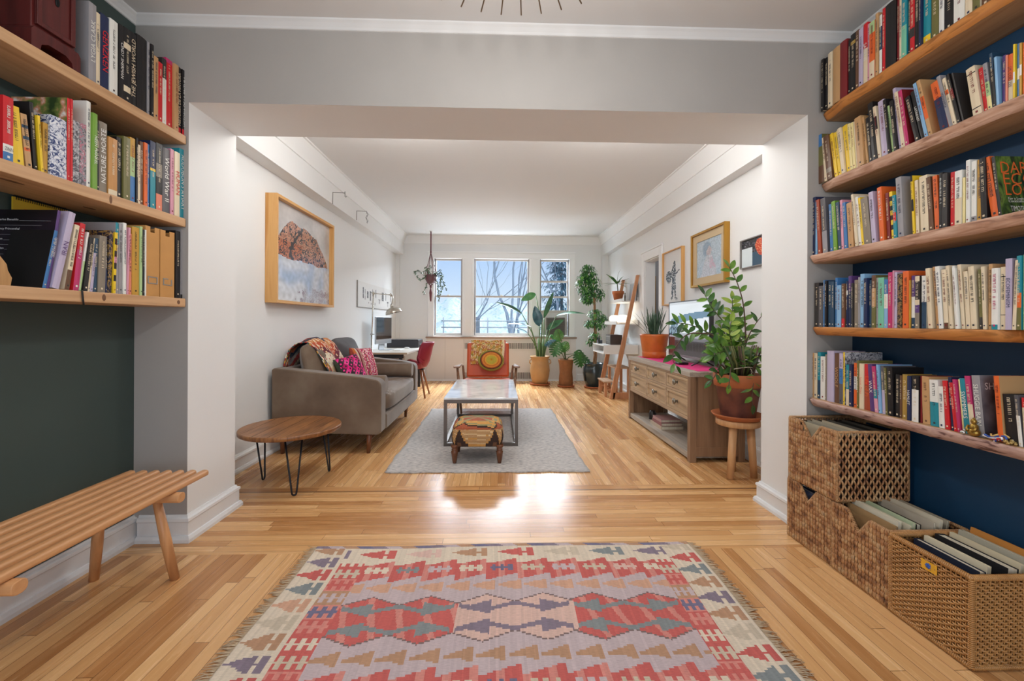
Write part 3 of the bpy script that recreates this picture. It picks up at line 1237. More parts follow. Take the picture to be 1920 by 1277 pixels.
'R5': (1.79, 0.778, '''
2.376 0.021 0.253 0 tn
2.352 0.023 0.252 0 cr
2.327 0.022 0.260 0 te:.6,db
2.289 0.035 0.238 0 wh L=bright_white
2.274 0.012 0.252 0 tp
2.225 0.046 0.273 0 li L=tall_lilac
2.193 0.030 0.263 0 br T=WOOLF/tn
2.166 0.024 0.265 0 li:.3,bl:.3,dg
2.153 0.011 0.273 0 ye
2.127 0.021 0.210 0 te:.6,cr
2.105 0.021 0.212 0 nv
2.080 0.019 0.223 0 or:.3,wh:.3,or
2.065 0.014 0.237 0 ol
2.038 0.024 0.224 0 cr T=Junot_Diaz/co
2.003 0.034 0.224 0 rd:.45,ru T=Life_of_Pi/or
1.977 0.025 0.226 4 pu T=WAX/wh L=purple_and_white
1.954 0.020 0.218 5 mg:.5,te:.2,pk
1.941 0.012 0.228 4 lb
1.924 0.016 0.224 3 dg:.5,li
1.910 0.013 0.217 3 ol
1.880 0.027 0.222 2 bk
1.855 0.021 0.193 0 bk
1.844 0.010 0.191 0 br
1.818 0.024 0.197 0 go L=gold_and_black
1.797 0.018 0.193 0 nv T=HAMLET/wh
1.763 0.030 0.198 0 bk:.3,wh
1.753 0.009 0.200 0 dr
1.719 0.031 0.200 2 tn M=br
1.681 0.035 0.190 2 wh:.48,te L=white-over-blue
1.658 0.021 0.168 2 wh
1.637 0.018 0.193 4 rd
1.623 0.013 0.210 4 nv
1.609 0.013 0.190 6 rd
1.596 0.012 0.204 6 mg
1.589 0.006 0.206 5 py
1.566 0.022 0.211 6 te T=SWIMMERS/wh L=teal
1.547 0.018 0.223 6 mg:.48,cr
1.517 0.028 0.228 5 gy T=SHUGGIE_BAIN/wh L=grey_photograph-cover
1.456 0.017 0.235 4 or D=.22 L=tall_orange-edged_tan
1.416 0.035 0.174 5 bk:.4,bk M=cr L=black_book_with_red_corner
1.403 0.012 0.176 5 dg:.4,wh
1.383 0.019 0.170 3 rd:.2,cr
'''),
}

COVER = {('R3', 'L', 'black_spine'): 'jungle'}


def make_book(shelf, i, row, X, z, out):
    """out: +1 spines face +x (green wall), -1 spines face -x (blue wall)"""
    f = row.split()
    y0, t, h, a = float(f[0]), float(f[1]), float(f[2]), math.radians(float(f[3]))
    o = {q[0]: q[2:] for q in f[5:]}
    bands = []
    for q in f[4].split(','):
        c, _, w = q.partition(':')
        bands.append([c, float(w) if w else None])
    rest = 1 - sum(w for c, w in bands if w)
    nn = sum(1 for c, w in bands if w is None)
    for q in bands:
        if q[1] is None:
            q[1] = rest / nn
    s_ = sum(w for c, w in bands)
    rnd = random.Random(sum(map(ord, shelf)) * 100 + i)
    D = float(o['D']) if 'D' in o else min(.215 if out > 0 else .20, h * rnd.uniform(.62, .74))
    tt = max(.005, t * math.cos(a) - .0006)
    xs = X - out * rnd.uniform(.001, .012)
    xb = xs - out * D
    lead = bands[0][0] if bands[0][1] > .25 or len(bands) < 3 else max(bands, key=lambda q: q[1])[0]
    # label
    uniq = []
    for c, w in sorted(bands, key=lambda q: -q[1]):
        if c in CNAME and CNAME[c] not in uniq and w > .06:
            uniq.append(CNAME[c])
    uniq = uniq[:2]
    size = 'thin ' if t < .014 else ('thick ' if t > .036 else ('tall ' if h > .33 else ''))
    if 'L' in o:
        desc = o['L'].replace('_', ' ')
    else:
        desc = ('leaning ' if abs(a) > .06 else size) + ' and '.join(uniq)
    if 'book' not in desc:
        desc += ' book'
    lab = '%s, %s from the white pier, %s' % (desc, ordinal(i + 1), SHORT[shelf])
    T = None
    if a >= 0:
        pv = Vector((0, y0 + t, z + .0004))
        T = Matrix.Translation(pv) @ Matrix.Rotation(-a, 4, 'X') @ Matrix.Translation((0, -tt, 0))
    else:
        pv = Vector((0, y0, z + .0004))
        T = Matrix.Translation(pv) @ Matrix.Rotation(-a, 4, 'X')
    root = thing('book', lab, 'book', (xs, y0 + t / 2, z), 'books on the ' + SHELFNAME[shelf])
    cmat = bmat(lead)
    near = cmat
    k = shelf + str(i)
    if 'black_spine' in o.get('L', ''):
        near = bmat('jungle')
    elif 'photograph-cover' in o.get('L', ''):
        near = bmat('photo')
    elif 'names_on_black' in o.get('L', ''):
        near = bmat('darkcover')
    elif 'orange-edged' in o.get('L', ''):
        near = bmat('tn')
    elif 'blue-spined_black' in o.get('L', ''):
        near = bmat('bk')
    elif shelf == 'L2' and f[4] == 'rd' and o.get('L') == 'tall_red':
        near = bmat('plantpic')
    elif shelf == 'R5' and f[4] == 'ye':
        near = bmat('floral')
    elif shelf == 'L3' and f[4].startswith('te'):
        near = bmat('gy')
    elif shelf == 'R2' and o.get('L') == 'magenta_red':
        near = bmat('dr')
    b = MB()
    b.T = T
    ct = min(.0022, tt * .2)
    lo, hi = (xb, xs) if out > 0 else (xs, xb)
    b.box(lo, hi, 0, ct, 0, h, near)
    b.box(lo, hi, tt - ct, tt, 0, h, cmat)
    # spine in its bands, slightly rounded
    ns = 4 if 'round' in o.get('L', '') or t > .045 else 2
    zt = h
    for c, w in bands:
        zb = zt - h * w / s_
        m = bmat(c)
        for q in range(ns):
            ya, yb = tt * q / ns, tt * (q + 1) / ns
            bul = lambda y: out * (.0035 if ns == 4 else .0015) * (1 - (2 * y / tt - 1) ** 2)
            pa = [(xs + bul(ya), ya, zb), (xs + bul(yb), yb, zb), (xs + bul(yb), yb, zt), (xs + bul(ya), ya, zt)]
            b.quad(*(pa if out > 0 else pa[::-1]), m)
        zt = zb
    inn = xs - out * .003
    b.box(min(inn, xs), max(inn, xs), ct, tt - ct, 0, h, cmat, {('+x' if out > 0 else '-x'): None})
    b.build('cover', root)
    b = MB()
    b.T = T
    p0, p1 = xb + out * .003, xs - out * .003
    b.box(min(p0, p1), max(p0, p1), ct, tt - ct, .002, h - .003, PAGES)
    b.build('pages', root)
    # title
    lum = sum(lin(PAL.get(lead, '777777')))
    if 'T' in o:
        q = o['T'].split('/')
        up = len(q) > 2
        txt = q[0].replace('_', ' ')
        # x along the text, y up the letters; text runs down the spine (or up)
        ex = Vector((0, 0, 1 if up else -1))
        ey = Vector((0, -out if up else out, 0)) * 1.0
        M = Matrix(((0, ey.x, 0, 0), (0, ey.y, 0, 0), (ex.z, 0, 0, 0), (0, 0, 0, 1)))
        M[0][2] = out
        M = T @ Matrix.Translation((xs + out * .0042, tt / 2, h * .52)) @ M
        tb = text_mesh(txt, P(PAL[q[1]], .5), min(.05, tt * 1.0 if len(txt) < 9 else tt * .85), M, h * .8)
        tb.build('title_lettering', root)
    elif t > .0095 and lead not in SPECIAL:
        ink = o['M'] if 'M' in o else ('cr' if lum < .9 else rnd.choice(['ch', 'nv', 'dr', 'ch']))
        b = MB()
        b.T = T
        im = P(PAL[ink], .5)
        gh = min(.010, tt * .45)
        zz = h * rnd.uniform(.86, .94)
        end = h * rnd.uniform(.35, .5)
        x_ = xs + out * .0021
        yc = tt / 2

        def strip(za, zb_, ya, yb):
            pa = [(x_, ya, za), (x_, yb, za), (x_, yb, zb_), (x_, ya, zb_)]
            b.quad(*(pa if out > 0 else pa[::-1]), im)
        while zz > end:
            w = rnd.uniform(.35, .75) * gh
            if rnd.random() > .16:
                strip(zz - w, zz - w + w * .3, yc - gh / 2, yc + gh / 2)
                if rnd.random() > .4:
                    strip(zz - w, zz, yc - gh / 2, yc - gh / 2 + gh * .22)
                if rnd.random() > .5:
                    strip(zz - w * .3, zz, yc - gh / 2, yc + gh / 2)
            zz -= w + gh * .18
        b.build('title_lettering', root)
        b = MB()
        b.T = T
        strip(h * .05, h * .05 + gh * .8, yc - gh * .4, yc + gh * .4)
        b.build('spine_mark', root)
    return root, T, xs, D, tt, h


BK = {}
for sh, (X_, z_, rows_) in BOOKS.items():
    for i_, r_ in enumerate(rows_.strip().split('\n')):
        BK[(sh, i_)] = make_book(sh, i_, r_, X_, z_, 1 if sh[0] == 'L' else -1)


def cover_text(key, lines, side):
    """lettering on the cover that faces the camera; lines: (text, x, z, size, colour) from the spine edge / bottom"""
    root, T, xs, D, tt, h = BK[key]
    for txt, dx, dz, s, c in lines:
        if side < 0:
            M = T @ Matrix.Translation((xs + dx, -.0008, dz)) @ Matrix.Rotation(PI / 2, 4, 'X')
        else:
            M = T @ Matrix.Translation((xs - D + dx, -.0008, dz)) @ Matrix.Rotation(PI / 2, 4, 'X')
        text_mesh(txt, P(c, .5), s, M, D - .02, 'LEFT').build('title_lettering', root)


def find(sh, word):
    for i_, r_ in enumerate(BOOKS[sh][2].strip().split('\n')):
        if word in r_:
            return (sh, i_)


k_ = find('R3', 'black_spine')
h_ = BK[k_][5]
cover_text(k_, [('DARK', .012, h_ * .80, .062, 'e0682a'), ('ECO', .016, h_ * .61, .062, 'e0682a'), ('LOGY', .020, h_ * .43, .062, 'e0682a'),
                ('For a Logic of Future', .03, h_ * .29, .013, 'e8e4da'), ('Coexistence', .03, h_ * .245, .013, 'e8e4da'), ('TIMOTHY MORTON', .035, h_ * .12, .028, 'e8e4da')], -1)
k_ = find('R5', 'photograph-cover')
h_ = BK[k_][5]
cover_text(k_, [('SHUGGIE', .015, h_ * .82, .036, 'e4e4e6'), ('BAIN', .05, h_ * .66, .036, 'e4e4e6')], -1)
k_ = find('L3', 'names_on')
h_ = BK[k_][5]
cover_text(k_, [('Carlos Basualdo ____________________', .03, h_ * .87, .012, 'dcdce0'), ('______________________________', .02, h_ * .81, .012, 'b8b8c0'),
                ('Nancy Princenthal ________________', .03, h_ * .75, .012, 'dcdce0'), ('______________________________', .02, h_ * .69, .012, 'b8b8c0'),
                ('Huyssen ______', .02, h_ * .62, .012, 'dcdce0'), ('___________', .02, h_ * .56, .012, 'b8b8c0'), ('Paul Celan _____', .02, h_ * .5, .012, 'dcdce0'), ('_________', .02, h_ * .44, .012, 'b8b8c0'),
                ('Salcedo', .02, h_ * .33, .012, 'dcdce0'), ('_______', .02, h_ * .27, .012, 'b8b8c0')], 1)

k_ = find('L2', 'white_and_blue_foot')
root_, T_k, xs_, D_, tt_, h_ = BK[k_]
Mz = T_k @ Matrix.Translation((xs_ + .0042, tt_ / 2, h_ * .185)) @ Matrix(((0, 0, 1, 0), (1, 0, 0, 0), (0, 1, 0, 0), (0, 0, 0, 1)))
text_mesh('ZINN', P('4a4a50', .5), .018, Mz, tt_ * .8).build('title_lettering', root_)

# spiral pad, lying sheets, two cardboard file boxes and the black-backed binder end of the lower shelf
FB = P('c49052', 0.75, bump=.05, bscale=90, var=.08)
for n_, (ya, yb, lab) in enumerate(((2.136, 2.222, 'cardboard file box with a full metal label holder, next to the ring-bound pad'),
                                    (2.228, 2.322, 'cardboard file box with a worn label holder, beside the black binder'))):
    t_ = thing('file_box', lab, 'box', (-1.80, (ya + yb) / 2, 1.32), 'cardboard file boxes')
    b = MB()
    x0, x1, zt = -1.94, -1.722, 1.32 + .345
    th = .003
    b.box(x0, x1, ya, ya + th, 1.3204, zt, FB)
    b.box(x0, x1, yb - th, yb, 1.3204, zt, FB)
    b.box(x0, x0 + th, ya + th, yb - th, 1.3204, zt, FB)
    b.box(x0 + th, x1 - th, ya + th, yb - th, 1.3204, 1.324, FB)
    ym = (ya + yb) / 2
    b.box(x1 - th, x1, ya + th, yb - th, 1.3204, zt - .028, FB)
    b.box(x1 - th, x1, ya + th, ym - .014, zt - .028, zt, FB)
    b.box(x1 - th, x1, ym + .014, yb - th, zt - .028, zt, FB)
    b.build('carton', t_)
    b = MB()
    m = P('b8b8ba', .3, 1.0)
    zc = 1.40
    for q in ((ym - .030, ym + .030, zc - .018, zc - .013), (ym - .030, ym + .030, zc + .013, zc + .018), (ym - .030, ym - .024, zc - .013, zc + .013), (ym + .024, ym + .030, zc - .013, zc + .013)):
        if n_ == 1 and q[3] > zc + .012 and q[2] > zc:
            q = (ym - .030, ym + .004, q[2], q[3])
        b.box(x1, x1 + .002, *q, m)
    b.build('label_holder', t_)
    b = MB()
    b.box(x0 + .02, x1 - .02, ya + .01, yb - .01, 1.3244, zt - .05, PAGES)
    b.build('papers', t_)

# tall yellow wire-bound pad behind the small books, tan wooden bookend at the very end
t_ = thing('notepad', 'yellow and orange wire-bound pad standing behind the small books, lower green-wall shelf', 'notepad', (-1.93, 1.90, 1.32))
b = MB()
b.box(-1.972, -1.966, 1.79, 2.01, 1.3204, 1.70, P('dbb52c', .5), {'+x': P('dbb52c', .5)})
b.box(-1.9655, -1.965, 1.83, 1.99, 1.34, 1.66, P('e08a2c', .5))
b.build('cover', t_)
b = MB()
for k in range(24):
    y = 1.80 + .2 * k / 23
    b.tube([(-1.972, y, 1.690), (-1.976, y, 1.704), (-1.969, y, 1.710), (-1.963, y, 1.702), (-1.964, y, 1.690)], .0012, P('2a2a2c', .3, .8), 5)
b.build('wire_binding', t_)
b = MB()
b.prism([(1.45, 1.3204), (1.60, 1.3204), (1.605, 1.352), (1.592, 1.378), (1.588, 1.40), (1.565, 1.43), (1.50, 1.46), (1.45, 1.46)], 'x', -1.80, -1.765, wood('bookend', 'a87c4c', 'c99c66', 'Z'))
tag(b.build('bookend', fixn=True), 'tan wooden shaped bookend before the large black-covered book', 'bookend')
b = MB()
b.tube([(-1.72, 1.80, 1.3225), (-1.703, 1.80, 1.3225), (-1.7018, 1.80, 1.316), (-1.7015, 1.803, 1.285), (-1.7016, 1.806, 1.262)], .005, P('141416', .6), 6, flat=.15)
tag(b.build('ribbon_bookmark'), 'black ribbon hanging over the edge of the lower green-wall shelf', 'ribbon')

# mustard folder look-alikes: white-labelled folder back
# dark red wooden cabinet on the top left shelf
MAH = wood('mahogany', '3d1414', '5a1f1d', 'Z', 0.35, 0.6, 0.05)
MAHD = P('2a0d0d', .4)
t_ = thing('wooden_cabinet', 'dark red wooden cabinet with a black keyhole plate on the top green-wall shelf', 'cabinet', (-1.83, 1.72, 2.205))
zb = 2.2054
b = MB()
b.box(-1.955, -1.735, 1.635, 1.80, zb + .085, zb + .54, MAH)
b.build('body', t_, bevel=.003)
b = MB()
b.box(-1.735, -1.728, 1.645, 1.79, zb + .10, zb + .53, MAH)
b.box(-1.728, -1.722, 1.645, 1.663, zb + .10, zb + .53, MAH)
b.box(-1.728, -1.722, 1.772, 1.79, zb + .10, zb + .53, MAH)
b.box(-1.728, -1.722, 1.663, 1.772, zb + .10, zb + .118, MAH)
dr = b.build('door', t_, bevel=.002)
b = MB()
b.ell((-1.7265, 1.715, zb + .265), (.003, .014, .024), P('17191a', .4, .6), 14, 8)
b.ell((-1.7265, 1.722, zb + .235), (.003, .009, .018), P('17191a', .4, .6), 14, 8)
b.build('keyhole_plate', dr)
b = MB()
b.prism([(1.625, zb), (1.655, zb), (1.66, zb + .03), (1.685, zb + .045), (1.75, zb + .045), (1.775, zb + .03), (1.78, zb), (1.81, zb), (1.81, zb + .07), (1.80, zb + .085), (1.635, zb + .085), (1.625, zb + .07)], 'x', -1.965, -1.722, MAH)
b.build('plinth', t_, fixn=True)

# ------------------------------------------------------------------ small things on the lowest blue-wall shelf
BRASS = P('a98a45', .35, .9, bump=.3, bscale=120)
t_ = thing('figurine', 'small brass seated figurine before the grey photograph-cover book', 'figurine', (1.785, 1.545, .778))
b = MB()
b.ell((1.785, 1.545, .7935), (.017, .020, .015), BRASS, 14, 8)
b.ell((1.785, 1.545, .812), (.012, .014, .016), BRASS, 12, 8)
b.tube([(1.780, 1.531, .818), (1.773, 1.531, .806), (1.768, 1.540, .799)], .0045, BRASS, 6)
b.tube([(1.780, 1.559, .818), (1.773, 1.560, .806), (1.768, 1.551, .799)], .0045, BRASS, 6)
b.build('body', t_)
b = MB()
b.ell((1.784, 1.545, .8345), (.009, .009, .011), BRASS, 12, 8)
b.ell((1.785, 1.545, .8455), (.004, .004, .004), BRASS, 8, 6)
b.build('head', t_)
t_ = thing('silver_charm', 'small silver charm at the foot of the brass figurine', 'charm', (1.776, 1.574, .778))
b = MB()
b.ell((1.776, 1.576, .786), (.007, .010, .0076), P('c8cccb', .25, .9), 10, 7)
b.ell((1.776, 1.570, .796), (.005, .006, .006), P('c8cccb', .25, .9), 10, 7)
b.build('body', t_)
b = MB()
for k, c in enumerate(('e8e8ea', '2f4f9a', 'c03030', 'e8e8ea', '3a5db0', 'd6b06a')):
    a0 = k * 1.1
    pts = [(1.785 + .012 * math.cos(a0 + q * .9) + .003 * q * math.cos(a0), 1.475 + .010 * q - .028 + .008 * math.sin(a0 + q), .7815 + .004 * k + .006 * math.sin(q * 1.3)) for q in range(6)]
    b.tube(pts, .0032, P(c, .6), 6)
tag(b.build('ribbon_knot'), 'knot of white, blue and red ribbon at the shelf edge beside the brass figurine', 'ribbon')
b = MB()
for k in range(14):
    a0 = k * 2.4
    b.ell((1.786 + .012 * math.cos(a0), 1.425 + .010 * math.sin(a0) + .0012 * k, .7835 + .0006 * k), (.005, .005, .005), P('b79c62', .35, .7), 8, 6)
tag(b.build('bead_string'), 'small heap of brass beads at the end of the lowest blue-wall shelf', 'beads')

# ------------------------------------------------------------------ slatted bench
BEECH = wood('beech', 'b27a4c', 'd09a69', 'Y', 0.4, 0.5, 0.04)
BEECHZ = wood('beech', 'b27a4c', 'd09a69', 'Z', 0.4, 0.5, 0.04)
BEECHX = wood('beech', 'b27a4c', 'd09a69', 'X', 0.4, 0.5, 0.04)
t_ = thing('slatted_bench', 'beech slatted bench with round splayed legs beside the green wall', 'bench', (-1.66, 1.65, 0))
ns_ = 7
for k in range(ns_):
    x = -1.835 + (.36) * k / (ns_ - 1)
    b = MB()
    w, hh = .0185, .0155
    pr = []
    for q in range(12):
        u = 2 * PI * q / 12
        e = lambda c: math.copysign(abs(c) ** .7, c)
        pr.append((x + w * e(math.cos(u)), .4345 + hh * e(math.sin(u))))
    b.prism(pr, 'y', 1.06, 2.20, BEECH, True)
    b.build('slat', t_, bevel=.003)
for yc, s in ((1.985, 1), (1.33, -1)):
    b = MB()
    pr = []
    for q in range(14):
        u = 2 * PI * q / 14
        e = lambda c: math.copysign(abs(c) ** .8, c)
        pr.append((yc + .024 * e(math.cos(u)), .397 + .022 * e(math.sin(u))))
    b.prism(pr, 'x', -1.875, -1.435, BEECHX, True)
    b.build('crossbar', t_, bevel=.003)
    for xa, xf in ((-1.545, -1.497), (-1.79, -1.862)):
        b = MB()
        b.tube([(xa, yc, .384), (xa + (xf - xa) * .5, yc + s * .022, .19), (xf, yc + s * .045, .001)], [.017, .022, .019], BEECHZ, 12)
        b.build('leg', t_)

# ------------------------------------------------------------------ kilim rug of the near room
KC = {k: lin(v) for k, v in dict(cream='d8c9b5', red='c4605a', pink='d0877c', lilac='c0aeb0', peach='cd9f84', tan='b58c6e', teal='83898a', plum='857785', navy='716c86', pale='d6b3a6', beige='c6b7a2', dark='6a5856').items()}
KX0, KX1, KY1 = -.95, 1.03, 2.285
KYC = 1.722
KY0 = 2 * KYC - KY1


def tri_h(u, v, L, Hh):
    """arrow with an H tail pointing to -u; u in 0..L, v in -Hh..Hh"""
    if u < 0 or u > L:
        return False
    a = L * .62
    if u < a:
        return abs(v) < Hh * (math.floor(u / a * 6) + 1) / 6
    w = (u - a) / (L - a)
    if w < .30:
        return abs(v) < Hh * .22
    if w < .75:
        return abs(v) < Hh * 1.0
    return False


def hmotif(u, v, L, Hh):
    """H pair: two uprights and a bar"""
    if not (0 <= u <= L and abs(v) < Hh):
        return False
    w = u / L
    if .06 < w < .24 or .41 < w < .59 or .76 < w < .94:
        return True
    return abs(v) < Hh * .25


def kilim_col(u, v):
    x = KX0 + (KX1 - KX0) * u
    y = KY0 + (KY1 - KY0) * v
    # stepped like woven tapestry
    y = math.floor(y / .0085) * .0085
    x = math.floor(x / .0045) * .0045
    dy = abs(y - KYC)
    r = lambda *a: (math.sin(sum(q * 12.9898 for q in a)) * 43758.5453) % 1
    line = 0.93 + 0.14 * r(math.floor(x / .009), 1.0)
    up = y > KYC

    def sh(c, s=1.0):
        return tuple(q * line * s for q in c)
    # selvedge band at the far and near ends
    if dy > .535:
        k = math.floor((x + dy * 1.2) / .075)
        return sh(KC[('plum', 'lilac', 'tan', 'navy')[k % 4]])
    # left / right borders with arrows
    if dy > .418 or x < -.775 or x > .868:
        if x < -.775 or x > .868:
            p = .105
            k = math.floor((y + .02) / p)
            c = (('teal', 'red', 'plum', 'tan', 'beige', 'peach') if x < 0 else ('tan', 'teal', 'red', 'beige', 'tan', 'plum'))[k % 6]
            vv = ((y + .02) / p - k - .5) * p
            if tri_h(x + .945 if x < 0 else x - .868, vv, .16, .042):
                return sh(KC[c])
            return sh(KC['cream'])
        p = .235
        k = math.floor((x + .02) / p)
        c = ('red', 'beige', 'teal', 'plum', 'red', 'pale', 'tan')[(k + (0 if up else 3)) % 7]
        if tri_h((x + .02) - k * p - .02, (dy - .478), .20, .038):
            return sh(KC[c])
        return sh(KC['cream'])
    # red zigzag bands carrying H motifs
    jag = .045
    px = .15
    fx = ((x + .66) / px) % 1.0
    zz = jag * (math.floor(fx * 6) / 6)
    inner = .27 + (zz if up else jag - zz) - .02
    if -.66 <= x <= .775 and dy > inner:
        k = math.floor((x + .66) / px)
        if hmotif(((x + .66) % px) - px * .12, dy - .338, px * .76, .026):
            return sh(KC[('cream', 'teal', 'lilac', 'cream', 'navy', 'beige', 'lilac', 'beige', 'pale', 'cream')[k % 10]])
        if dy > .378 + (zz if up else jag - zz):
            return sh(KC['cream'])
        return sh(KC['red'] if (math.floor(x / .03) % 3) else KC['pink'])
    # H columns either side of the field
    if x < -.66 or x > .775:
        p = .088
        k = math.floor((y + .03) / p)
        lx = (x + .775) if x < 0 else (x - .775)
        wv = .115 if x < 0 else .093
        if hmotif(lx, ((y + .03) / p - k - .5) * p, wv, .032):
            return sh(KC[('cream', 'pink', 'navy', 'lilac', 'red', 'beige')[k % 6]])
        return sh(KC['pink'] if k % 6 in (2, 4) else (KC['tan'] if k % 6 == 3 else KC['red']))
    # rows of peach triangles
    if .165 < dy < .245:
        p = .118
        lx = ((x + .66 + (.05 if up else 0)) % p) / p
        hv = abs(dy - .203) / .037
        if lx < .88 and hv < (math.floor(lx / .88 * 5) + 1) / 5:
            return sh(KC['peach'] if up else KC['tan'])
        return sh(KC['lilac'])
    # medallions: three hexagons with zigzag arms
    for xc, fg, ar in ((-.415, 'red', 'teal'), (.073, 'pale', 'plum'), (.536, 'red', 'teal')):
        lx = (x - xc) / .247
        ly = (y - KYC) / .142
        if abs(lx) <= 1:
            top = .62 + .38 * (1 - abs(abs(lx) - .5) * 2)
            if abs(ly) < top:
                s = 1
                for sy in (1, -1):
                    m = ly * sy
                    zig = .40 + .26 * (abs(((lx + 1) * 1.0) % 1.0 - .5) * 2 - .5)
                    if abs(m - zig) < .085 and abs(lx) < .94:
                        return sh(KC[ar])
                    # triangle ends of the arms
                    if abs(lx) > .42 and abs(m - .40) < .30 * (1 - (abs(lx) - .42) / .52):
                        return sh(KC[ar])
                if abs(ly) > top - .05:
                    return sh(KC['dark'], 1.4)
                return sh(KC[fg] if fg != 'red' or math.floor((x + y * .3) / .028) % 4 else KC['pink'])
    return sh(KC['lilac'])


KM = colmat('kilim_wool', .95, .5, (60, 420, 60), .13)
t_ = thing('kilim_rug', 'red, cream and lilac patterned kilim rug with side fringes on the near floor', 'rug', (.04, 1.72, 0))
b = MB()
wob = lambda x, y: Vector((x + .006 * math.sin(y * 7), y + .006 * math.sin(x * 5 + 1) + .010 * (x - KX0) / 2, .006 + .0012 * math.sin(x * 9) * math.sin(y * 8)))
b.grid(lambda u, v: wob(KX0 + (KX1 - KX0) * u, KY0 + (KY1 - KY0) * v), 396, 132, KM, kilim_col)
b.build('woven_field', t_, solid=.006)
FR = P('c9b295', .95)
for sd in (-1, 1):
    b = MB()
    rnd = random.Random(5 + sd)
    x = KX0 if sd < 0 else KX1
    y = KY0 + .004
    while y < KY1 - .002:
        p0 = wob(x, y)
        L = rnd.uniform(.03, .062)
        dy = rnd.uniform(-.022, .016)
        b.tube([p0, p0 + Vector((sd * L * .5, dy * .3, -.001)), p0 + Vector((sd * L, dy, -.0035))], [.0019, .0018, .0010], FR, 4)
        y += rnd.uniform(.0038, .0066)
    b.build('fringe', t_)

# ------------------------------------------------------------------ baskets
HY = ramp_mat('water_hyacinth', [(0.30, '70492f'), (0.46, 'a8764c'), (0.6, 'c39a6c'), (0.75, '94806c')], nscale=22, detail=3, rough=.5, bump=.2)
HYR = ramp_mat('hyacinth_rim', [(0.35, '9c6f48'), (0.55, 'c49a6c'), (0.75, 'a8835c')], nscale=30, detail=3, rough=.5, bump=.1)
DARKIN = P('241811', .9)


def strand(b, p0, p1, out, r, m):
    """short plump strand between two points, bulging outwards"""
    p0, p1, out = Vector(p0), Vector(p1), Vector(out)
    pts = [p0 + (p1 - p0) * t + out * (r * 1.1 * math.sin(PI * t)) for t in (0, .25, .5, .75, 1)]
    b.tube(pts, [r * .45, r * .95, r, r * .95, r * .45], m, 6, caps=False)


def rim(b, pts, r, m, closed=False, coil=True):
    pts = [Vector(p) for p in pts]
    b.tube(pts, r * .75, m, 6)
    if coil:
        for a, c in zip(pts, pts[1:]):
            L = (c - a).length
            d = (c - a).normalized()
            n1 = d.orthogonal().normalized()
            n2 = d.cross(n1)
            turns = max(2, int(L / .0065))
            q = [a + d * (L * t / (turns * 6)) + (n1 * math.cos(2 * PI * t / 6) + n2 * math.sin(2 * PI * t / 6)) * r * .8 for t in range(turns * 6 + 1)]
            b.tube(q, r * .36, m, 4, caps=False)


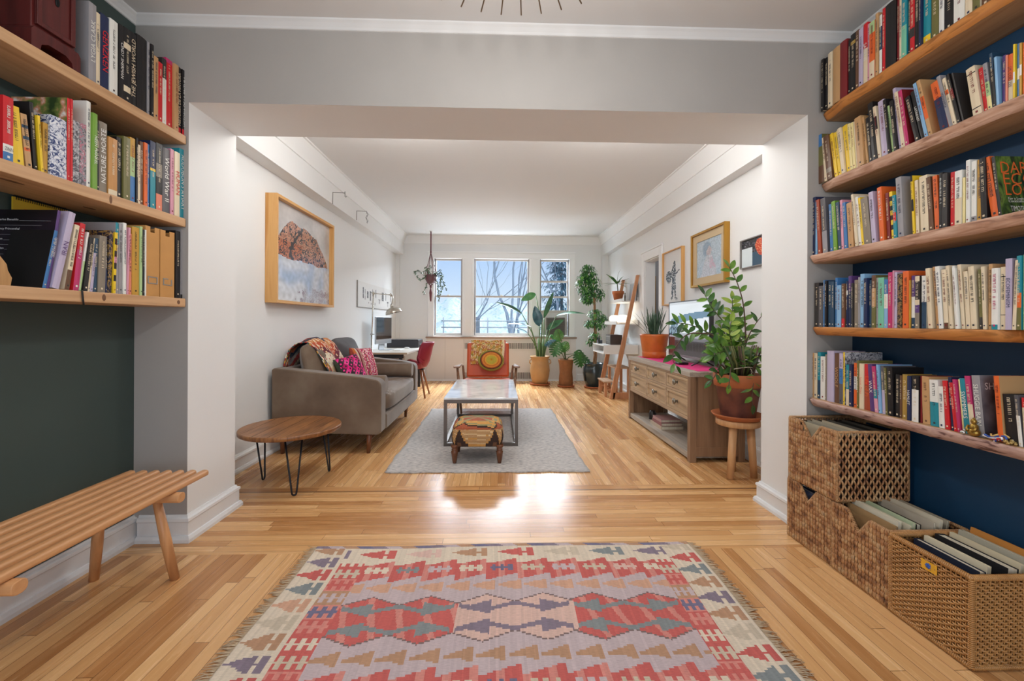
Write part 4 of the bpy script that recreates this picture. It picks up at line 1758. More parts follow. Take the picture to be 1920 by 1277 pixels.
def hyacinth_basket(name, label, x0, x1, y0, y1, z0, h, taper=.0, notch=True, group=None):
    t = thing(name, label, 'basket', ((x0 + x1) / 2, (y0 + y1) / 2, z0), group)
    b = MB()
    rnd = random.Random(11)
    nr = 13

    def corner(ix, iy, v):
        k = taper * v
        return Vector((x0 + k if ix == 0 else x1 - k, y0 + k if iy == 0 else y1 - k, z0 + .004 + (h - .012) * v))
    walls = [((0, 1), (0, 0), (-1, 0, 0), 'chain'), ((0, 0), (1, 0), (0, -1, 0), 'vee'), ((1, 0), (1, 1), (1, 0, 0), 'chain'), ((1, 1), (0, 1), (0, 1, 0), 'vee')]
    for (a, c, out, kind) in walls:
        out = Vector(out)
        Lw = (corner(*a, 0) - corner(*c, 0)).length
        nc = int(Lw / (.0150 if kind == 'vee' else .0185))

        def pt(u, v):
            return corner(*a, v) * (1 - u) + corner(*c, v) * u
        for r in range(nr):
            v0, v1 = r / nr, (r + 1) / nr
            for i in range(nc):
                u = (i + .5) / nc
                if notch and kind == 'chain' and v1 > .78 and abs(u - .5) < .20 * (v1 - .74) / .26:
                    continue
                j = lambda q: (rnd.random() - .5) * q
                if kind == 'vee':
                    s = 1 if (i + r) % 2 else -1
                    w = .40 / nc
                    strand(b, pt(u - s * w, v0 - .01), pt(u + s * w, v1 + .012), out, .0047 + j(.001), HY)
                else:
                    w = .30 / nc
                    for s in (1, -1):
                        strand(b, pt(u - s * w * .3 + s * w * .55 + j(.004), v0 - .012), pt(u + s * w * .8 + j(.004), v1 + .024), out, .0050 + j(.001), HY)
    b.build('woven_wall', t)
    # dark sheets added behind the weave, standing in for the dark inside
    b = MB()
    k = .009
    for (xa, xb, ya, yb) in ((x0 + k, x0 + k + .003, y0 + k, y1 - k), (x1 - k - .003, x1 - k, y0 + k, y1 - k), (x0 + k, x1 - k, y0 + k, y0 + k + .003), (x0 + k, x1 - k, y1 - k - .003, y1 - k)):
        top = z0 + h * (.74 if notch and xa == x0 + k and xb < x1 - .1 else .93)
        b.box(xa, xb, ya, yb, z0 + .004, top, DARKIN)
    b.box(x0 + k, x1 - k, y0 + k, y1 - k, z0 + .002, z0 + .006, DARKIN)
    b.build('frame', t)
    b = MB()
    zt = z0 + h - .007
    T = taper
    ym = (y0 + y1) / 2
    w = (y1 - y0) * .20
    if notch:
        rim(b, [(x0 + T, y1 - T, zt), (x0 + T, ym + w, zt), (x0 + T, ym, z0 + h * .74), (x0 + T, ym - w, zt), (x0 + T, y0 + T, zt)], .0075, HYR)
    else:
        rim(b, [(x0 + T, y1 - T, zt), (x0 + T, y0 + T, zt)], .0075, HYR)
    rim(b, [(x0 + T, y0 + T, zt), (x1 - T, y0 + T, zt), (x1 - T, y1 - T, zt), (x0 + T, y1 - T, zt)], .0075, HYR)
    for ix in (0, 1):
        for iy in (0, 1):
            rim(b, [corner(ix, iy, 0), corner(ix, iy, 1)], .0065, HYR)
    for q in (((x0, y1), (x0, y0)), ((x0, y0), (x1, y0))):
        rim(b, [(q[0][0], q[0][1], z0 + .008), (q[1][0], q[1][1], z0 + .008)], .006, HYR)
    b.build('rim', t)
    return t


G_ = 'woven baskets below the blue-wall shelves'
hyacinth_basket('wicker_basket', 'chunky woven basket on the floor, under the upper basket of the stack', 1.650, 1.99, 2.058, 2.372, 0.0, .332, group=G_)
hyacinth_basket('wicker_basket', 'chunky woven basket of records on top of another basket, under the lowest shelf', 1.640, 1.995, 2.012, 2.350, .335, .345, group=G_)
hyacinth_basket('wicker_basket', 'chunky woven basket of pale files, between the stack and the fine rattan basket', 1.648, 1.99, 1.742, 2.046, 0.0, .332, group=G_)


def flat_item(name, label, cat, x, t, y0, y1, z0, h, m, lean=0.0, group=None, pages=True):
    """sleeve or folder standing in a basket, broad side along y"""
    root = thing(name, label, cat, (x, (y0 + y1) / 2, z0), group)
    T = Matrix.Translation((x, 0, z0)) @ Matrix.Rotation(lean, 4, 'Y')
    b = MB()
    b.T = T
    b.box(-t / 2, -t / 2 + .0012, y0, y1, 0, h, m)
    b.box(t / 2 - .0012, t / 2, y0, y1, 0, h, m)
    b.box(-t / 2 + .0012, t / 2 - .0012, y1 - .0012, y1, 0, h, m)
    b.build('sleeve', root)
    b = MB()
    b.T = T
    b.box(-t / 2 + .0014, t / 2 - .0014, y0 + .004, y1 - .003, .002, h - .004, PAGES if pages else P('2a2724', .6))
    b.build('papers', root)
    return root


rnd = random.Random(3)
# records in the upper basket
for k in range(9):
    c, nm_ = [('b9ad93', 'cream'), ('8f8a7c', 'grey'), ('a39a86', 'beige'), ('3a3834', 'black'), ('c4b79b', 'buff'), ('4a4640', 'charcoal'), ('9c927c', 'khaki'), ('2e2b28', 'dark'), ('6b6459', 'drab')][k]
    flat_item('record_sleeve', '%s record sleeve, %s from the room side of the upper basket' % (nm_, ordinal(k + 1)), 'record', 1.672 + .028 * k, .010, 2.030, 2.330, .345, .312 + .004 * (k % 3), P(c, .6), .10, 'records in the upper basket')
for k in range(4):
    c, nm_ = [('3c4660', 'blue'), ('2a3046', 'navy'), ('55585f', 'grey'), ('8b8577', 'beige')][k]
    flat_item('record_sleeve', '%s sleeve seen through the handle notch of the lower stacked basket' % nm_, 'record', 1.684 + .03 * k, .016, 2.075, 2.355, .008, .285, P(c, .6), 0, 'sleeves in the lower basket')
# files in the middle basket
for k, (x, t, h, c, lab, ln) in enumerate(((1.676, .010, .300, '97774f', 'brown card folder nearest the room side of the file basket', .05), (1.694, .008, .322, 'a8875c', 'tan card folder behind the brown one in the file basket', .05),
                                           (1.714, .014, .340, 'd9d2bd', 'tall cream folder standing in the file basket', .06), (1.738, .010, .332, 'cfc7b0', 'buff folder next to the tall cream one in the file basket', .06),
                                           (1.766, .012, .338, 'b9c6a4', 'pale green folder standing in the file basket', .06), (1.800, .020, .325, '3b352f', 'dark folder behind the pale green one in the file basket', .06),
                                           (1.838, .012, .344, 'b5aa98', 'grey-beige folder behind the dark one in the file basket', .08), (1.872, .014, .350, 'd4cab4', 'ivory folder with loose sheets near the wall side of the file basket', .10),
                                           (1.908, .012, .342, 'a59b88', 'drab folder nearest the wall in the file basket', .12))):
    flat_item('folder', lab, 'folder', x, t, 1.762 + .012 * (k % 3), 2.028, .008, h, P(c, .7), ln, 'folders in the file basket')

# fine rattan basket
RT = ramp_mat('rattan', [(0.25, '9a6a3c'), (0.5, 'bd8a52'), (0.8, 'ab7846')], nscale=9, detail=3, rough=.3, bump=.05)
t_ = thing('rattan_basket', 'fine-woven honey rattan basket of binders, nearest the camera on the floor', 'basket', (1.82, 1.57, 0), G_)
x0, x1, y0, y1, h = 1.640, 1.995, 1.425, 1.728, .325
b = MB()
nw = 30
walls = [((x0, y1), (x0, y0), (-1, 0)), ((x0, y0), (x1, y0), (0, -1)), ((x1, y0), (x1, y1), (1, 0)), ((x1, y1), (x0, y1), (0, 1))]
for a, c, o in walls:
    L = math.hypot(c[0] - a[0], c[1] - a[1])
    ns = int(L / .0165)
    slot = o == (-1, 0)
    for i in range(ns + 1):
        u = i / ns
        p = (a[0] + (c[0] - a[0]) * u, a[1] + (c[1] - a[1]) * u)
        b.tube([(p[0], p[1], .012), (p[0], p[1], h - .012)], .0026, RT, 5, caps=False)
    for r in range(nw):
        z = .02 + (h - .045) * r / (nw - 1)
        pts = []
        for i in range(ns * 2 + 1):
            u = i / (ns * 2)
            w = math.cos(PI * (i / 2) + PI * (r % 2)) if i % 2 == 0 else 0
            pts.append((a[0] + (c[0] - a[0]) * u + o[0] * .0058 * w, a[1] + (c[1] - a[1]) * u + o[1] * .0058 * w, z))
        b.tube(pts, .0038, RT, 5, caps=False)
b.build('woven_wall', t_)
b = MB()
zt = h - .004
rim(b, [(x0, y1, zt), (x0, y0, zt), (x1, y0, zt), (x1, y1, zt), (x0, y1, zt)], .0105, RT)
rim(b, [(x0, y1, .012), (x0, y0, .012), (x1, y0, .012)], .0095, RT)
for p in ((x0, y0), (x0, y1), (x1, y0)):
    rim(b, [(p[0], p[1], .01), (p[0], p[1], h - .01)], .0095, RT)
b.build('rim', t_)
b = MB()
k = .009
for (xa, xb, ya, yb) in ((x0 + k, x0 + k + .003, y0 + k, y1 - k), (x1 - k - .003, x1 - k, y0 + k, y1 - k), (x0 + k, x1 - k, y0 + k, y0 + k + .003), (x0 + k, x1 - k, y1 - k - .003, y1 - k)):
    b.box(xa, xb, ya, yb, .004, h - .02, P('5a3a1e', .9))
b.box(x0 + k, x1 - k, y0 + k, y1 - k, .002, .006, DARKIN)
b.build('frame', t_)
b = MB()
b.box(x0 - .0075, x0 - .0065, 1.535, 1.595, h - .062, h - .026, P('e3a92c', .5))
for k in range(7):
    a0 = 2 * PI * k / 7
    b.tube([(x0 - .0082, 1.567, h - .043), (x0 - .0082, 1.567 + .010 * math.cos(a0), h - .043 + .010 * math.sin(a0))], .0026, P('3560b5', .5), 5)
b.build('handle_tag', t_)['label'] = 'yellow tag with a blue flower'
for k, (x, t, hh, c, lab, ln) in enumerate(((1.672, .008, .292, 'd9b070', 'flowery cream notebook nearest the room side of the rattan basket', .06), (1.702, .024, .310, '1b2438', 'navy binder next to the notebook in the rattan basket', .08),
                                            (1.740, .014, .322, 'd8cdb2', 'cream folder between two dark binders in the rattan basket', .08), (1.792, .040, .328, '17171b', 'thick black binder in the middle of the rattan basket', .10),
                                            (1.838, .014, .335, 'cfc2a4', 'buff folder behind the thick black binder in the rattan basket', .11), (1.874, .020, .345, 'a9a493', 'grey ring-bound pad near the wall side of the rattan basket', .12),
                                            (1.912, .008, .356, 'c8863e', 'orange card nearest the wall in the rattan basket', .14))):
    flat_item('binder', lab, 'binder', x, t, 1.452 + .012 * (k % 3), 1.705, .008, hh, P(c, .5), ln, 'binders in the rattan basket')

# ------------------------------------------------------------------ ceiling sunburst of the near room
t_ = thing('sunburst_chandelier', 'brass sunburst ceiling light with thin radiating rods', 'ceiling light', (.05, 1.285, 2.55))
BR = P('8a6a45', .35, .9)
cx, cy, cz = .05, 1.285, 2.55
b = MB()
b.lathe([(.06, .285), (.062, .30)], (cx, cy, cz), BR)
b.tube([(cx, cy, cz + .29), (cx, cy, cz + .05)], .008, BR, 10)
b.build('stem', t_)
b = MB()
b.ell((cx, cy, cz), (.07, .07, .05), BR, 18, 10)
b.build('hub', t_)
for k in range(42):
    a0 = 2 * PI * k / 42
    d = Vector((math.cos(a0), math.sin(a0), 0))
    b = MB()
    c = Vector((cx, cy, cz))
    R = .59
    b.tube([c + d * .06, c + d * R], [.0035, .0030], BR, 6)
    b.build('rod', t_)
b = MB()
b.lathe([(.0, -.055), (.05, -.05), (.075, -.035), (.075, -.015)], (cx, cy, cz - .02), emit('ffe9c8', 6), 20, capb=False)
b.build('bulb', t_)
pl = bpy.data.lights.new('chandelier_light', 'POINT')
pl.energy = 30
pl.color = (1.0, 0.97, 0.93)
pl.shadow_soft_size = .045
po = bpy.data.objects.new('chandelier_light', pl)
po.location = (cx, cy, cz - .17)
COL.objects.link(po)

# ------------------------------------------------------------------ living room: rug, coffee table, footstool
def blob(f, k, p):
    return noise.noise(Vector(p) * f + Vector((k * 3.7, k, 0)))


GR = ramp_mat('grey_wool_rug', [(0.30, '8f8b8b'), (0.5, 'b9b4b1'), (0.7, 'cfc9c3')], scale=(9, 26, 9), nscale=3.0, detail=9, rough=.95, bump=.5)
b = MB()
w_ = lambda t, s: .006 * math.sin(t * 23 + s) + .004 * math.sin(t * 61 + s)
b.grid(lambda u, v: (-.90 + 1.63 * u + (w_(v, 1) if u in (0, 1) else 0), 3.395 + 2.475 * v + (w_(u, 2) if v in (0, 1) else 0), .0058), 60, 60, GR)
tag(b.build('wool_rug', solid=.010), 'pale grey flecked wool rug under the marble coffee table', 'rug')

STEEL = P('6d6560', .35, .85)
MARB = ramp_mat('marble', [(0.30, 'c6c9ce'), (0.42, 'e6e8ea'), (0.6, 'f8f9fa'), (0.9, 'f0f1f2')], nscale=3.2, detail=8, rough=.08, bump=0, dist=1.2)
t_ = thing('coffee_table', 'marble-topped coffee table with an open square steel frame on the grey rug', 'coffee table', (-.163, 4.76, .012))
X0, X1, Y0, Y1, ZT = -.518, .192, 4.085, 5.40, .474
b = MB()
b.box(X0, X1, Y0, Y1, ZT - .018, ZT, MARB)
b.build('tabletop', t_, bevel=.002)
b = MB()
s = .030
for x in (X0, X1 - s):
    b.box(x, x + s, Y0, Y1, ZT - .052, ZT - .0185, STEEL)
    b.box(x, x + s, Y0 + s, Y1 - s, .0125, .0125 + s, STEEL)
for y in (Y0, Y1 - s):
    b.box(X0 + s, X1 - s, y, y + s, ZT - .052, ZT - .0185, STEEL)
    b.box(X0 + s, X1 - s, y, y + s, .0125, .0125 + s, STEEL)
b.build('frame', t_)
for x in (X0, X1 - s):
    for y in (Y0, Y1 - s):
        b = MB()
        b.box(x, x + s, y, y + s, .0125, ZT - .052, STEEL)
        b.build('leg', t_)

FC = {k: lin(v) for k, v in dict(sand='b48e63', gold='c6924f', rust='a4573a', dark='3c2b25', brown='6b4a34', sage='8d8a63', cream='d3b88c').items()}


def stool_col(u, v):
    """footstool cover: u round the sides, v from the lower edge (0) to the middle of the top (1)"""
    a = (u * 8) % 1.0
    tri = 1 - abs(a - .5) * 2
    r = (math.sin(u * 311 + v * 97) * 43758.5) % 1
    k = .9 + .2 * r
    st = math.floor(tri * 7) / 7
    if v < .50 and v < st * .62:
        c = FC['dark']
        if v < .12 and tri > .7:
            c = FC['brown']
    elif v < .50 and v < st * .62 + .07:
        c = FC['gold']
    elif v < .52:
        c = FC['sand'] if (math.floor(u * 40) + math.floor(v * 30)) % 4 else (FC['cream'] if r > .4 else FC['gold'])
    else:
        a2 = (u * 5) % 1
        t2 = 1 - abs(a2 - .5) * 2
        s2 = math.floor(t2 * 6) / 6
        w = (v - .52) / .48
        if w < s2 * .55:
            c = FC['rust']
        elif w < s2 * .55 + .12:
            c = FC['dark']
        elif w > .72:
            c = FC['rust'] if math.floor(u * 10) % 2 else FC['sage']
        else:
            c = FC['gold'] if (math.floor(u * 20) + math.floor(w * 9)) % 3 else FC['sage']
    return tuple(q * k for q in c)


t_ = thing('footstool', 'low footstool in tan and brown kilim cloth with turned wooden legs on the grey rug', 'footstool', (-.175, 3.76, .012))
b = MB()
cx, cy = -.175, 3.76


def stool_pt(u, v):
    a = 2 * PI * u
    e = lambda c: math.copysign(abs(c) ** .38, c)
    if v < .5:
        k = 1 + .05 * math.sin(PI * v / .5)
        return (cx + .212 * k * e(math.cos(a)), cy + .185 * k * e(math.sin(a)), .158 + .135 * v / .5)
    w = (v - .5) / .5
    k = math.cos(w * PI / 2) ** .55
    return (cx + .212 * k * e(math.cos(a)), cy + .185 * k * e(math.sin(a)), .293 + .068 * math.sin(w * PI / 2))


b.grid(stool_pt, 112, 40, colmat('kilim_upholstery', .95, .5, (200, 200, 200), .15), stool_col)
b.build('upholstery', t_, fixn=True)
LEGW = wood('walnut', '4f2d19', '74452a', 'Z', .35, 1, .05)
for x in (-.364, .014):
    for y in (3.60, 3.92):
        b = MB()
        b.lathe([(.014, .0125), (.020, .04), (.028, .095), (.030, .112), (.022, .118), (.026, .126), (.026, .132), (.020, .138), (.032, .150), (.032, .168)], (x, y, 0), LEGW, 18)
        b.build('leg', t_)
b = MB()
b.box(cx - .19, cx + .19, cy - .165, cy + .165, .150, .17, P('2d201a', .8))
b.build('frame', t_)

# ------------------------------------------------------------------ round side table on hairpin legs
OAKR = ramp_mat('reclaimed_oak', [(0.28, '5a351c'), (0.5, '8a5a33'), (0.66, 'a06c3e'), (0.8, '6a4022')], scale=(30, 3, 10), nscale=1.0, detail=8, rough=.35, bump=.2, dist=1.2)
t_ = thing('side_table', 'round brown wooden side table on black hairpin legs before the sofa', 'side table', (-1.545, 3.20, 0))
tx, ty, tr, tz = -1.545, 3.245, .348, .418
b = MB()
b.lathe([(tr - .012, tz - .034), (tr - .002, tz - .028), (tr, tz - .008), (tr - .004, tz - .001), (tr - .008, tz)], (tx, ty, 0), OAKR, 56)
b.build('tabletop', t_)
b = MB()
JW = P('3c2413', .6)
for k in range(5):
    xx = tx - tr + 2 * tr * (k + 1) / 6
    hl = math.sqrt(tr ** 2 - (xx - tx) ** 2) - .012
    b.box(xx - .0012, xx + .0012, ty - hl, ty + hl, tz, tz + .0006, JW)
b.build('plank_joint', t_)
IRON = P('2b2b30', .4, .7)
for fx, fy in ((-1.762, 3.267), (-1.392, 2.965), (-1.343, 3.44)):
    d = Vector((fx - tx, fy - ty, 0)).normalized()
    n_ = Vector((-d.y, d.x, 0))
    top = Vector((tx, ty, tz - .036)) + d * .245
    foot = Vector((fx, fy, .009))
    b = MB()
    pts = [top + n_ * .055]
    pts.append(foot + n_ * .016 + Vector((0, 0, .03)))
    for q in range(7):
        a = PI * q / 6
        pts.append(foot + n_ * .014 * math.cos(a) + Vector((0, 0, .014 - .014 * math.sin(a))))
    pts.append(foot - n_ * .016 + Vector((0, 0, .03)))
    pts.append(top - n_ * .055)
    b.tube(pts, .0062, IRON, 8)
    b.build('leg', t_)
    b = MB()
    b.prism([(top.x + d.x * x_ + n_.x * y_, top.y + d.y * x_ + n_.y * y_) for x_, y_ in ((-.03, -.06), (.015, -.06), (.015, .06), (-.03, .06))], 'z', tz - .038, tz - .0345, IRON)
    b.build('bracket', t_, fixn=True)

# ------------------------------------------------------------------ sofa
VEL = ramp_mat('taupe_velvet', [(0.3, '5f4d3e'), (0.5, '705c4b'), (0.75, '80705f')], nscale=3.5, detail=5, rough=.75, bump=.04)
for n_ in VEL.node_tree.nodes:
    if n_.type == 'BSDF_PRINCIPLED':
        setin(n_, Sheen_Weight=.35, Sheen_Roughness=.35)
VEL_SHADE = ramp_mat('taupe_velvet_shade', [(0.3, '4a474a'), (0.5, '595658'), (0.75, '68656a')], nscale=3.5, detail=5, rough=.75, bump=.04)  # same velvet as the sofa; its shade is put into the colour
PIPE = P('54483d', .8)
t_ = thing('sofa', 'taupe velvet two-seat sofa with tapered wooden legs beside the long wall', 'sofa', (-1.55, 4.75, 0))
SX0, SX1 = -2.03, -1.055
SY0, SY1 = 3.885, 5.63


def arm_poly():
    zt = lambda x: .775 - .10 * ((x - SX0) / (SX1 - SX0)) ** 1.0
    p = [(SX0, .20), (SX1 - .03, .175), (SX1, .20)]
    for k in range(7):
        a = PI / 2 * k / 6
        p.append((SX1 - .07 + .07 * math.cos(a), zt(SX1) - .07 + .07 * math.sin(a)))
    for k in range(1, 9):
        x = SX1 - .07 - (SX1 - .07 - SX0 - .02) * k / 8
        p.append((x, zt(x) + .004))
    p.append((SX0, zt(SX0) - .01))
    return p


for y0 in (SY0, SY1 - .16):
    b = MB()
    b.prism(arm_poly(), 'y', y0, y0 + .16, VEL, False)
    b.build('armrest', t_, bevel=.022, fixn=True)
b = MB()
b.box(SX0, SX0 + .085, SY0 + .162, SY1 - .162, .20, .765, VEL)
b.build('backrest', t_, bevel=.025)
b = MB()
b.box(SX0 + .087, SX1 + .008, SY0 + .162, SY1 - .162, .19, .335, VEL)
b.build('seat_base', t_, bevel=.02)
b = MB()
ym = (SY0 + SY1) / 2
wr = lambda p: Vector((p.x, p.y, p.z + .008 * math.sin(p.y * 60 + 2 * math.sin(p.x * 9)) * (1 if p.z > 0 else 0) * min(1, abs(p.x + .1) * 3)))
b.ell(((SX0 + .09 + SX1 + .022) / 2, ym, .425), ((SX1 + .022 - SX0 - .09) / 2, (SY1 - SY0) / 2 - .165, .088), VEL, 72, 18, .28, mod=wr)
b.build('seat_cushion', t_)
for x, y in ((-1.18, 3.93), (-1.95, 3.93), (-1.165, 5.42), (-1.95, 5.52)):
    b = MB()
    b.tube([(x, y, .0), (x + (.008 if x > -1.5 else -.0), y, .2)], [.016, .030], LEGW, 14)
    b.build('leg', t_)


def cushion(name, label, cat, c, r, m, rx=0, ry=0, rz=0, colf=None, e=.42, group=None, seam=None):
    b = MB()
    b.T = Matrix.Translation(c) @ Matrix.Rotation(rz, 4, 'Z') @ Matrix.Rotation(ry, 4, 'Y') @ Matrix.Rotation(rx, 4, 'X')

    def md(p):
        # pinch the thin axis (x) towards the edges
        q = max(abs(p.y) / r[1], abs(p.z) / r[2])
        k = 1 - .75 * max(0, q - .35) / .65
        return Vector((p.x * max(.12, k), p.y, p.z + .006 * noise.noise(p * 9)))
    nf = 64 if colf else 40

    def fn(u, v):
        a = 2 * PI * u
        t = -PI / 2 + PI * v
        return md(Vector((r[0] * math.copysign(abs(math.cos(t)) ** .8 * abs(math.cos(a)) ** .8, math.cos(a)), 0, 0)))
    if colf is None:
        b.ell((0, 0, 0), r, m, nf, 28, e, mod=md)
    else:
        # two printed faces, each a grid
        for s in (1, -1):
            def fn(u, v, s=s):
                y, z = (u * 2 - 1), (v * 2 - 1)
                g = (1 - abs(y) ** 2.6) * (1 - abs(z) ** 2.6)
                cx_ = r[0] * s * max(0, g) ** .5
                ins = 1 - .05 * (1 - abs(z)) * abs(y) ** 4
                ins2 = 1 - .05 * (1 - abs(y)) * abs(z) ** 4
                return (cx_, y * r[1] * ins, z * r[2] * ins2)
            b.grid(fn, 40, 40, m, (lambda u, v, s=s: colf(u, v, s)))
    return b


b = cushion('c', '', '', (-1.815, 4.415, .750), (.140, .365, .240), VEL, 0, -.18, .05)
tag(b.build('back_cushion'), 'plump taupe back cushion behind the kilim throw, at the near end of the sofa', 'cushion', 'sofa back cushions')
b = cushion('c', '', '', (-1.815, 5.12, .760), (.140, .325, .250), VEL_SHADE, 0, -.18, -.03)
tag(b.build('back_cushion'), 'taupe back cushion toned dark for shade, at the far end of the sofa', 'cushion', 'sofa back cushions')
for y, lab in ((4.135, 'round taupe bolster inside the near sofa arm'), (5.375, 'taupe bolster lying along the far sofa arm')):
    b = MB()
    xa, xb, rr = -1.70, -1.085, .088
    pts, rs = [], []
    for k in range(9):
        pts.append((xa + (xb - xa) * k / 8, y, .598))
        rs.append(rr)
    b.tube([(xa - .012, y, .598)] + pts + [(xb + .012, y, .598)], [rr * .82] + rs + [rr * .82], VEL, 22)
    t2 = b.build('bolster')
    tag(t2, lab, 'bolster', 'sofa bolsters')

# throw blanket draped over the near back cushion
TC = [lin(c) for c in ('b03a34', '2f3c52', 'd9c9ae', 'c8643c', '6d2e3a', 'a9a29a', 'c7885a', 'd4b48c', '7d2530', 'e0d2bb', '394a5c', 'bb5538')]


def throw_col(u, v):
    k = math.floor((u * .95 + .02 * math.sin(v * 30)) * 15)
    r = (math.sin(math.floor(u * 60) * 12.9 + math.floor(v * 40) * 78.2) * 43758.5) % 1
    if u < .12:
        c = [lin(q) for q in ('3a3038', 'c23b35', 'd8a13f', '2f5a58', 'e5dac4')][int(r * 5) % 5]
    elif u > .90:
        c = lin('d8c9ad')
    else:
        band = math.floor(v * 13 + .8 * math.sin(u * 9))
        c = TC[(band * 5 + (3 if r > .82 else 0)) % 12]
    return tuple(q * (.85 + .3 * r) for q in c)


def throw_pt(u, v):
    y = 4.45 + (u - .5) * .56
    # path over the cushion: from the back, over the crest, down the front to the seat
    path = [(-2.055, .74), (-2.05, .84), (-2.02, .94), (-1.95, 1.003), (-1.85, 1.008), (-1.755, .955), (-1.695, .87), (-1.655, .76), (-1.62, .64), (-1.54, .545)]
    f = v * (len(path) - 1)
    i = min(len(path) - 2, int(f))
    t = f - i
    x = path[i][0] * (1 - t) + path[i + 1][0] * t
    z = path[i][1] * (1 - t) + path[i + 1][1] * t
    n = .012 * math.sin(u * 14 + v * 5) + .008 * math.sin(v * 17)
    sag = -.04 * abs(u - .5) ** 2 * 4 * (1 if .15 < v < .9 else .3)
    return (x + n * .6, y + .02 * math.sin(v * 9) + .25 * (v - .5) * .25, z + n + sag + .012)


b = MB()
b.grid(throw_pt, 60, 80, colmat('kilim_throw', .95, .5, (150, 150, 150), .15), throw_col)
t_ = thing('throw_blanket', 'striped red, blue and cream kilim throw draped over the near back cushion', 'blanket', (-1.75, 4.44, .55))
b.build('woven_cloth', t_, solid=.008)
b = MB()
rnd = random.Random(4)
for k in range(30):
    p = Vector(throw_pt(k / 29, 0))
    b.tube([p, p + Vector((-.012, rnd.uniform(-.012, .012), -.02)), p + Vector((-.010, rnd.uniform(-.02, .02), -.05))], .003, P(('d9cdb6', 'a33a34', 'd0a050')[k % 3], .9), 4)
b.build('fringe', t_)


def diam_col(u, v, s):
    a, c = u * 5, v * 5
    p, q = (a + c) % 1.0, (a - c) % 1.0
    k = (math.floor(a + c) * 3 + math.floor(a - c)) % 5
    r = (math.sin(math.floor(u * 40) * 12.9 + math.floor(v * 40) * 78.2) * 43758.5) % 1
    c0 = lin(('e2187f', '3a2a2e', 'e84a94', '2c2024', 'b3105f')[k])
    if abs(p - .5) < .14 and abs(q - .5) < .14:
        c0 = lin('2a2228' if k in (0, 2, 4) else 'e63c8c')
    if u < .06:
        c0 = lin('39402f')
    return tuple(x * (.85 + .3 * r) for x in c0)


def strip_col(u, v, s):
    r = (math.sin(math.floor(u * 60) * 12.9 + math.floor(v * 60) * 78.2) * 43758.5) % 1
    k = math.floor(u * 17)
    base = lin(('8e3b2b', 'c46a35', 'd9c9b0', '7d2a3c', 'b5857a', 'e0d4c4', 'b8345a', '54603f', 'd49a5a', 'c9a9b4', 'a02c50', 'e2d6c8')[k % 12])
    if u > .3:
        z = abs(((v * 9) % 1) - .5) * 2
        if abs(z - ((u * 17) % 1)) < .35:
            base = lin('c22a60')
        elif r > .7:
            base = lin('efe4d6')
    return tuple(x * (.85 + .3 * r) for x in base)


b = cushion('c', '', '', (-1.52, 4.47, .675), (.065, .20, .175), colmat('diamond_cloth', .95, .4, (300, 300, 300), .1), .10, -.40, -.30, diam_col)
tag(b.build('throw_pillow', fixn=False), 'magenta and black diamond-patterned throw pillow leaning on the throw', 'pillow', 'throw pillows on the sofa')
b = cushion('c', '', '', (-1.53, 4.92, .712), (.07, .21, .195), colmat('striped_cloth', .95, .4, (300, 300, 300), .1), -.06, -.32, -.25, strip_col)
tag(b.build('throw_pillow', fixn=False), 'striped embroidered throw pillow against the shade-toned back cushion', 'pillow', 'throw pillows on the sofa')

# ------------------------------------------------------------------ orange armchair
ORL = P('cf531f', .45, bump=.03, bscale=80, var=.05)
ARMW = wood('teak', '6a4630', '8d6246', 'Y', .25, 1, .04)
t_ = thing('armchair', 'orange upholstered armchair with paddle-shaped wooden arms facing the coffee table', 'armchair', (-.147, 5.9, 0))
acx = -.150
b = MB()
b.T = Matrix.Translation((acx, 6.20, .40)) @ Matrix.Rotation(-.22, 4, 'X')
b.box(-.305, .305, -.045, .045, 0, .50, ORL)
b.build('backrest', t_, bevel=.025)
b = MB()
b.T = Matrix.Translation((acx, 5.58, .455)) @ Matrix.Rotation(-.10, 4, 'X')
b.box(-.325, .325, 0, .60, -.10, 0, ORL)
b.build('seat', t_, bevel=.03)
for sx in (-1, 1):
    b = MB()
    x = acx + sx * .39
    poly = [(x - .042, 5.56), (x - .035, 5.53), (x + .035, 5.53), (x + .042, 5.56), (x + .030, 5.80), (x + .018, 6.05), (x + .014, 6.28), (x - .014, 6.28), (x - .018, 6.05), (x - .030, 5.80)]
    b.T = Matrix.Translation((0, 5.55, .612)) @ Matrix.Rotation(-.05, 4, 'X') @ Matrix.Translation((0, -5.55, 0))
    b.prism(poly, 'z', -.012, .012, ARMW)
    b.build('armrest', t_, bevel=.006, fixn=True)
    b = MB()
    b.tube([(acx + sx * .325, 5.545, .012), (acx + sx * .36, 5.60, .30), (acx + sx * .385, 5.62, .60)], [.014, .020, .017], ARMW, 12)
    b.build('leg', t_)
    b = MB()
    b.tube([(acx + sx * .325, 6.34, .0), (acx + sx * .345, 6.25, .35), (acx + sx * .365, 6.25, .565)], [.013, .019, .015], ARMW, 12)
    b.build('leg', t_)
b = MB()
b.box(acx - .35, acx + .35, 5.60, 5.63, .31, .35, ARMW)
b.box(acx - .35, acx + .35, 6.20, 6.23, .26, .30, ARMW)
b.build('rail', t_)
# crocheted blanket on the back
CB = [lin(c) for c in ('c98a3c', 'd6a85a', 'b5703a', 'c7953f', '9d8a45', 'd9b27a', 'b86a4a')]


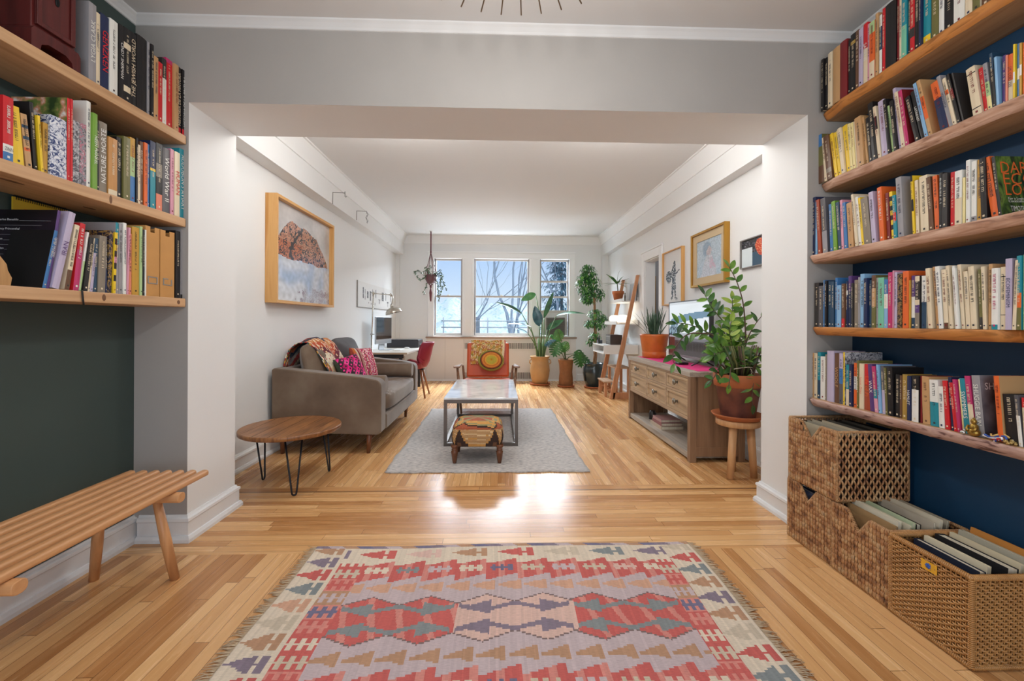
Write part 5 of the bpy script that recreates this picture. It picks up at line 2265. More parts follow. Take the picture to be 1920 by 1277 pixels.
def crochet_col(u, v):
    z = abs(((u * 26) % 1) - .5) * .5
    k = math.floor(v * 22 + z)
    r = (math.sin(math.floor(u * 80) * 12.9 + math.floor(v * 60) * 78.2) * 43758.5) % 1
    c = CB[(k + math.floor(u * 13) * 3) % 7]
    if r > .86:
        c = lin('e8d6b4')
    if u > .90:
        c = lin('e6d2a8') if u < .965 else lin('c46a5a')
    return tuple(x * (.85 + .3 * r) for x in c)


def crochet_pt(u, v):
    x = acx - .245 + .50 * u
    p = [(6.40, .72), (6.382, .86), (6.355, .925), (6.295, .925), (6.255, .86), (6.22, .72), (6.19, .585)]
    f = v * (len(p) - 1)
    i = min(len(p) - 2, int(f))
    t = f - i
    return (x + .006 * math.sin(v * 12), p[i][0] * (1 - t) + p[i + 1][0] * t - .012 - .004 * math.sin(u * 40), p[i][1] * (1 - t) + p[i + 1][1] * t + .004 * math.sin(u * 9))


b = MB()
b.grid(crochet_pt, 80, 70, colmat('crochet_wool', .95, .6, (160, 160, 160), .15), crochet_col)
tag(b.build('crochet_blanket', solid=.008), 'mustard zigzag crochet blanket hung over the back of the orange armchair', 'blanket')


def ring_col(u, v):
    r = (math.sin(math.floor(u * 70) * 12.9 + math.floor(v * 30) * 78.2) * 43758.5) % 1
    w = v
    cs = ((.07, 'cf8f2a'), (.38, 'b7a53c'), (.50, 'd6a03a'), (.60, 'c9752c'), (.70, 'd98a3a'), (.80, 'a34a25'), (.86, '4a3a22'), (1.1, '9a8f3a'))
    for t, c in cs:
        if w < t:
            return tuple(x * (.9 + .2 * r) for x in lin(c))


b = MB()
b.T = Matrix.Translation((acx + .048, 6.045, .655)) @ Matrix.Rotation(.12, 4, 'Z') @ Matrix.Rotation(-.30, 4, 'X')
for s in (-1, 1):
    b.grid(lambda u, v: (.185 * v * math.cos(2 * PI * u), s * .055 * (max(0, 1 - v ** 2.4)) ** .6 - s * .008 * (1 - v) ** 8 * 3, .152 * v * math.sin(2 * PI * u)), 56, 28, colmat('round_cloth', .9, .4, (200, 200, 200), .1), ring_col)
tag(b.build('round_pillow'), 'oval pillow with yellow, orange and green rings on the orange armchair', 'pillow')

# ------------------------------------------------------------------ desk corner
WHT = P('e4e2de', .35)
t_ = thing('desk', 'white-topped desk with dark underframe behind the sofa', 'desk', (-1.70, 7.1, 0))
b = MB()
b.box(-2.045, -1.345, 6.33, 8.05, .715, .742, P('d9d3cb', .35), {'-y': P('b79f86', .5)})
b.build('desktop', t_, bevel=.003)
b = MB()
b.box(-2.0, -1.42, 6.42, 6.46, .655, .714, P('2c2c30', .5))
b.box(-2.0, -1.42, 7.90, 7.94, .655, .714, P('2c2c30', .5))
b.build('frame', t_)
for x in (-1.97, -1.46):
    for y in (6.44, 7.92):
        b = MB()
        b.box(x - .02, x + .02, y - .02, y + .02, 0, .655, P('24242a', .5))
        b.build('leg', t_)
t_ = thing('drawer_unit', 'light grey metal drawer unit under the white desk', 'drawers', (-1.70, 6.95, 0))
b = MB()
b.box(-1.99, -1.585, 6.60, 7.30, .0, .62, P('a7a9ab', .45))
b.build('body', t_, bevel=.006)
for k in range(3):
    b = MB()
    b.box(-1.585, -1.578, 6.62, 7.28, .03 + .195 * k, .21 + .195 * k, P('b4b6b8', .45))
    d_ = b.build('drawer', t_)
    b = MB()
    b.box(-1.578, -1.570, 6.88, 7.02, .15 + .195 * k, .165 + .195 * k, P('77797c', .3, .8))
    b.build('handle', d_)

# all-in-one computer, turned towards the chair
t_ = thing('computer', 'silver all-in-one computer with a slanted aluminium chin on the desk', 'computer', (-1.83, 6.95, .742))
T_ = Matrix.Translation((-1.86, 6.98, .742)) @ Matrix.Rotation(-.20, 4, 'Z')
ALU = P('b9bcc0', .3, .6)
b = MB()
b.T = T_
b.box(-.018, .008, -.27, .27, .10, .53, ALU)
b.build('body', t_, bevel=.004)
b = MB()
b.T = T_
b.box(.0082, .0102, -.265, .265, .175, .525, P('0e0f12', .06, coat=.5))
b.build('screen', t_)
b = MB()
b.T = T_
b.hexa([(-.035, -.09, 0), (.14, -.09, 0), (.14, .09, 0), (-.035, .09, 0)], [(-.035, -.09, .006), (.14, -.09, .006), (.14, .09, .006), (-.035, .09, .006)], ALU)
b.hexa([(-.05, -.09, .0062), (-.035, -.09, .0062), (-.035, .09, .0062), (-.05, .09, .0062)], [(-.032, -.09, .22), (-.018, -.09, .22), (-.018, .09, .22), (-.032, .09, .22)], ALU)
b.build('stand', t_)
t_ = thing('keyboard', 'slim white keyboard in front of the computer on the desk', 'keyboard', (-1.60, 6.95, .742))
b = MB()
b.box(-1.665, -1.545, 6.78, 7.10, .7425, .752, WHT)
b.build('case', t_, bevel=.002)
b = MB()
for i in range(5):
    for j in range(14):
        b.box(-1.659 + .0222 * i, -1.640 + .0222 * i, 6.788 + .0219 * j, 6.807 + .0219 * j, .752, .755, P('f2f2f0', .5))
b.build('key', t_)
b = MB()
b.ell((-1.55, 7.28, .7425 + .0005), (.055, .03, .026), P('eeeeec', .25), 18, 10)
tag(b.build('computer_mouse'), 'white computer mouse beside the keyboard on the desk', 'mouse')
t_ = thing('printer', 'flat black printer at the window end of the desk', 'printer', (-1.66, 7.75, .742))
b = MB()
b.box(-1.95, -1.40, 7.52, 7.96, .7424, .875, P('2e2e33', .45))
b.build('body', t_, bevel=.008)
b = MB()
b.box(-1.94, -1.41, 7.53, 7.95, .8755, .884, P('3a3a40', .3))
b.build('lid', t_, bevel=.003)
b = MB()
b.box(-1.398, -1.36, 7.60, 7.88, .79, .80, P('8d8f92', .4))
b.build('paper_tray', t_)

# red shell chair
RED = P('8e1733', .5, bump=.02, bscale=100)
t_ = thing('shell_chair', 'dark red shell chair with wooden legs pushed up to the desk', 'chair', (-1.24, 6.95, 0))


def shell_pt(u, v):
    # v 0..1: seat front (towards the desk, -x) to the top of the back; u across
    p = [(-1.52, .452), (-1.47, .47), (-1.36, .448), (-1.25, .445), (-1.17, .48), (-1.125, .56), (-1.095, .68), (-1.07, .80), (-1.04, .87)]
    f = v * (len(p) - 1)
    i = min(len(p) - 2, int(f))
    t = f - i
    x = p[i][0] * (1 - t) + p[i + 1][0] * t
    z = p[i][1] * (1 - t) + p[i + 1][1] * t
    w = .24 if v < .8 else .24 - .10 * ((v - .8) / .2) ** 2
    a = (u - .5) * 2
    curl = abs(a) ** 3
    return (x - curl * (.16 if v > .45 else .02) * min(1, max(0, (v - .35) * 3)), 6.93 + a * w, z + curl * (.10 if v < .65 else .02 * (1 - v)))


b = MB()
b.grid(shell_pt, 26, 40, RED)
b.build('shell', t_, solid=.02)
for dx, dy in ((-.15, -.15), (.10, -.17), (.10, .17), (-.15, .15)):
    b = MB()
    b.tube([(-1.28 + dx * .45, 6.93 + dy * .45, .425), (-1.28 + dx * 1.35, 6.93 + dy * 1.25, .001)], [.022, .013], wood('ash', '7d4f33', 'a06c48', 'Z'), 10)
    b.build('leg', t_)
b = MB()
b.box(-1.36, -1.20, 6.85, 7.01, .425, .437, P('202024', .4))
b.build('frame', t_)

# chrome floor lamp
CHR = P('b5b2ad', .22, .95)
NIC = P('c9c5bb', .25, .9)
t_ = thing('floor_lamp', 'brushed metal swing-arm floor lamp with a dome shade behind the sofa', 'floor lamp', (-1.935, 6.05, 0))
LY = 6.05
pb = at(697, 660, LY)
pt_ = at(700, 550, LY)
pe = at(733, 553, LY)
b = MB()
b.lathe([(.13, 0), (.13, .012), (.05, .022), (.02, .03)], (pb.x, LY, 0), CHR, 28)
b.build('base', t_)
b = MB()
b.tube([(pb.x, LY, .02), (pb.x, LY, 1.02)], .012, CHR, 12)
b.tube([(pb.x, LY, 1.0), (pt_.x, LY, pt_.z)], .008, NIC, 10)
b.build('pole', t_)
b = MB()
b.tube([(pb.x - .004, LY - .018, 1.02), (pb.x, LY + .018, 1.02)], .014, CHR, 10)
b.tube([(pb.x, LY, 1.02), (pb.x + .035, LY, 1.02)], .006, CHR, 8)
b.build('knob', t_)
b = MB()
b.tube([pt_ + Vector((-.03, 0, .012)), pt_, pe], .007, NIC, 10)
b.ell(pt_, (.020, .020, .024), NIC, 12, 8)
b.ell(pe, (.018, .018, .026), NIC, 12, 8)
b.build('arm', t_)
b = MB()
sc = at(737, 583, LY)
b.T = Matrix.Translation(sc) @ Matrix.Rotation(-.28, 4, 'Y')
pr = []
for k in range(11):
    a = PI / 2 * k / 10
    pr.append((.112 * math.cos(a) + .0, .085 * math.sin(a)))
b.lathe(pr[:-1] + [(.022, .086)], (0, 0, -.03), NIC, 30, capb=False)
b.lathe([(.113, -.031), (.1135, -.026), (.111, -.025)], (0, 0, 0), NIC, 30, capb=False, capt=False)
b.lathe([(.022, .055), (.020, .085), (.012, .10)], (0, 0, 0), NIC, 14)
b.T = None
b.tube([pe, pe + Vector((.03, 0, -.02)), sc + Vector((-.022, 0, .068))], .008, NIC, 8)
b.build('lamp_shade', t_)

# ------------------------------------------------------------------ left wall art, print board, hooks
MAPLE = wood('maple', 'c98f4c', 'dcaa6a', 'Z', .45, .5, .03)
MAPLEY = wood('maple', 'c98f4c', 'dcaa6a', 'Y', .45, .5, .03)


def rock_col(u, v):
    y, z = u, v
    n1 = noise.noise(Vector((y * 6, z * 6, 1.0)))
    n2 = noise.noise(Vector((y * 22, z * 22, 2.0)))
    n3 = noise.noise(Vector((y * 60, z * 60, 5.0)))
    top = .84 - .62 * (y - .36) ** 2 * (1 if y > .36 else 3.4) - .9 * max(0, y - .72) ** 1.2 + .05 * n1
    low = .46 + .03 * n1
    if z > low:
        if z > top:
            k = .62 + .12 * n1 + .05 * n2
            return (k * .86, k * .82, k * .80)
        t = .5 + .5 * n2 + .5 * n3
        a, c, d = lin('e0a887'), lin('7a4a42'), lin('2e2228')
        e = lin('e08a62') if y < .45 and z < .62 else a
        f = max(0, min(1, t))
        col = tuple(e[i] * f + c[i] * (1 - f) for i in range(3))
        if n3 + n2 > .30 or abs(n1 + .5 * n2) < .045 or abs(y - .36 - .1 * math.sin(z * 9)) < .02 + .03 * n2:
            col = d
        return col
    # pale snow / ice below
    m = abs(y - .62) < .30 and z < .22 + .05 * n2
    bl = lin('8fb0dc')
    w = lin('dfe3ea')
    f = max(0, min(1, .5 + n1 * 1.4 + (z - .36) * 2.0))
    col = tuple(w[i] * (1 - f * .6) + bl[i] * f * .6 for i in range(3))
    if z < .16 + .06 * n1 + .05 * n2 and y > .45 + .2 * n2:
        g = max(.25, min(1, .55 + n1 + .5 * n3))
        col = tuple(col[i] * g + lin('8d6f7c')[i] * (1 - g) for i in range(3))
    return tuple(max(.02, q * (.85 + .2 * n2)) for q in col)


PRINT = colmat('glossy_print', .12, 0, (50, 50, 50), .02)
t_ = thing('framed_print', 'large rock and snow print in a deep maple box frame above the sofa', 'picture', (-2.03, 4.51, 1.38))
xf = -1.965
ya, yb, za, zb = 3.845, 5.165, 1.365, 2.338
b = MB()
fw = .026
b.box(WL + .002, xf, ya, ya + fw, za, zb, MAPLE)
b.box(WL + .002, xf, yb - fw, yb, za, zb, MAPLE)
b.box(WL + .002, xf, ya + fw, yb - fw, zb - fw, zb, MAPLEY)
b.box(WL + .002, xf, ya + fw, yb - fw, za, za + fw, MAPLEY)
b.build('frame', t_)
b = MB()
xp = -2.015
b.grid(lambda u, v: (xp, ya + fw + (yb - ya - 2 * fw) * u, za + fw + (zb - za - 2 * fw) * v), 130, 100, PRINT, rock_col, smooth=False)
b.box(WL + .002, xp - .002, ya + fw, yb - fw, za + fw, zb - fw, WHT)
b.build('print', t_)


def tools_col(u, v):
    """dark engraved tools on white paper"""
    for (c0, c1, z0, z1) in ((.10, .125, .35, .80), (.15, .16, .30, .74), (.20, .24, .38, .66), (.27, .30, .28, .70), (.34, .35, .5, .8), (.42, .44, .45, .82), (.50, .56, .38, .42), (.52, .535, .2, .4), (.60, .66, .36, .76), (.72, .735, .42, .78), (.77, .82, .30, .36), (.79, .80, .12, .34), (.88, .90, .40, .70), (.40, .41, .12, .24), (.24, .25, .16, .22), (.30, .31, .12, .20)):
        if c0 < u < c1 and z0 < v < z1:
            r = (math.sin(u * 911 + v * 377) * 43758.5) % 1
            return lin('4a4a4c') if r > .25 else lin('a8a8aa')
    return lin('dedddb')


t_ = thing('print_board', 'white board with engraved tool drawings on the wall above the desk', 'picture', (-2.06, 7.35, 1.42))
b = MB()
b.box(WL + .001, WL + .016, 6.30, 8.42, 1.42, 1.80, WHT)
b.build('panel', t_)
b = MB()
b.grid(lambda u, v: (WL + .0166, 6.31 + 2.10 * u, 1.425 + .37 * v), 160, 60, colmat('paper_print', .5, 0, (20, 20, 20), .02), tools_col, smooth=False)
b.build('print', t_)
b = MB()
b.box(WL + .001, WL + .018, 6.295, 6.30, 1.415, 1.805, P('9c9a97', .4))
b.box(WL + .001, WL + .018, 6.295, 8.42, 1.412, 1.42, P('9c9a97', .4))
b.build('frame', t_)

WIRE = P('7c7a78', .35, .7)
for (ya, za, zb, yb, lab, ch) in ((4.99, 2.555, 2.69, 5.42, 'thin wire wall bracket nearest the opening, high on the soffit', False), (5.82, 2.565, 2.69, 6.22, 'thin wire wall bracket with a hanging chain, high on the soffit', True)):
    t_ = thing('wall_bracket', lab, 'bracket', (-1.91, ya, zb), 'wire brackets on the soffit')
    b = MB()
    b.tube([(-1.920, ya, za), (-1.918, ya, zb), (-1.80, ya + .06, zb + .012)], .004, WIRE, 6)
    b.build('arm', t_)
    b = MB()
    if ch:
        for k in range(7):
            c = Vector((-1.80 + .010 * math.sin(k * 1.5), ya + .06, zb - .008 - .022 * k))
            pts = [c + Vector(((.007 if k % 2 else .002) * math.cos(2 * PI * q / 8), (.002 if k % 2 else .007) * math.cos(2 * PI * q / 8), .012 * math.sin(2 * PI * q / 8))) for q in range(9)]
            b.tube(pts, .0022, WIRE, 5, caps=False)
    else:
        b.tube([(-1.80, ya + .06, zb + .028), (-1.80, ya + .06, zb - .03), (-1.79, ya + .06, zb - .038), (-1.78, ya + .06, zb - .028)], .004, WIRE, 6)
    b.build('chain' if ch else 'hook', t_)

# ------------------------------------------------------------------ console with six drawers
CW = wood('grey_oak', '8f775c', 'b89c7e', 'Y', .6, .55, .15)
CWZ = wood('brown_oak', '6f5138', '957355', 'Z', .6, .45, .15)
CWT = wood('weathered_top', '8f8478', 'b3a798', 'Y', .55, .55, .15)
CWD = wood('drawer_oak', '9c8264', 'c2a683', 'Y', .6, .55, .12)
t_ = thing('console', 'weathered oak console with six small drawers and an open lower shelf', 'console', (1.88, 4.47, 0))
cx0, cx1, cy0, cy1 = 1.645, 2.125, 3.605, 5.335
b = MB()
b.box(cx0 - .008, cx1, cy0 - .004, cy1, .735, .777, CWT)
b.build('tabletop', t_, bevel=.003)
b = MB()
for y in (cy0, cy1 - .055):
    b.box(cx0, cx0 + .055, y, y + .055, 0, .7345, CWZ)
    b.box(cx1 - .055, cx1, y, y + .055, 0, .7345, CWZ)
b.box(cx0 + .055, cx1 - .055, cy0 + .008, cy0 + .03, .05, .7345, CWZ)
b.box(cx0 + .055, cx1 - .055, cy1 - .03, cy1 - .008, .05, .7345, CWZ)
b.box(cx0 + .055, cx1 - .055, cy0 + .004, cy0 + .008, .05, .13, CWZ)
b.box(cx1 - .03, cx1 - .012, cy0 + .055, cy1 - .055, .36, .7345, CWZ)
b.box(cx0 + .004, cx0 + .05, cy0 + .055, cy1 - .055, .715, .7345, CW)
b.box(cx0 + .004, cx0 + .05, cy0 + .055, cy1 - .055, .352, .385, CW)
b.box(cx0 + .004, cx0 + .05, cy0 + .055, cy1 - .055, .565, .587, CW)
for y in (4.135, 4.680):
    b.box(cx0 + .002, cx0 + .05, y, y + .034, .385, .715, CW)
b.box(cx0 + .05, cx1 - .03, cy0 + .055, cy1 - .055, .352, .37, CW)
b.build('frame', t_, bevel=.002)
b = MB()
b.box(cx0 + .006, cx1 - .012, cy0 + .055, cy1 - .055, .022, .075, CWT)
b.build('shelf', t_, bevel=.002)
PEW = P('8f8a80', .3, .9)
for y0, y1 in ((3.664, 4.131), (4.173, 4.676), (4.718, 5.276)):
    for z0, z1 in ((.59, .712), (.388, .562)):
        z0, z1 = (.590, .712) if z0 > .5 else (.388, .562)
        b = MB()
        r = .030
        x = cx0 + .012
        b.box(x, x + .02, y0, y1, z0, z1, CWD)
        b.box(x - .008, x, y0, y1, z0, z0 + r * .8, CWD)
        b.box(x - .008, x, y0, y1, z1 - r * .8, z1, CWD)
        b.box(x - .008, x, y0, y0 + r, z0 + r * .8, z1 - r * .8, CWD)
        b.box(x - .008, x, y1 - r, y1, z0 + r * .8, z1 - r * .8, CWD)
        d_ = b.build('drawer', t_, bevel=.0015)
        b = MB()
        yc, zc = (y0 + y1) / 2, (z0 + z1) / 2
        b.lathe([(.007, 0), (.007, .012)], (0, 0, 0), PEW, 10)
        b.T = None
        b2 = MB()
        b2.T = Matrix.Translation((x - .0005, yc, zc)) @ Matrix.Rotation(-PI / 2, 4, 'Y') @ Matrix.Scale(1.35, 4)
        b2.lathe([(.010, 0), (.007, .006), (.007, .014), (.018, .018), (.021, .024), (.017, .031), (.006, .034)], (0, 0, 0), PEW, 16)
        b2.build('knob', d_)

# things on the lower shelf of the console
b = MB()
b.lathe([(.040, 0), (.043, .004), (.043, .07), (.03, .085), (.03, .10)], (1.80, 4.92, .0755), P('26211f', .3), 20)
tag(b.build('dark_jar'), 'small dark jar on the lower shelf of the console', 'jar')


def flat_book(y0, y1, x0, x1, z0, t, c, lab, group):
    r_ = thing('book', lab, 'book', ((x0 + x1) / 2, (y0 + y1) / 2, z0), group)
    b = MB()
    m = P(c, .5)
    b.box(x0, x1, y0, y1, z0, z0 + .003, m)
    b.box(x0, x1, y0, y1, z0 + t - .003, z0 + t, m)
    b.box(x0, x0 + .003, y0, y1, z0 + .003, z0 + t - .003, m)
    b.build('cover', r_)
    b = MB()
    b.box(x0 + .003, x1 - .004, y0 + .004, y1 - .004, z0 + .0032, z0 + t - .0032, PAGES)
    b.build('pages', r_)


flat_book(4.42, 4.74, 1.71, 1.95, .0755, .036, 'b9a58e', 'tan book at the bottom of the pile on the console shelf', 'books on the console shelf')
flat_book(4.43, 4.70, 1.715, 1.94, .112, .032, '8a4a4c', 'dull red book in the middle of the pile on the console shelf', 'books on the console shelf')
flat_book(4.45, 4.69, 1.72, 1.93, .1445, .030, 'b58a86', 'pinkish book on top of the pile on the console shelf', 'books on the console shelf')
# pink runner
b = MB()
b.grid(lambda u, v: (1.735 + .30 * u + .004 * math.sin(v * 17), 3.66 + 1.60 * v, .7785 + .0008 * math.sin(v * 40 + u * 9)), 14, 60, P('e0307f', .8, bump=.2, bscale=220))
tag(b.build('table_runner', solid=.0018), 'bright pink cloth runner on top of the oak console', 'runner')
# TV
t_ = thing('television', 'slim television on angled feet showing a bright picture, on the console', 'television', (1.95, 4.345, .78))
ty0, ty1, tz0, tz1 = 3.875, 4.815, .838, 1.430
b = MB()
b.box(1.950, 1.985, ty0, ty1, tz0, tz1, P('2a2b2f', .4))
b.box(1.944, 1.950, ty0, ty1, tz0, tz0 + .022, P('85878c', .3, .6))
b.box(1.944, 1.950, ty0, ty0 + .010, tz0 + .022, tz1, P('3a3b40', .3))
b.box(1.944, 1.950, ty1 - .010, ty1, tz0 + .022, tz1, P('3a3b40', .3))
b.box(1.944, 1.950, ty0 + .010, ty1 - .010, tz1 - .010, tz1, P('3a3b40', .3))
b.build('body', t_)


def tv_col(u, v):
    """u from the far end to the near end, v from bottom to top"""
    arc = .52 + .34 * math.sqrt(max(0, u)) - .10 * u
    if v > .96:
        return lin('d4d6d8')
    if v < .33:
        if .10 < v < .24 and .18 < u < .95:
            return lin('17181b') if math.floor(u * 58) % 2 else lin('3c3e42')
        if u < .16:
            return lin('4b2a28')
        return lin('3d3f45') if v < .10 or v < .27 else lin('6f7278')
    if abs(v - arc) < .075 - .02 * u and u > .05:
        return lin('5f7f96')
    if u < .26 and v < arc - .05 and v > .36:
        r = (math.sin(math.floor(u * 60) * 12.9 + math.floor(v * 30) * 7.2) * 43758.5) % 1
        return lin('31414d') if r > .45 else lin('8fa6b6')
    if v < .42:
        return lin('a9adb3')
    return lin('e9edf0')


SCR = bpy.data.materials.new('mat_screen')
SCR.use_nodes = True
sb = SCR.node_tree.nodes['Principled BSDF']
sa = SCR.node_tree.nodes.new('ShaderNodeAttribute')
sa.attribute_name = 'pattern'
SCR.node_tree.links.new(sa.outputs['Color'], sb.inputs['Emission Color'])
setin(sb, Base_Color=(.01, .01, .012, 1), Roughness=.12, Emission_Strength=.75)
b = MB()
b.grid(lambda u, v: (1.9485, ty1 - .010 - (ty1 - ty0 - .02) * u, tz0 + .022 + (tz1 - tz0 - .032) * v), 120, 70, SCR, tv_col, smooth=False)
b.build('screen', t_)
for y in (ty0 + .16, ty1 - .16):
    for s in (-1, 1):
        b = MB()
        b.tube([(1.967, y, tz0 + .006), (1.967 + s * .11, y + .02, .7815 + .004)], [.010, .006], P('1d1e21', .35), 8)
        b.build('foot', t_)
b = MB()
b.box(1.80, 1.90, 4.20, 4.30, .7805, .806, P('17181b', .25))
tag(b.build('media_box', bevel=.006), 'small black media box on the pink runner before the television', 'media box')


# ------------------------------------------------------------------ plants
def leaf(b, base, d, L, W, m, up=(0, 0, 1), droop=.25, fold=.25, n=6, tipp=1.0, start=.0):
    base, d, up = Vector(base), Vector(d).normalized(), Vector(up)
    side = d.cross(up)
    if side.length < 1e-4:
        side = d.cross(Vector((1, 0, 0)))
    side.normalize()
    nrm = side.cross(d).normalized()
    rows = []
    for i in range(n + 1):
        t = i / n
        w = W * (math.sin(PI * min(1, (t * .96 + .02)) ** .85) ** .85) * .5
        if i == n:
            w = 0.001 * W
        c = base + d * (L * t) - nrm * (droop * L * t * t)
        rows.append([b.v(c - side * w + nrm * (fold * w)), b.v(c), b.v(c + side * w + nrm * (fold * w))])
    for i in range(n):
        for j in (0, 1):
            b.f([rows[i][j], rows[i][j + 1], rows[i + 1][j + 1], rows[i + 1][j]], m, True)


def leafm(key, dark, light, rough=.35):
    return ramp_mat(key, [(0.35, dark), (0.65, light)], nscale=9, detail=3, rough=rough, bump=0)


SOIL = P('33251c', .95, bump=.5, bscale=120)
TERRA = P('b5683c', .75, bump=.08, bscale=60, var=.10, vscale=9)
G1 = leafm('zz_leaf', '39661f', '6f9638', .25)
G1L = leafm('zz_young_leaf', '7f9c34', 'a9bd55', .3)
G1D = leafm('zz_dark_leaf', '27491e', '3f6d2a', .25)  # darker leaf tone, mixed in at random
STEM = P('4d5a2c', .5)
STEMB = P('5a4636', .6)

# big plant on the three-legged stool
pc = Vector((1.885, 3.30, 0))
t_ = thing('three_legged_stool', 'pale wooden three-legged stool carrying the big potted plant', 'stool', (1.885, 3.30, 0))
SW = wood('stool_pine', 'b98556', 'd3a474', 'Z', .5, .5, .04)
b = MB()
b.lathe([(.150, .40), (.158, .405), (.158, .440), (.152, .447)], pc, SW, 40)
b.build('seat', t_)
for fx, fy in ((1.785, 3.225), (1.985, 3.245), (1.90, 3.40)):
    b = MB()
    tp = Vector((pc.x + (fx - pc.x) * .72, pc.y + (fy - pc.y) * .9, .40))
    b.tube([tp, (fx, fy, .001)], [.030, .025], SW, 14)
    b.build('leg', t_)
b = MB()
b.lathe([(.10, .4475), (.15, .4495), (.185, .478), (.192, .490), (.183, .490), (.150, .4625), (.02, .4605)], pc, TERRA, 40)
tag(b.build('saucer'), 'terracotta saucer on the three-legged stool', 'saucer', 'terracotta saucers')
t_ = thing('potted_plant', 'large glossy plant with paired oval leaves in a worn terracotta pot on the stool', 'plant', (1.885, 3.30, .463))
b = MB()
POTW = ramp_mat('worn_pot', [(0.3, '5a3a38'), (0.5, '7d4f44'), (0.68, '96604a'), (0.8, 'b08a78')], nscale=8, detail=6, rough=.65, bump=.1)
b.lathe([(.118, .463), (.122, .466), (.158, .705), (.172, .708), (.180, .800), (.172, .804), (.165, .800), (.160, .745)], pc, TERRA, 44, capt=False,
        mats=[POTW, POTW, TERRA, TERRA, TERRA, TERRA, TERRA])
b.build('pot', t_)
b = MB()
b.lathe([(.160, .755), (.08, .772), (.01, .778)], pc, SOIL, 24)
b.build('soil', t_)
stems = [
    ([(1386, 690), (1397, 643), (1397, 607), (1393, 567), (1384, 535), (1373, 511), (1366, 499)], 3.30, 'A', 14),
    ([(1380, 690), (1395, 650), (1366, 614), (1343, 587), (1332, 571), (1319, 549)], 3.28, 'B', 16),
    ([(1378, 692), (1366, 641), (1334, 627), (1308, 614), (1285, 607), (1266, 606)], 3.34, 'B', 14),
    ([(1374, 692), (1345, 636), (1310, 625), (1290, 627), (1276, 638), (1263, 659), (1262, 676), (1269, 688)], 3.20, 'C', 12),
    ([(1380, 690), (1376, 637), (1374, 595), (1373, 556)], 3.36, 'Y', 16),
    ([(1390, 690), (1398, 648), (1411, 616), (1430, 590)], 3.34, 'C', 5),
    ([(1398, 690), (1416, 680), (1413, 712), (1410, 745), (1413, 776)], 3.135, 'D', 10),
    ([(1372, 692), (1352, 684), (1340, 706), (1326, 722)], 3.10, 'D', 8),
    ([(1378, 692), (1372, 684), (1368, 712), (1366, 730)], 3.09, 'D', 6),
    ([(1384, 690), (1380, 655), (1352, 650), (1335, 640)], 3.18, 'B', 12),
    ([(1384, 690), (1385, 650), (1364, 632), (1350, 612)], 3.40, 'Y', 14),
    ([(1390, 690), (1390, 655), (1384, 620), (1388, 590)], 3.42, 'B', 10),
    ([(1376, 690), (1366, 662), (1348, 662), (1335, 668)], 3.16, 'B', 12),
    ([(1386, 690), (1400, 662), (1412, 660), (1424, 672)], 3.15, 'B', 6),
    ([(1382, 690), (1374, 650), (1368, 625), (1372, 600)], 3.24, 'Y', 12),
]
fb = MB()
sb_ = MB()
rnd = random.Random(12)
for pts, Y, kind, nl in stems:
    P3 = [at(px, py, 3.30 + (Y - 3.30) * min(1, i / 2)) for i, (px, py) in enumerate(pts)]
    P3[0].z = .76
    P3[0].x = pc.x + max(-.1, min(.1, P3[0].x - pc.x))
    # smooth path
    path = []
    for i in range(len(P3) - 1):
        p0, p1, p2, p3 = P3[max(0, i - 1)], P3[i], P3[i + 1], P3[min(len(P3) - 1, i + 2)]
        for q in range(5):
            t = q / 5
            path.append(.5 * ((2 * p1) + (p2 - p0) * t + (2 * p0 - 5 * p1 + 4 * p2 - p3) * t * t + (-p0 + 3 * p1 - 3 * p2 + p3) * t ** 3))
    path.append(P3[-1])
    n = len(path)
    sb_.tube(path, [.0075 * (1 - .72 * i / n) for i in range(n)], STEM if kind in 'BY' else STEMB, 7)
    for k in range(nl):
        f = (.28 if kind != 'D' else .15) + (.98 - .28) * k / max(1, nl - 1)
        i = min(n - 2, int(f * (n - 1)))
        p = path[i]
        d = (path[i + 1] - path[i]).normalized()
        sd = d.cross(Vector((0, 1, 0)))
        sd = sd.normalized() if sd.length > .1 else Vector((1, 0, 0))
        s = 1 if k % 2 else -1
        ld = sd * s * .95 + d * .55 + Vector((0, rnd.uniform(-.35, .25), rnd.uniform(-.15, .15)))
        if k == nl - 1:
            ld = d
        L = rnd.uniform(.072, .098) * (1.05 if kind in 'AD' else 1)
        m = {'A': G1, 'B': rnd.choice([G1, G1D, G1]), 'C': rnd.choice([G1, G1D]), 'Y': rnd.choice([G1L, G1L, G1]), 'D': rnd.choice([G1, G1D])}[kind]
        leaf(fb, p, ld, L, L * .46, m, up=Vector((rnd.uniform(-.2, .2), -.75, .55)), droop=.12)
for k in range(110):
    a, r = rnd.uniform(0, 2 * PI), rnd.uniform(.02, .15)
    p = Vector((pc.x + r * math.cos(a) * 1.3 - .05, pc.y + r * math.sin(a), rnd.uniform(.86, 1.10)))
    ld = Vector((math.cos(a), math.sin(a), rnd.uniform(-.2, .7)))
    leaf(fb, p, ld, rnd.uniform(.06, .09), .037, rnd.choice([G1, G1D, G1L, G1]), up=(0, -.6, .7), droop=.15)
for k in range(26):
    a, r = rnd.uniform(0, 2 * PI), rnd.uniform(.02, .11)
    p0 = Vector((pc.x + r * math.cos(a), pc.y + r * math.sin(a), .765))
    sb_.tube([p0, p0 + Vector((.05 * math.cos(a), .05 * math.sin(a), .12)), p0 + Vector((.12 * math.cos(a) - .03, .10 * math.sin(a), .26))], [.010, .008, .005], rnd.choice([STEM, P('6f7040', .5), STEMB]), 7)
fb.build('foliage', t_)
sb_.build('stem', t_)
b = MB()
tw = []
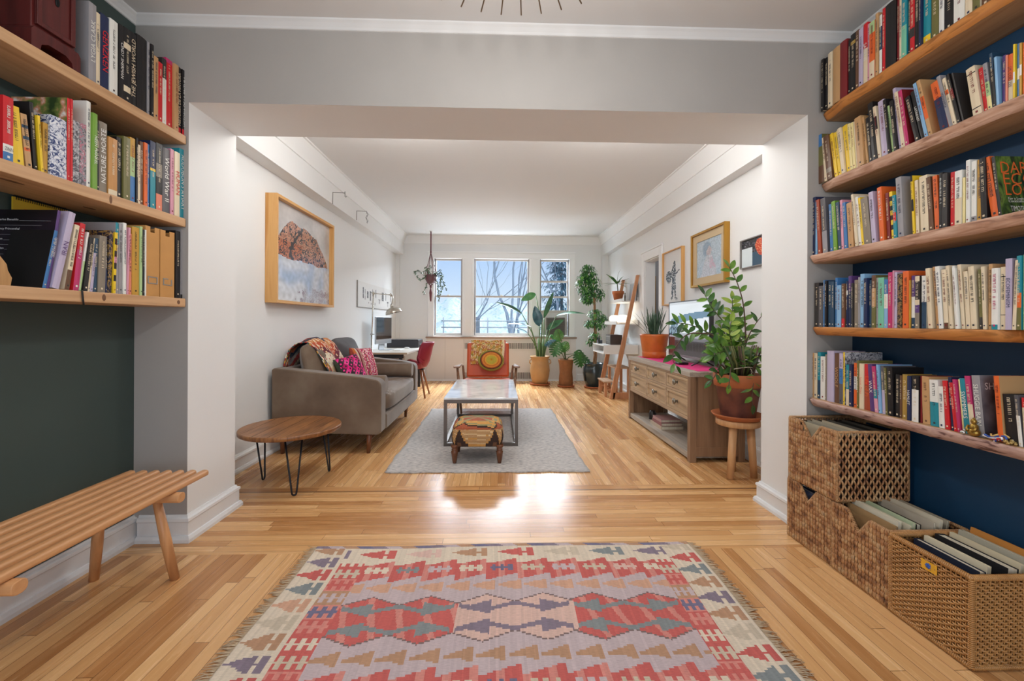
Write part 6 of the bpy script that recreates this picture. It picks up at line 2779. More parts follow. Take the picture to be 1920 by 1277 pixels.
for k in range(25):
    a = 2 * PI * k / 24
    tw.append((pc.x + .135 * math.cos(a), pc.y + .135 * math.sin(a), .855 + .012 * math.sin(3 * a)))
b.tube(tw, .0035, P('d8ccb4', .9), 5, caps=False)
b.tube([(pc.x + .02, pc.y - .135, .855), (pc.x + .03, pc.y - .14, .83), (pc.x + .015, pc.y - .142, .80)], .003, P('d8ccb4', .9), 5)
b.build('twine', t_)

# spiky plant in an orange pot at the far end of the console
sp_ = Vector((1.885, 5.11, .777))
ORPOT = P('c8682a', .35, bump=.04, bscale=30, var=.10, vscale=12)
t_ = thing('potted_plant', 'spiky dark green plant in a glazed orange pot at the far end of the console', 'plant', sp_)
b = MB()
b.lathe([(.130, .0012), (.139, .006), (.141, .066), (.136, .074), (.140, .082), (.166, .262), (.168, .284), (.158, .284), (.152, .25)], sp_, ORPOT, 40, capt=False)
b.build('pot', t_)
b = MB()
b.lathe([(.153, .252), (.01, .262)], sp_, SOIL, 20)
b.build('soil', t_)
b = MB()
SN = leafm('spiky_leaf', '24402c', '55705a', .4)
rnd = random.Random(8)
for k in range(46):
    a, r = rnd.uniform(0, 2 * PI), rnd.uniform(0, .08)
    sp2 = rnd.uniform(.05, .35) if k > 7 else rnd.uniform(.6, 1.0)
    p = sp_ + Vector((r * math.cos(a), r * math.sin(a), .25))
    leaf(b, p, Vector((math.cos(a) * sp2, math.sin(a) * sp2, 1)), rnd.uniform(.22, .40), rnd.uniform(.014, .022), SN, up=Vector((math.cos(a), math.sin(a), .1)) * -1, droop=.10 * sp2, fold=.5)
b.build('foliage', t_)


def pot_thing(name, lab, c, prof, m, sauc=None, saucm=None, rim_h=None, soilr=None):
    t = thing(name, lab, 'plant', c)
    b = MB()
    b.lathe(prof, c, m, 36, capt=False)
    b.build('pot', t)
    b = MB()
    zt = prof[-1][1]
    b.lathe([(soilr, zt), (.01, zt + .015)], c, SOIL, 20)
    b.build('soil', t)
    return t


def saucer(c, r, lab):
    b = MB()
    b.lathe([(r * .75, .001), (r * .92, .003), (r, .034), (r * .965, .036), (r * .88, .012), (.01, .010)], c, TERRA, 36)
    tag(b.build('saucer'), lab, 'saucer', 'terracotta saucers')


# bird-of-paradise plant
c1 = Vector((.80, 8.19, .0125))
saucer((.80, 8.19, 0), .20, 'terracotta saucer under the tall tan jar')
TANP = P('b98f5e', .55, bump=.05, bscale=40, var=.08, vscale=7)
t_ = pot_thing('potted_plant', 'tall plant with big paddle leaves in a tan earthen jar in front of the windows', c1,
               [(.125, .0), (.135, .005), (.175, .14), (.190, .26), (.180, .37), (.160, .44), (.168, .485), (.185, .515), (.192, .535), (.180, .538), (.155, .50), (.150, .46)], TANP, soilr=.151)
b = MB()
for sx in (-1, 1):
    b.tube([(c1.x + sx * .165, c1.y - .05, .49), (c1.x + sx * .20, c1.y - .055, .475), (c1.x + sx * .205, c1.y - .055, .43), (c1.x + sx * .178, c1.y - .05, .40)], .010, TANP, 8)
b.build('handle', t_)
ST = leafm('paddle_leaf', '24523a', '3f7a4a', .45)
STG = leafm('paddle_leaf_pale', '3f8a4c', '63a860', .35)
STB = leafm('paddle_leaf_bluish', '2f5560', '4b7a86', .25)
fb, sb_ = MB(), MB()
for (pb_, mid, pl, ptip, wd, m, Y, up) in (
        ((1012, 669), (998, 625), (979, 589), (931, 567), .12, ST, 8.05, (0, -.5, .9)),
        ((1014, 669), (1016, 610), (1004, 551), (978, 563), .14, STG, 8.12, (.3, -.9, .2)),
        ((1015, 669), (1012, 640), (1011, 611), (1003, 575), .19, STB, 8.15, (0, -1, .1)),
        ((1018, 669), (1020, 625), (1020, 596), (1037, 549), .10, ST, 8.2, (0, -1, .3)),
        ((1019, 669), (1030, 622), (1043, 592), (1097, 590), .13, ST, 8.0, (0, -.4, 1)),
        ((1010, 669), (1003, 640), (995, 613), (952, 608), .09, STB, 7.95, (0, -.3, 1)),
        ((1020, 669), (1024, 640), (1026, 618), (1056, 600), .14, ST, 8.25, (0, -.8, .5)),
        ((1013, 669), (1000, 640), (990, 625), (966, 616), .07, STB, 8.1, (0, -.4, 1)),
        ((1017, 669), (1028, 640), (1032, 628), (1046, 640), .09, STG, 8.3, (0, -1, .3))):
    a_, m_, l_, e_ = at(*pb_, c1.y), at(*mid, (Y + c1.y) / 2), at(*pl, Y), at(*ptip, Y)
    a_.z = .50
    sb_.tube([a_, m_, l_], [.014, .010, .007], P('5f7f52', .45), 8)
    d = e_ - l_
    L = d.length
    leaf(fb, l_, d + Vector(up) * L * .22, L * 1.02, wd, m, up=up, droop=.22, fold=.35, n=10)
for k in range(7):
    a0 = k * .9
    p0 = Vector((c1.x + .05 * math.cos(a0), c1.y + .05 * math.sin(a0), .49))
    sb_.tube([p0, p0 + Vector((.03 * math.cos(a0), .03 * math.sin(a0), .22)), p0 + Vector((.07 * math.cos(a0), .06 * math.sin(a0), .40))], [.018, .012, .007], P('6d8a5c', .45), 8)
fb.build('foliage', t_)
sb_.build('stem', t_)

# swiss-cheese plant
c2 = Vector((1.262, 7.93, .0125))
saucer((1.262, 7.93, 0), .165, 'terracotta saucer under the rough brown cylinder pot')
t_ = pot_thing('potted_plant', 'split-leaf plant in a rough brown cylinder pot between the tan jar and the dark pot', c2,
               [(.122, 0), (.132, .006), (.128, .16), (.118, .26), (.128, .40), (.145, .475), (.150, .500), (.140, .502), (.128, .46)],
               P('8d5d38', .8, bump=.3, bscale=50, var=.15, vscale=14), soilr=.130)
MO = leafm('split_leaf', '1f4a26', '3d7a38', .3)
MOL = leafm('split_leaf_pale', '3c7a35', '6aa04a', .35)


def split_leaf(b, base, d, L, Wd, m, up):
    """heart-shaped leaf cut into lobes"""
    base, d, up = Vector(base), Vector(d).normalized(), Vector(up)
    side = d.cross(up).normalized()
    nrm = side.cross(d).normalized()
    n = 7
    for s in (-1, 1):
        for k in range(n):
            t0, t1 = -.15 + 1.05 * k / n, -.15 + 1.05 * (k + .72) / n
            out = Wd * .5 * math.sin(PI * min(1, max(.05, (k + .9) / (n + .6)))) ** .6
            p = lambda t, o, dz: base + d * (L * t) + side * (s * o) - nrm * (dz)
            q = [p(t0, .0, .05 * L * t0 * t0), p(t1, .0, .05 * L * t1 * t1), p(t1 + .10, out * .96, .22 * out), p(t0 + .12, out, .22 * out)]
            m1 = p(t0 + .03, out * .55, .05 * out), p(t1 + .06, out * .55, .05 * out)
            i = [b.v(x) for x in (q[0], q[1], m1[1], m1[0], q[2], q[3])]
            b.f([i[0], i[1], i[2], i[3]], m, True)
            b.f([i[3], i[2], i[4], i[5]], m, True)
        i = [b.v(x) for x in (base, base + d * L * .86, base + d * L * .5 + side * (s * Wd * .16))]
        b.f(i, m, True)
    i = [b.v(x) for x in (base + d * L * .78 - side * Wd * .16, base + d * L * 1.05, base + d * L * .78 + side * Wd * .16, base + d * L * .6)]
    b.f(i, m, True)


fb, sb_ = MB(), MB()
for (mid, pl, ptip, wd, m, Y, up) in (((1056, 668), (1046, 643), (1038, 668), .27, MO, 7.75, (-.2, -1, .25)),
                                      ((1060, 665), (1062, 643), (1056, 660), .20, MOL, 7.85, (.2, -1, .4)),
                                      ((1066, 670), (1085, 660), (1090, 688), .26, MO, 7.6, (.2, -1, .3)),
                                      ((1060, 665), (1080, 663), (1106, 678), .20, MO, 7.7, (.1, -.8, .6)),
                                      ((1058, 655), (1046, 620), (1050, 640), .22, MOL, 8.0, (.1, -1, .3)),
                                      ((1057, 655), (1040, 640), (1022, 648), .16, STB, 7.9, (0, -.8, .6))):
    a_ = c2 + Vector((0, 0, .46))
    m_, l_, e_ = at(*mid, (Y + c2.y) / 2), at(*pl, Y), at(*ptip, Y)
    sb_.tube([a_, m_, l_], [.012, .008, .006], P('5d6b45', .5), 8)
    split_leaf(fb, l_, e_ - l_, (e_ - l_).length * 1.05, wd, m, up)
fb.build('foliage', t_)
sb_.build('stem', t_)

# weeping fig
c3 = Vector((1.762, 7.80, .0125))
saucer((1.762, 7.80, 0), .19, 'terracotta saucer under the dark glazed pot')
t_ = pot_thing('potted_plant', 'tall weeping fig with braided trunk in a dark blue-green glazed pot', c3,
               [(.13, 0), (.14, .006), (.185, .13), (.205, .26), (.200, .36), (.178, .405), (.195, .425), (.198, .440), (.184, .442), (.165, .40)],
               P('27383c', .18, coat=.4, var=.15, vscale=8), soilr=.167)
TRK = wood('fig_bark', '6f4d35', 'a07a58', 'Z', .8, 1, .3)
sb_ = MB()
for k in range(3):
    pts = []
    for q in range(24):
        z = .40 + 1.35 * q / 23
        a0 = q * .55 + k * 2.1
        rr = .022 * (1 - q / 40)
        pts.append((c3.x + .02 * math.sin(z * 2) + rr * math.cos(a0), c3.y + rr * math.sin(a0), z))
    sb_.tube(pts, [.019 * (1 - .4 * q / 23) for q in range(24)], TRK, 8)
rnd = random.Random(21)
FI = [leafm('fig_leaf', '1f5426', '3f8038', .35), leafm('fig_leaf_pale', '4a8a3c', '7bb056', .35), leafm('fig_leaf_dark', '173f20', '2b5f2c', .35)]
fb = MB()
for (px, py, rx, ry, nl) in ((1102, 510, 15, 16, 330), (1094, 532, 14, 22, 380), (1112, 532, 13, 24, 330), (1106, 556, 14, 14, 230), (1098, 560, 9, 9, 110), (1126, 552, 8, 12, 80), (1116, 588, 14, 10, 150), (1122, 606, 15, 11, 170), (1106, 606, 10, 9, 110), (1116, 630, 10, 9, 100), (1106, 640, 7, 7, 50), (1130, 596, 9, 8, 80)):
    cc = at(px, py, c3.y)
    k_ = c3.y / CAM_F
    for j in range(nl):
        while True:
            q = Vector((rnd.uniform(-1, 1), rnd.uniform(-1, 1), rnd.uniform(-1, 1)))
            if .25 < q.length < 1:
                break
        p = cc + Vector((q.x * rx * k_, q.y * rx * k_ * .9, q.z * ry * k_))
        d = Vector((q.x * .7 + rnd.uniform(-.4, .4), q.y * .7 + rnd.uniform(-.4, .4), -.55 + rnd.uniform(-.4, .4)))
        leaf(fb, p, d, rnd.uniform(.045, .07), rnd.uniform(.018, .026), rnd.choice([FI[0], FI[0], FI[1], FI[2]]), up=(q.x, q.y - .2, .8), droop=.2, n=3)
    if py > 500:
        z0 = max(.75, cc.z - .12)
        sb_.tube([(c3.x + .02, c3.y, min(1.7, z0)), ((c3.x + cc.x) / 2, (c3.y + cc.y) / 2, cc.z - .03), cc], [.007, .005, .003], TRK, 5)
fb.build('foliage', t_)
sb_.build('trunk', t_)

# ------------------------------------------------------------------ leaning ladder desk with its things
LW = wood('ladder_wood', 'a9714a', 'c98f66', 'Z', .45, .5, .04)
t_ = thing('ladder_desk', 'leaning ladder shelf with wooden rails, white shelves and a white desk box', 'shelf', (1.97, 7.05, 0))
for y in (6.655, 7.43):
    b = MB()
    w = .026
    b.hexa([(1.745, y - .018, 0), (1.825, y - .018, 0), (1.825, y + .018, 0), (1.745, y + .018, 0)],
           [(2.165, y - .018, 1.95), (2.215, y - .018, 1.95), (2.215, y + .018, 1.95), (2.165, y + .018, 1.95)], LW)
    b.build('side_rail', t_, bevel=.003)
b = MB()
b.box(1.80, 2.185, 6.637, 6.673, .0, .10, LW)
b.build('foot_rail', t_, bevel=.003)
for z, x0 in ((1.525, 1.945), (1.165, 1.855)):
    b = MB()
    b.box(x0, 2.21, 6.675, 7.41, z, z + .018, WHT)
    b.box(x0, x0 + .016, 6.675, 7.41, z + .018, z + .055, WHT)
    b.box(2.198, 2.21, 6.675, 7.41, z + .018, z + .075, WHT)
    b.build('shelf', t_)
b = MB()
z = .70
b.box(1.655, 2.21, 6.675, 7.41, z, z + .016, WHT)
b.box(1.655, 2.21, 6.675, 7.41, z + .125, z + .141, WHT)
b.box(1.66, 2.21, 6.675, 6.691, z + .016, z + .125, WHT)
b.box(1.66, 2.21, 7.394, 7.41, z + .016, z + .125, WHT)
b.box(2.195, 2.21, 6.691, 7.394, z + .016, z + .125, WHT)
b.build('desk_box', t_)
# plant on the ladder
c4 = Vector((2.03, 7.19, 1.544))
t_ = thing('potted_plant', 'strap-leaved plant in a plain terracotta pot on the top shelf of the ladder', 'plant', c4)
b = MB()
b.lathe([(.055, 0), (.062, .004), (.088, .135), (.096, .137), (.100, .185), (.093, .186), (.085, .16)], c4, TERRA, 28, capt=False)
b.build('pot', t_)
b = MB()
b.lathe([(.086, .162), (.01, .17)], c4, SOIL, 18)
b.build('soil', t_)
fb = MB()
sb_ = MB()
top = c4 + Vector((-.02, 0, .36))
sb_.tube([c4 + Vector((0, 0, .16)), c4 + Vector((-.01, 0, .26)), top], [.010, .008, .007], P('4c5a38', .6), 8)
SL = leafm('strap_leaf', '1e4626', '4d7f3a', .3)
for dx, dz, L, w in ((-.75, .9, .26, .06), (-.95, .12, .30, .045), (-.7, .02, .20, .035), (.75, .55, .22, .05), (.9, .15, .20, .045), (.5, .9, .18, .045), (.1, .3, .12, .05), (.9, -.2, .16, .04), (-.35, .5, .2, .05)):
    leaf(fb, top + Vector((dx * .02, 0, -.05)), Vector((dx, rnd.uniform(-.5, .2), dz)), L, w, SL, droop=.18, fold=.3)
sb_.tube([top, top + Vector((.02, 0, .12)), top + Vector((.06, 0, .20))], [.004, .003, .002], P('8a8372', .7), 5)
fb.build('foliage', t_)
sb_.build('stem', t_)
t_ = thing('framed_photo', 'pale framed picture leaning on the top shelf of the ladder', 'picture', (2.185, 6.86, 1.544))
b = MB()
b.T = Matrix.Translation((2.165, 6.86, 1.5445)) @ Matrix.Rotation(.09, 4, 'Y')
b.box(-.006, .006, -.17, .17, 0, .30, P('c9cacc', .4))
b.build('frame', t_)
b = MB()
b.T = Matrix.Translation((2.165, 6.86, 1.5445)) @ Matrix.Rotation(.09, 4, 'Y')
b.box(-.0075, -.0065, -.155, .155, .015, .285, P('a9aeb4', .3))
b.build('print', t_)
b = MB()
fc = Vector((2.06, 6.90, 1.544))
b.lathe([(.020, 0), (.018, .012), (.010, .018), (.012, .05), (.017, .075), (.012, .10), (.007, .108), (.011, .122), (.009, .138), (.002, .144)], fc, P('6b6258', .5, .3), 14)
tag(b.build('statuette'), 'small dark statuette before the leaning picture on the ladder', 'figurine')
t_ = thing('table_lamp', 'glowing white cloud-shaped lamp on the second shelf of the ladder', 'lamp', (1.98, 7.05, 1.183))
b = MB()
b.lathe([(.06, .0005), (.065, .01), (.05, .018)], (1.95, 7.12, 1.1835), P('c9b79c', .5), 20)
b.lathe([(.06, .0005), (.065, .01), (.05, .018)], (2.03, 6.92, 1.1835), P('c9b79c', .5), 20)
b.build('base', t_)
b = MB()
GL = emit('fff3dc', 1.15)
b.ell((1.95, 7.12, 1.262), (.085, .105, .062), GL, 24, 14, .85)
b.ell((2.03, 6.92, 1.262), (.095, .115, .064), GL, 24, 14, .85)
b.build('lamp_shade', t_)
area_light('table_lamp_light', (1.99, 7.02, 1.36), (PI, 0, 0), .25, .25, .7, (1, .93, .82))
t_ = thing('radio', 'dark brown box radio with a lighter front on the white desk of the ladder', 'radio', (1.86, 6.95, .842))
b = MB()
b.box(1.80, 1.99, 6.80, 7.10, .8425, 1.00, P('3a2b25', .5))
b.build('case', t_, bevel=.005)
b = MB()
b.box(1.796, 1.7995, 6.82, 7.08, .86, .985, P('8f8c86', .5))
for k in range(5):
    b.box(1.793, 1.796, 6.83, 7.07, .868 + .02 * k, .876 + .02 * k, P('3d3a38', .5))
b.build('front_panel', t_)
b = MB()
b.box(1.70, 1.77, 7.20, 7.34, .8425, .90, P('4a4d53', .4))
tag(b.build('small_speaker', bevel=.008), 'small dark grey box beside the radio on the ladder desk', 'box')
b = MB()
b.lathe([(.018, 0), (.018, .09), (.009, .10), (.009, .13)], (1.70, 7.16, .8425), P('22272a', .2), 14)
tag(b.build('bottle'), 'small dark bottle at the edge of the ladder desk', 'bottle')

# step stool below the ladder desk
t_ = thing('step_stool', 'wooden two-step stool standing under the ladder desk', 'stool', (1.96, 7.02, 0))
GW = wood('grey_pine', '9a7a58', 'b8977a', 'Y', .6, .5, .05)
b = MB()
b.box(1.87, 2.13, 6.78, 7.28, .455, .478, GW)
b.build('top_step', t_, bevel=.004)
b = MB()
b.box(1.70, 1.87, 6.80, 7.26, .230, .252, GW)
b.build('lower_step', t_, bevel=.004)
for x in (1.90, 2.10):
    for y in (6.82, 7.24):
        b = MB()
        b.box(x - .02, x + .02, y - .02, y + .02, 0, .455, LW)
        b.build('leg', t_)
for y in (6.84, 7.22):
    b = MB()
    b.box(1.715, 1.755, y - .02, y + .02, 0, .23, LW)
    b.build('leg', t_)
    b = MB()
    b.box(1.756, 1.88, y - .015, y + .015, .10, .13, LW)
    b.build('rail', t_)

# ------------------------------------------------------------------ right wall pictures
def fig_col(u, v):
    """black figure carrying a bundle, drawn in ink (u grows towards the camera)"""
    def el(cx, cy, rx, ry):
        return ((u - cx) / rx) ** 2 + ((v - cy) / ry) ** 2 < 1
    n = noise.noise(Vector((u * 30, v * 40, 3)))
    on = el(.58, .74, .055, .07) or el(.54, .58, .12, .15) or el(.28, .52, .16, .12) or el(.55, .42, .085, .16) or el(.47, .24, .05, .16) or el(.62, .24, .045, .17) or el(.43, .10, .05, .025) or el(.68, .09, .06, .025)
    on = on or (abs(v - (.55 + .25 * (u - .6))) < .018 and .6 < u < .84)
    if on and n > -.22:
        return lin('1b1b1d')
    return lin('dad8d5')


def art(name, lab, y0, y1, z0, z1, depth, fw, fm, fn, key, matw=0.0, matc='c9b390', fm2=None):
    t = thing(name, lab, 'picture', (WR - depth / 2, (y0 + y1) / 2, z0), 'pictures on the wall above the console')
    xf = WR - depth
    b = MB()
    m2 = fm2 or fm
    b.box(xf, WR - .001, y0, y0 + fw, z0, z1, fm)
    b.box(xf, WR - .001, y1 - fw, y1, z0, z1, fm)
    b.box(xf, WR - .001, y0 + fw, y1 - fw, z0, z0 + fw, m2)
    b.box(xf, WR - .001, y0 + fw, y1 - fw, z1 - fw, z1, m2)
    b.build('frame', t, bevel=.002)
    a0, a1, c0, c1 = y0 + fw, y1 - fw, z0 + fw, z1 - fw
    if matw:
        b = MB()
        x = WR - depth * .62
        for q in ((a0, a0 + matw, c0, c1), (a1 - matw, a1, c0, c1), (a0 + matw, a1 - matw, c0, c0 + matw), (a0 + matw, a1 - matw, c1 - matw, c1)):
            b.box(x, WR - .002, *q, P(matc, .7, bump=.1, bscale=60))
        b.build('mount', t)
        a0, a1, c0, c1 = a0 + matw, a1 - matw, c0 + matw, c1 - matw
    b = MB()
    b.grid(lambda u, v: (WR - depth * .45, a1 - (a1 - a0) * u, c0 + (c1 - c0) * v), 80, 80, colmat(key, .25, 0, (30, 30, 30), .02), fn, smooth=False)
    b.build('print', t)


art('framed_print', 'ink drawing of a black figure in a thin pale frame beside the doorway', 5.02, 5.625, 1.425, 2.12, .045, .014, MAPLE, fig_col, 'ink_drawing')
GILT = P('b98a3c', .35, .75, bump=.1, bscale=60)


def port_col(u, v):
    """pale painting of a seated figure in blues, pinks and white"""
    n = noise.noise(Vector((u * 7, v * 7, 4)))
    n2 = noise.noise(Vector((u * 24, v * 24, 9)))
    bgc, hair, skin, pink = lin('a9bccb'), lin('6d8aa3'), lin('d2b7b0'), lin('c98fa6')
    f = .5 + .5 * n + .3 * n2
    c = tuple(bgc[i] * (1 - .35 * f) + lin('dfe3e8')[i] * .35 * f for i in range(3))
    if ((u - .42) / .17) ** 2 + ((v - .74) / .20) ** 2 < 1 + .8 * n2:
        c = tuple(.6 * hair[i] + .4 * c[i] for i in range(3))
    if ((u - .50) / .10) ** 2 + ((v - .66) / .13) ** 2 < 1 + .9 * n2:
        c = tuple(.6 * skin[i] + .4 * c[i] for i in range(3))
    if v < .56 and abs(u - .5) < .12 + .42 * (.56 - v) + .05 * n:
        c = tuple(lin('cfd3dc')[i] * (.75 + .25 * f) for i in range(3))
        if u > .52 and v < .5 and n2 > -.1 and abs(u - .62) < .14 and v > .2:
            c = tuple(.55 * pink[i] + .45 * c[i] for i in range(3))
    return tuple(max(.02, q * (.92 + .22 * n2)) for q in c)


art('framed_painting', 'pastel painting of a seated figure in a deep gilt frame above the television', 4.03, 4.755, 1.592, 2.178, .055, .022, GILT, port_col, 'pastel_painting', .075)


def fire_col(u, v):
    n = noise.noise(Vector((u * 6, v * 6, 7)))
    n2 = noise.noise(Vector((u * 20, v * 20, 2)))
    if u < .40 and v < .70:
        return lin('dbe6ea')
    if ((u - .78) / .26) ** 2 + ((v - .66) / .34) ** 2 < 1 + .5 * n:
        return lin('c9442a') if n2 > -.1 else lin('e0875a')
    if v < .5 and u < .8 + n * .2:
        return lin('2f4f66')
    return lin('1c2026') if n2 < .15 else lin('5b5560')


art('framed_painting', 'small dark painting with a red shape in a thin grey frame next to the pier', 3.40, 3.815, 1.686, 1.945, .03, .010, P('8f8b88', .4, .3), fire_col, 'small_painting')
t_ = thing('framed_mirror', 'ochre-framed picture on the hall wall seen through the doorway', 'picture', (2.52, 7.27, 1.36))
b = MB()
OCF = P('9a7434', .5)
for q in ((2.38, 2.42, 1.36, 2.0), (2.66, 2.71, 1.36, 2.0), (2.42, 2.66, 1.36, 1.41), (2.42, 2.66, 1.95, 2.0)):
    b.box(q[0], q[1], 7.27, 7.2995, q[2], q[3], OCF)
b.build('frame', t_)
b = MB()
b.box(2.42, 2.66, 7.285, 7.2995, 1.41, 1.95, P('b9babd', .3))
b.build('print', t_)

# ------------------------------------------------------------------ hanging plant by the windows
hc = Vector((-1.305, 8.25, 0))
t_ = thing('hanging_planter', 'trailing plant in a maroon macrame hanger by the first window', 'hanging plant', (hc.x, hc.y, 1.55))
MAC = P('6e3a42', .85)
zk, zp = 2.54, 2.06
b = MB()
b.tube([(hc.x, hc.y, HC), (hc.x, hc.y, zk)], .011, MAC, 8)
b.ell((hc.x, hc.y, zk), (.016, .016, .022), MAC, 10, 8)
for k in range(6):
    a0 = 2 * PI * k / 6
    d = Vector((math.cos(a0), math.sin(a0), 0))
    b.tube([Vector((hc.x, hc.y, zk)), Vector((hc.x, hc.y, zp + .06)) + d * .105, Vector((hc.x, hc.y, zp - .05)) + d * .10, Vector((hc.x, hc.y, zp - .15)) + d * .03, (hc.x, hc.y, zp - .18)], .0045, MAC, 6)
b.ell((hc.x, hc.y, zp - .185), (.022, .022, .03), MAC, 10, 8)
for k in range(14):
    a0 = k * 2.4
    b.tube([(hc.x, hc.y, zp - .19), (hc.x + .022 * math.cos(a0), hc.y + .022 * math.sin(a0), zp - .30), (hc.x + .012 * math.cos(a0), hc.y + .012 * math.sin(a0), zp - .44 - .01 * (k % 4))], .006, MAC, 5)
b.build('macrame_hanger', t_)
b = MB()
b.lathe([(.045, -.13), (.07, -.12), (.095, -.04), (.098, .04), (.09, .045), (.085, .02)], (hc.x, hc.y, zp), P('6b4a50', .4), 24, capt=False)
b.lathe([(.086, .02), (.01, .03)], (hc.x, hc.y, zp), SOIL, 16)
b.build('pot', t_)
HL = [leafm('trailing_leaf', '3f5f45', '73906c', .4), leafm('trailing_leaf_dark', '2b4636', '4a6a50', .4)]
fb, sb_ = MB(), MB()
rnd = random.Random(31)
trails = [[(815, 508), (800, 505), (790, 512), (783, 506), (777, 512)], [(812, 506), (798, 518), (788, 526), (784, 520), (776, 508)], [(812, 504), (800, 500), (795, 505)],
          [(822, 508), (830, 516), (824, 530), (829, 542), (824, 556), (822, 566)], [(822, 506), (827, 512), (832, 530), (836, 541), (838, 545)], [(820, 505), (826, 506), (828, 514)],
          [(818, 515), (820, 530), (822, 545), (821, 558)], [(806, 515), (800, 535), (794, 548), (797, 552)], [(816, 504), (808, 498), (803, 504)], [(822, 508), (827, 520), (826, 535), (832, 540)]]
for tr_ in trails:
    pts = [at(px, py, hc.y + rnd.uniform(-.09, .09)) for px, py in tr_]
    pts[0] = Vector((hc.x + .05 * (1 if tr_[0][0] > 816 else -1), hc.y, zp + .05))
    sb_.tube(pts, .0035, P('4d5a48', .6), 5)
    for a, c in zip(pts, pts[1:]):
        n = max(3, int((c - a).length / .017))
        for k in range(n):
            p = a + (c - a) * (k / n)
            for s in range(2):
                leaf(fb, p, (rnd.uniform(-1, 1), rnd.uniform(-1, 1), rnd.uniform(-.8, .5)), rnd.uniform(.022, .042), .018, rnd.choice(HL), up=(rnd.uniform(-.4, .4), -.7, .6), n=3)
for k in range(120):
    a0, r = rnd.uniform(0, 2 * PI), rnd.uniform(.02, .13)
    p = Vector((hc.x + r * math.cos(a0), hc.y + r * math.sin(a0), zp + .06 + rnd.uniform(-.06, .05)))
    leaf(fb, p, (math.cos(a0), math.sin(a0), rnd.uniform(-.4, .6)), rnd.uniform(.025, .045), .02, rnd.choice(HL), up=(0, -.5, .8), n=3)
fb.build('foliage', t_)
sb_.build('stem', t_)
b = MB()
b.lathe([(.028, 0), (.028, -.006), (.008, -.012), (.006, -.03)], (hc.x, hc.y, HC), P('d8d6d2', .5), 16)
tag(b.build('ceiling_hook'), 'small white ceiling hook holding the macrame hanger', 'hook')

# ------------------------------------------------------------------ window air conditioner
t_ = thing('air_conditioner', 'grey-brown window air conditioner low in the third window, behind the paddle leaves', 'air conditioner', (1.15, D3 + .05, .93))
b = MB()
b.box(.985, 1.36, D3 - .03, D3 + .30, .930, 1.30, P('6f6864', .6))
b.build('body', t_, bevel=.01)
b = MB()
for k in range(14):
    b.box(1.0, 1.345, D3 - .034, D3 - .030, .96 + .022 * k, .972 + .022 * k, P('564f4c', .6))
b.build('front_grille', t_)
b = MB()
b.box(.88, .985, D3 + .06, D3 + .07, .930, 1.40, P('cfccc8', .6))
b.box(1.36, 1.415, D3 + .06, D3 + .07, .930, 1.40, P('cfccc8', .6))
b.box(.985, 1.36, D3 + .06, D3 + .07, 1.301, 1.40, P('cfccc8', .6))
b.build('side_panel', t_)

# ------------------------------------------------------------------ outside: railing, chimney, bare trees, conifer, haze-toned slope
t_ = thing('balcony_railing', 'dark iron railing outside the middle window', 'railing', (.1, 9.75, .6))
IR = P('2b3440', .6)
b = MB()
for z in (1.22, 1.075, .93):
    b.tube([(-1.3, 9.75, z), (1.4, 9.75, z)], .010, IR, 6)
b.build('rail', t_)
b = MB()
b.box(-1.6, 1.7, 9.0, 9.9, -.1, .26, P('c9ccd0', .9))
struct(b.build('trim_10'))
for x in (-1.25, -.245, .34, 1.35):
    b = MB()
    b.tube([(x, 9.75, .26), (x, 9.75, 1.30)], .012, IR, 6)
    b.build('post', t_)
b = MB()
b.box(-1.62, -1.15, 26.0, 26.5, -4, 1.42, P('8b9099', .8))
b.box(-1.66, -1.11, 25.96, 26.54, 1.42, 1.50, P('7d828b', .8))
tag(b.build('chimney'), 'grey square chimney outside, seen low in the middle window', 'chimney')
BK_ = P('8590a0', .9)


def bare_tree(name, lab, base, top, seed, r0, depth=6, lean=(0, 0, 0), spread=.5):
    t = thing(name, lab, 'tree', base, 'bare trees outside the windows')
    rnd = random.Random(seed)
    tb, bb = MB(), MB()
    tips = []

    def grow(p, d, L, r, k):
        pts = [p]
        q = p
        dd = d
        for i in range(4):
            dd = (dd + Vector((rnd.uniform(-.26, .26), rnd.uniform(-.26, .26), rnd.uniform(-.05, .16)))).normalized()
            q = q + dd * (L / 4)
            pts.append(q)
        (tb if k == 0 else bb).tube(pts, [r * (1 - .42 * i / 4) for i in range(5)], BK_, 6 if k < 3 else 4, caps=False)
        if k >= depth:
            return
        for c in range(3 if k < 3 else 2):
            i = rnd.choice([2, 3, 4]) if c else 4
            nd = (dd + Vector((rnd.uniform(-1, 1), rnd.uniform(-.7, .7), rnd.uniform(-.25, .8))) * spread * 1.25).normalized()
            grow(pts[i], nd, L * rnd.uniform(.60, .85), r * .50, k + 1)
    d0 = (Vector(top) - Vector(base))
    grow(Vector(base), d0.normalized(), d0.length, r0, 0)
    tb.build('trunk', t)
    bb.build('branches', t)


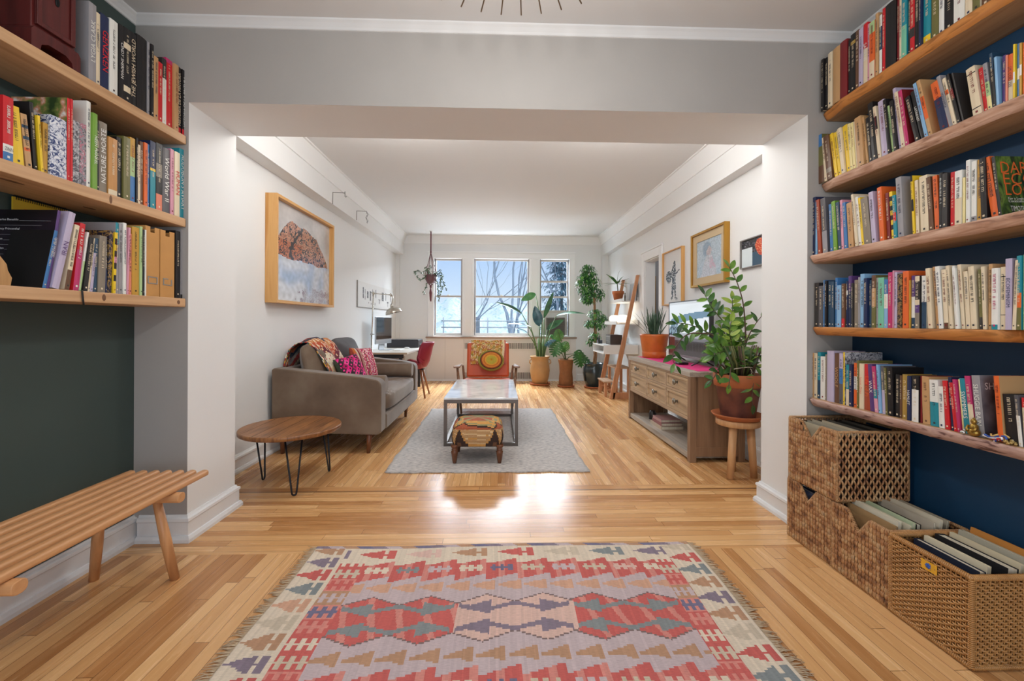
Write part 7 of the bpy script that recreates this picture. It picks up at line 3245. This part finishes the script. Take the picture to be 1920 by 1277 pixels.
bare_tree('bare_tree', 'bare tree leaning across the middle window, nearest the glass', (1.0, 14.5, -2.2), (-.45, 14.8, 1.5), 5, .095, 6)
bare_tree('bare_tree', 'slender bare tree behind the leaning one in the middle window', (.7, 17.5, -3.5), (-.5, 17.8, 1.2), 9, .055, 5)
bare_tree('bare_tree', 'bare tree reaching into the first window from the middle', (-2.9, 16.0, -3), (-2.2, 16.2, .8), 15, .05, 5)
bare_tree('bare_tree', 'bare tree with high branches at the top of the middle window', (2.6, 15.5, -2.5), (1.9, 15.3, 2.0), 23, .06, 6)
t_ = thing('conifer', 'dark blue-green conifer filling the third window', 'tree', (2.45, 16.5, -3))
b = MB()
b.tube([(2.45, 16.5, -3), (2.45, 16.5, 4.6)], [.10, .03], P('55606a', .9), 8)
b.build('trunk', t_)
fb = MB()
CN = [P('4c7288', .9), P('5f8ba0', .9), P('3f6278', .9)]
rnd = random.Random(77)
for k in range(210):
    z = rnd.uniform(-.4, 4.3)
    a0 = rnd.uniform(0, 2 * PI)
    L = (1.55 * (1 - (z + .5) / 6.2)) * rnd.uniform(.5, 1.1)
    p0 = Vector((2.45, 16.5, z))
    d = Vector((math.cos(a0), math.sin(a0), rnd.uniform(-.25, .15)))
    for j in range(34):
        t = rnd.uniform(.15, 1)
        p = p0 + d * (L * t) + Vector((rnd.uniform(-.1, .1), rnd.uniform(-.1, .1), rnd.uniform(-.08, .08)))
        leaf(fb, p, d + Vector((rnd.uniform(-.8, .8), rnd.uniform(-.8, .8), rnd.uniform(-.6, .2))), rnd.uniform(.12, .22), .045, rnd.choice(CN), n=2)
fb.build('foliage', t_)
HZ = ramp_mat('haze_toned_slope', [(0.30, 'b9d8d8'), (0.42, 'e9f5f5'), (0.56, 'ffffff'), (0.70, 'cfe6d6')], nscale=1.9, detail=9, rough=1, bump=0)  # foliage paled to near white: haze and sunlight put into the colour
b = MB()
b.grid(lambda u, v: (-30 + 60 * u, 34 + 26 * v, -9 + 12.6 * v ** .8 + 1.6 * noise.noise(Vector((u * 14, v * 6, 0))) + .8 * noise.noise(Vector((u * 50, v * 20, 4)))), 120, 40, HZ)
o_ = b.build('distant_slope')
o_['kind'] = 'structure'
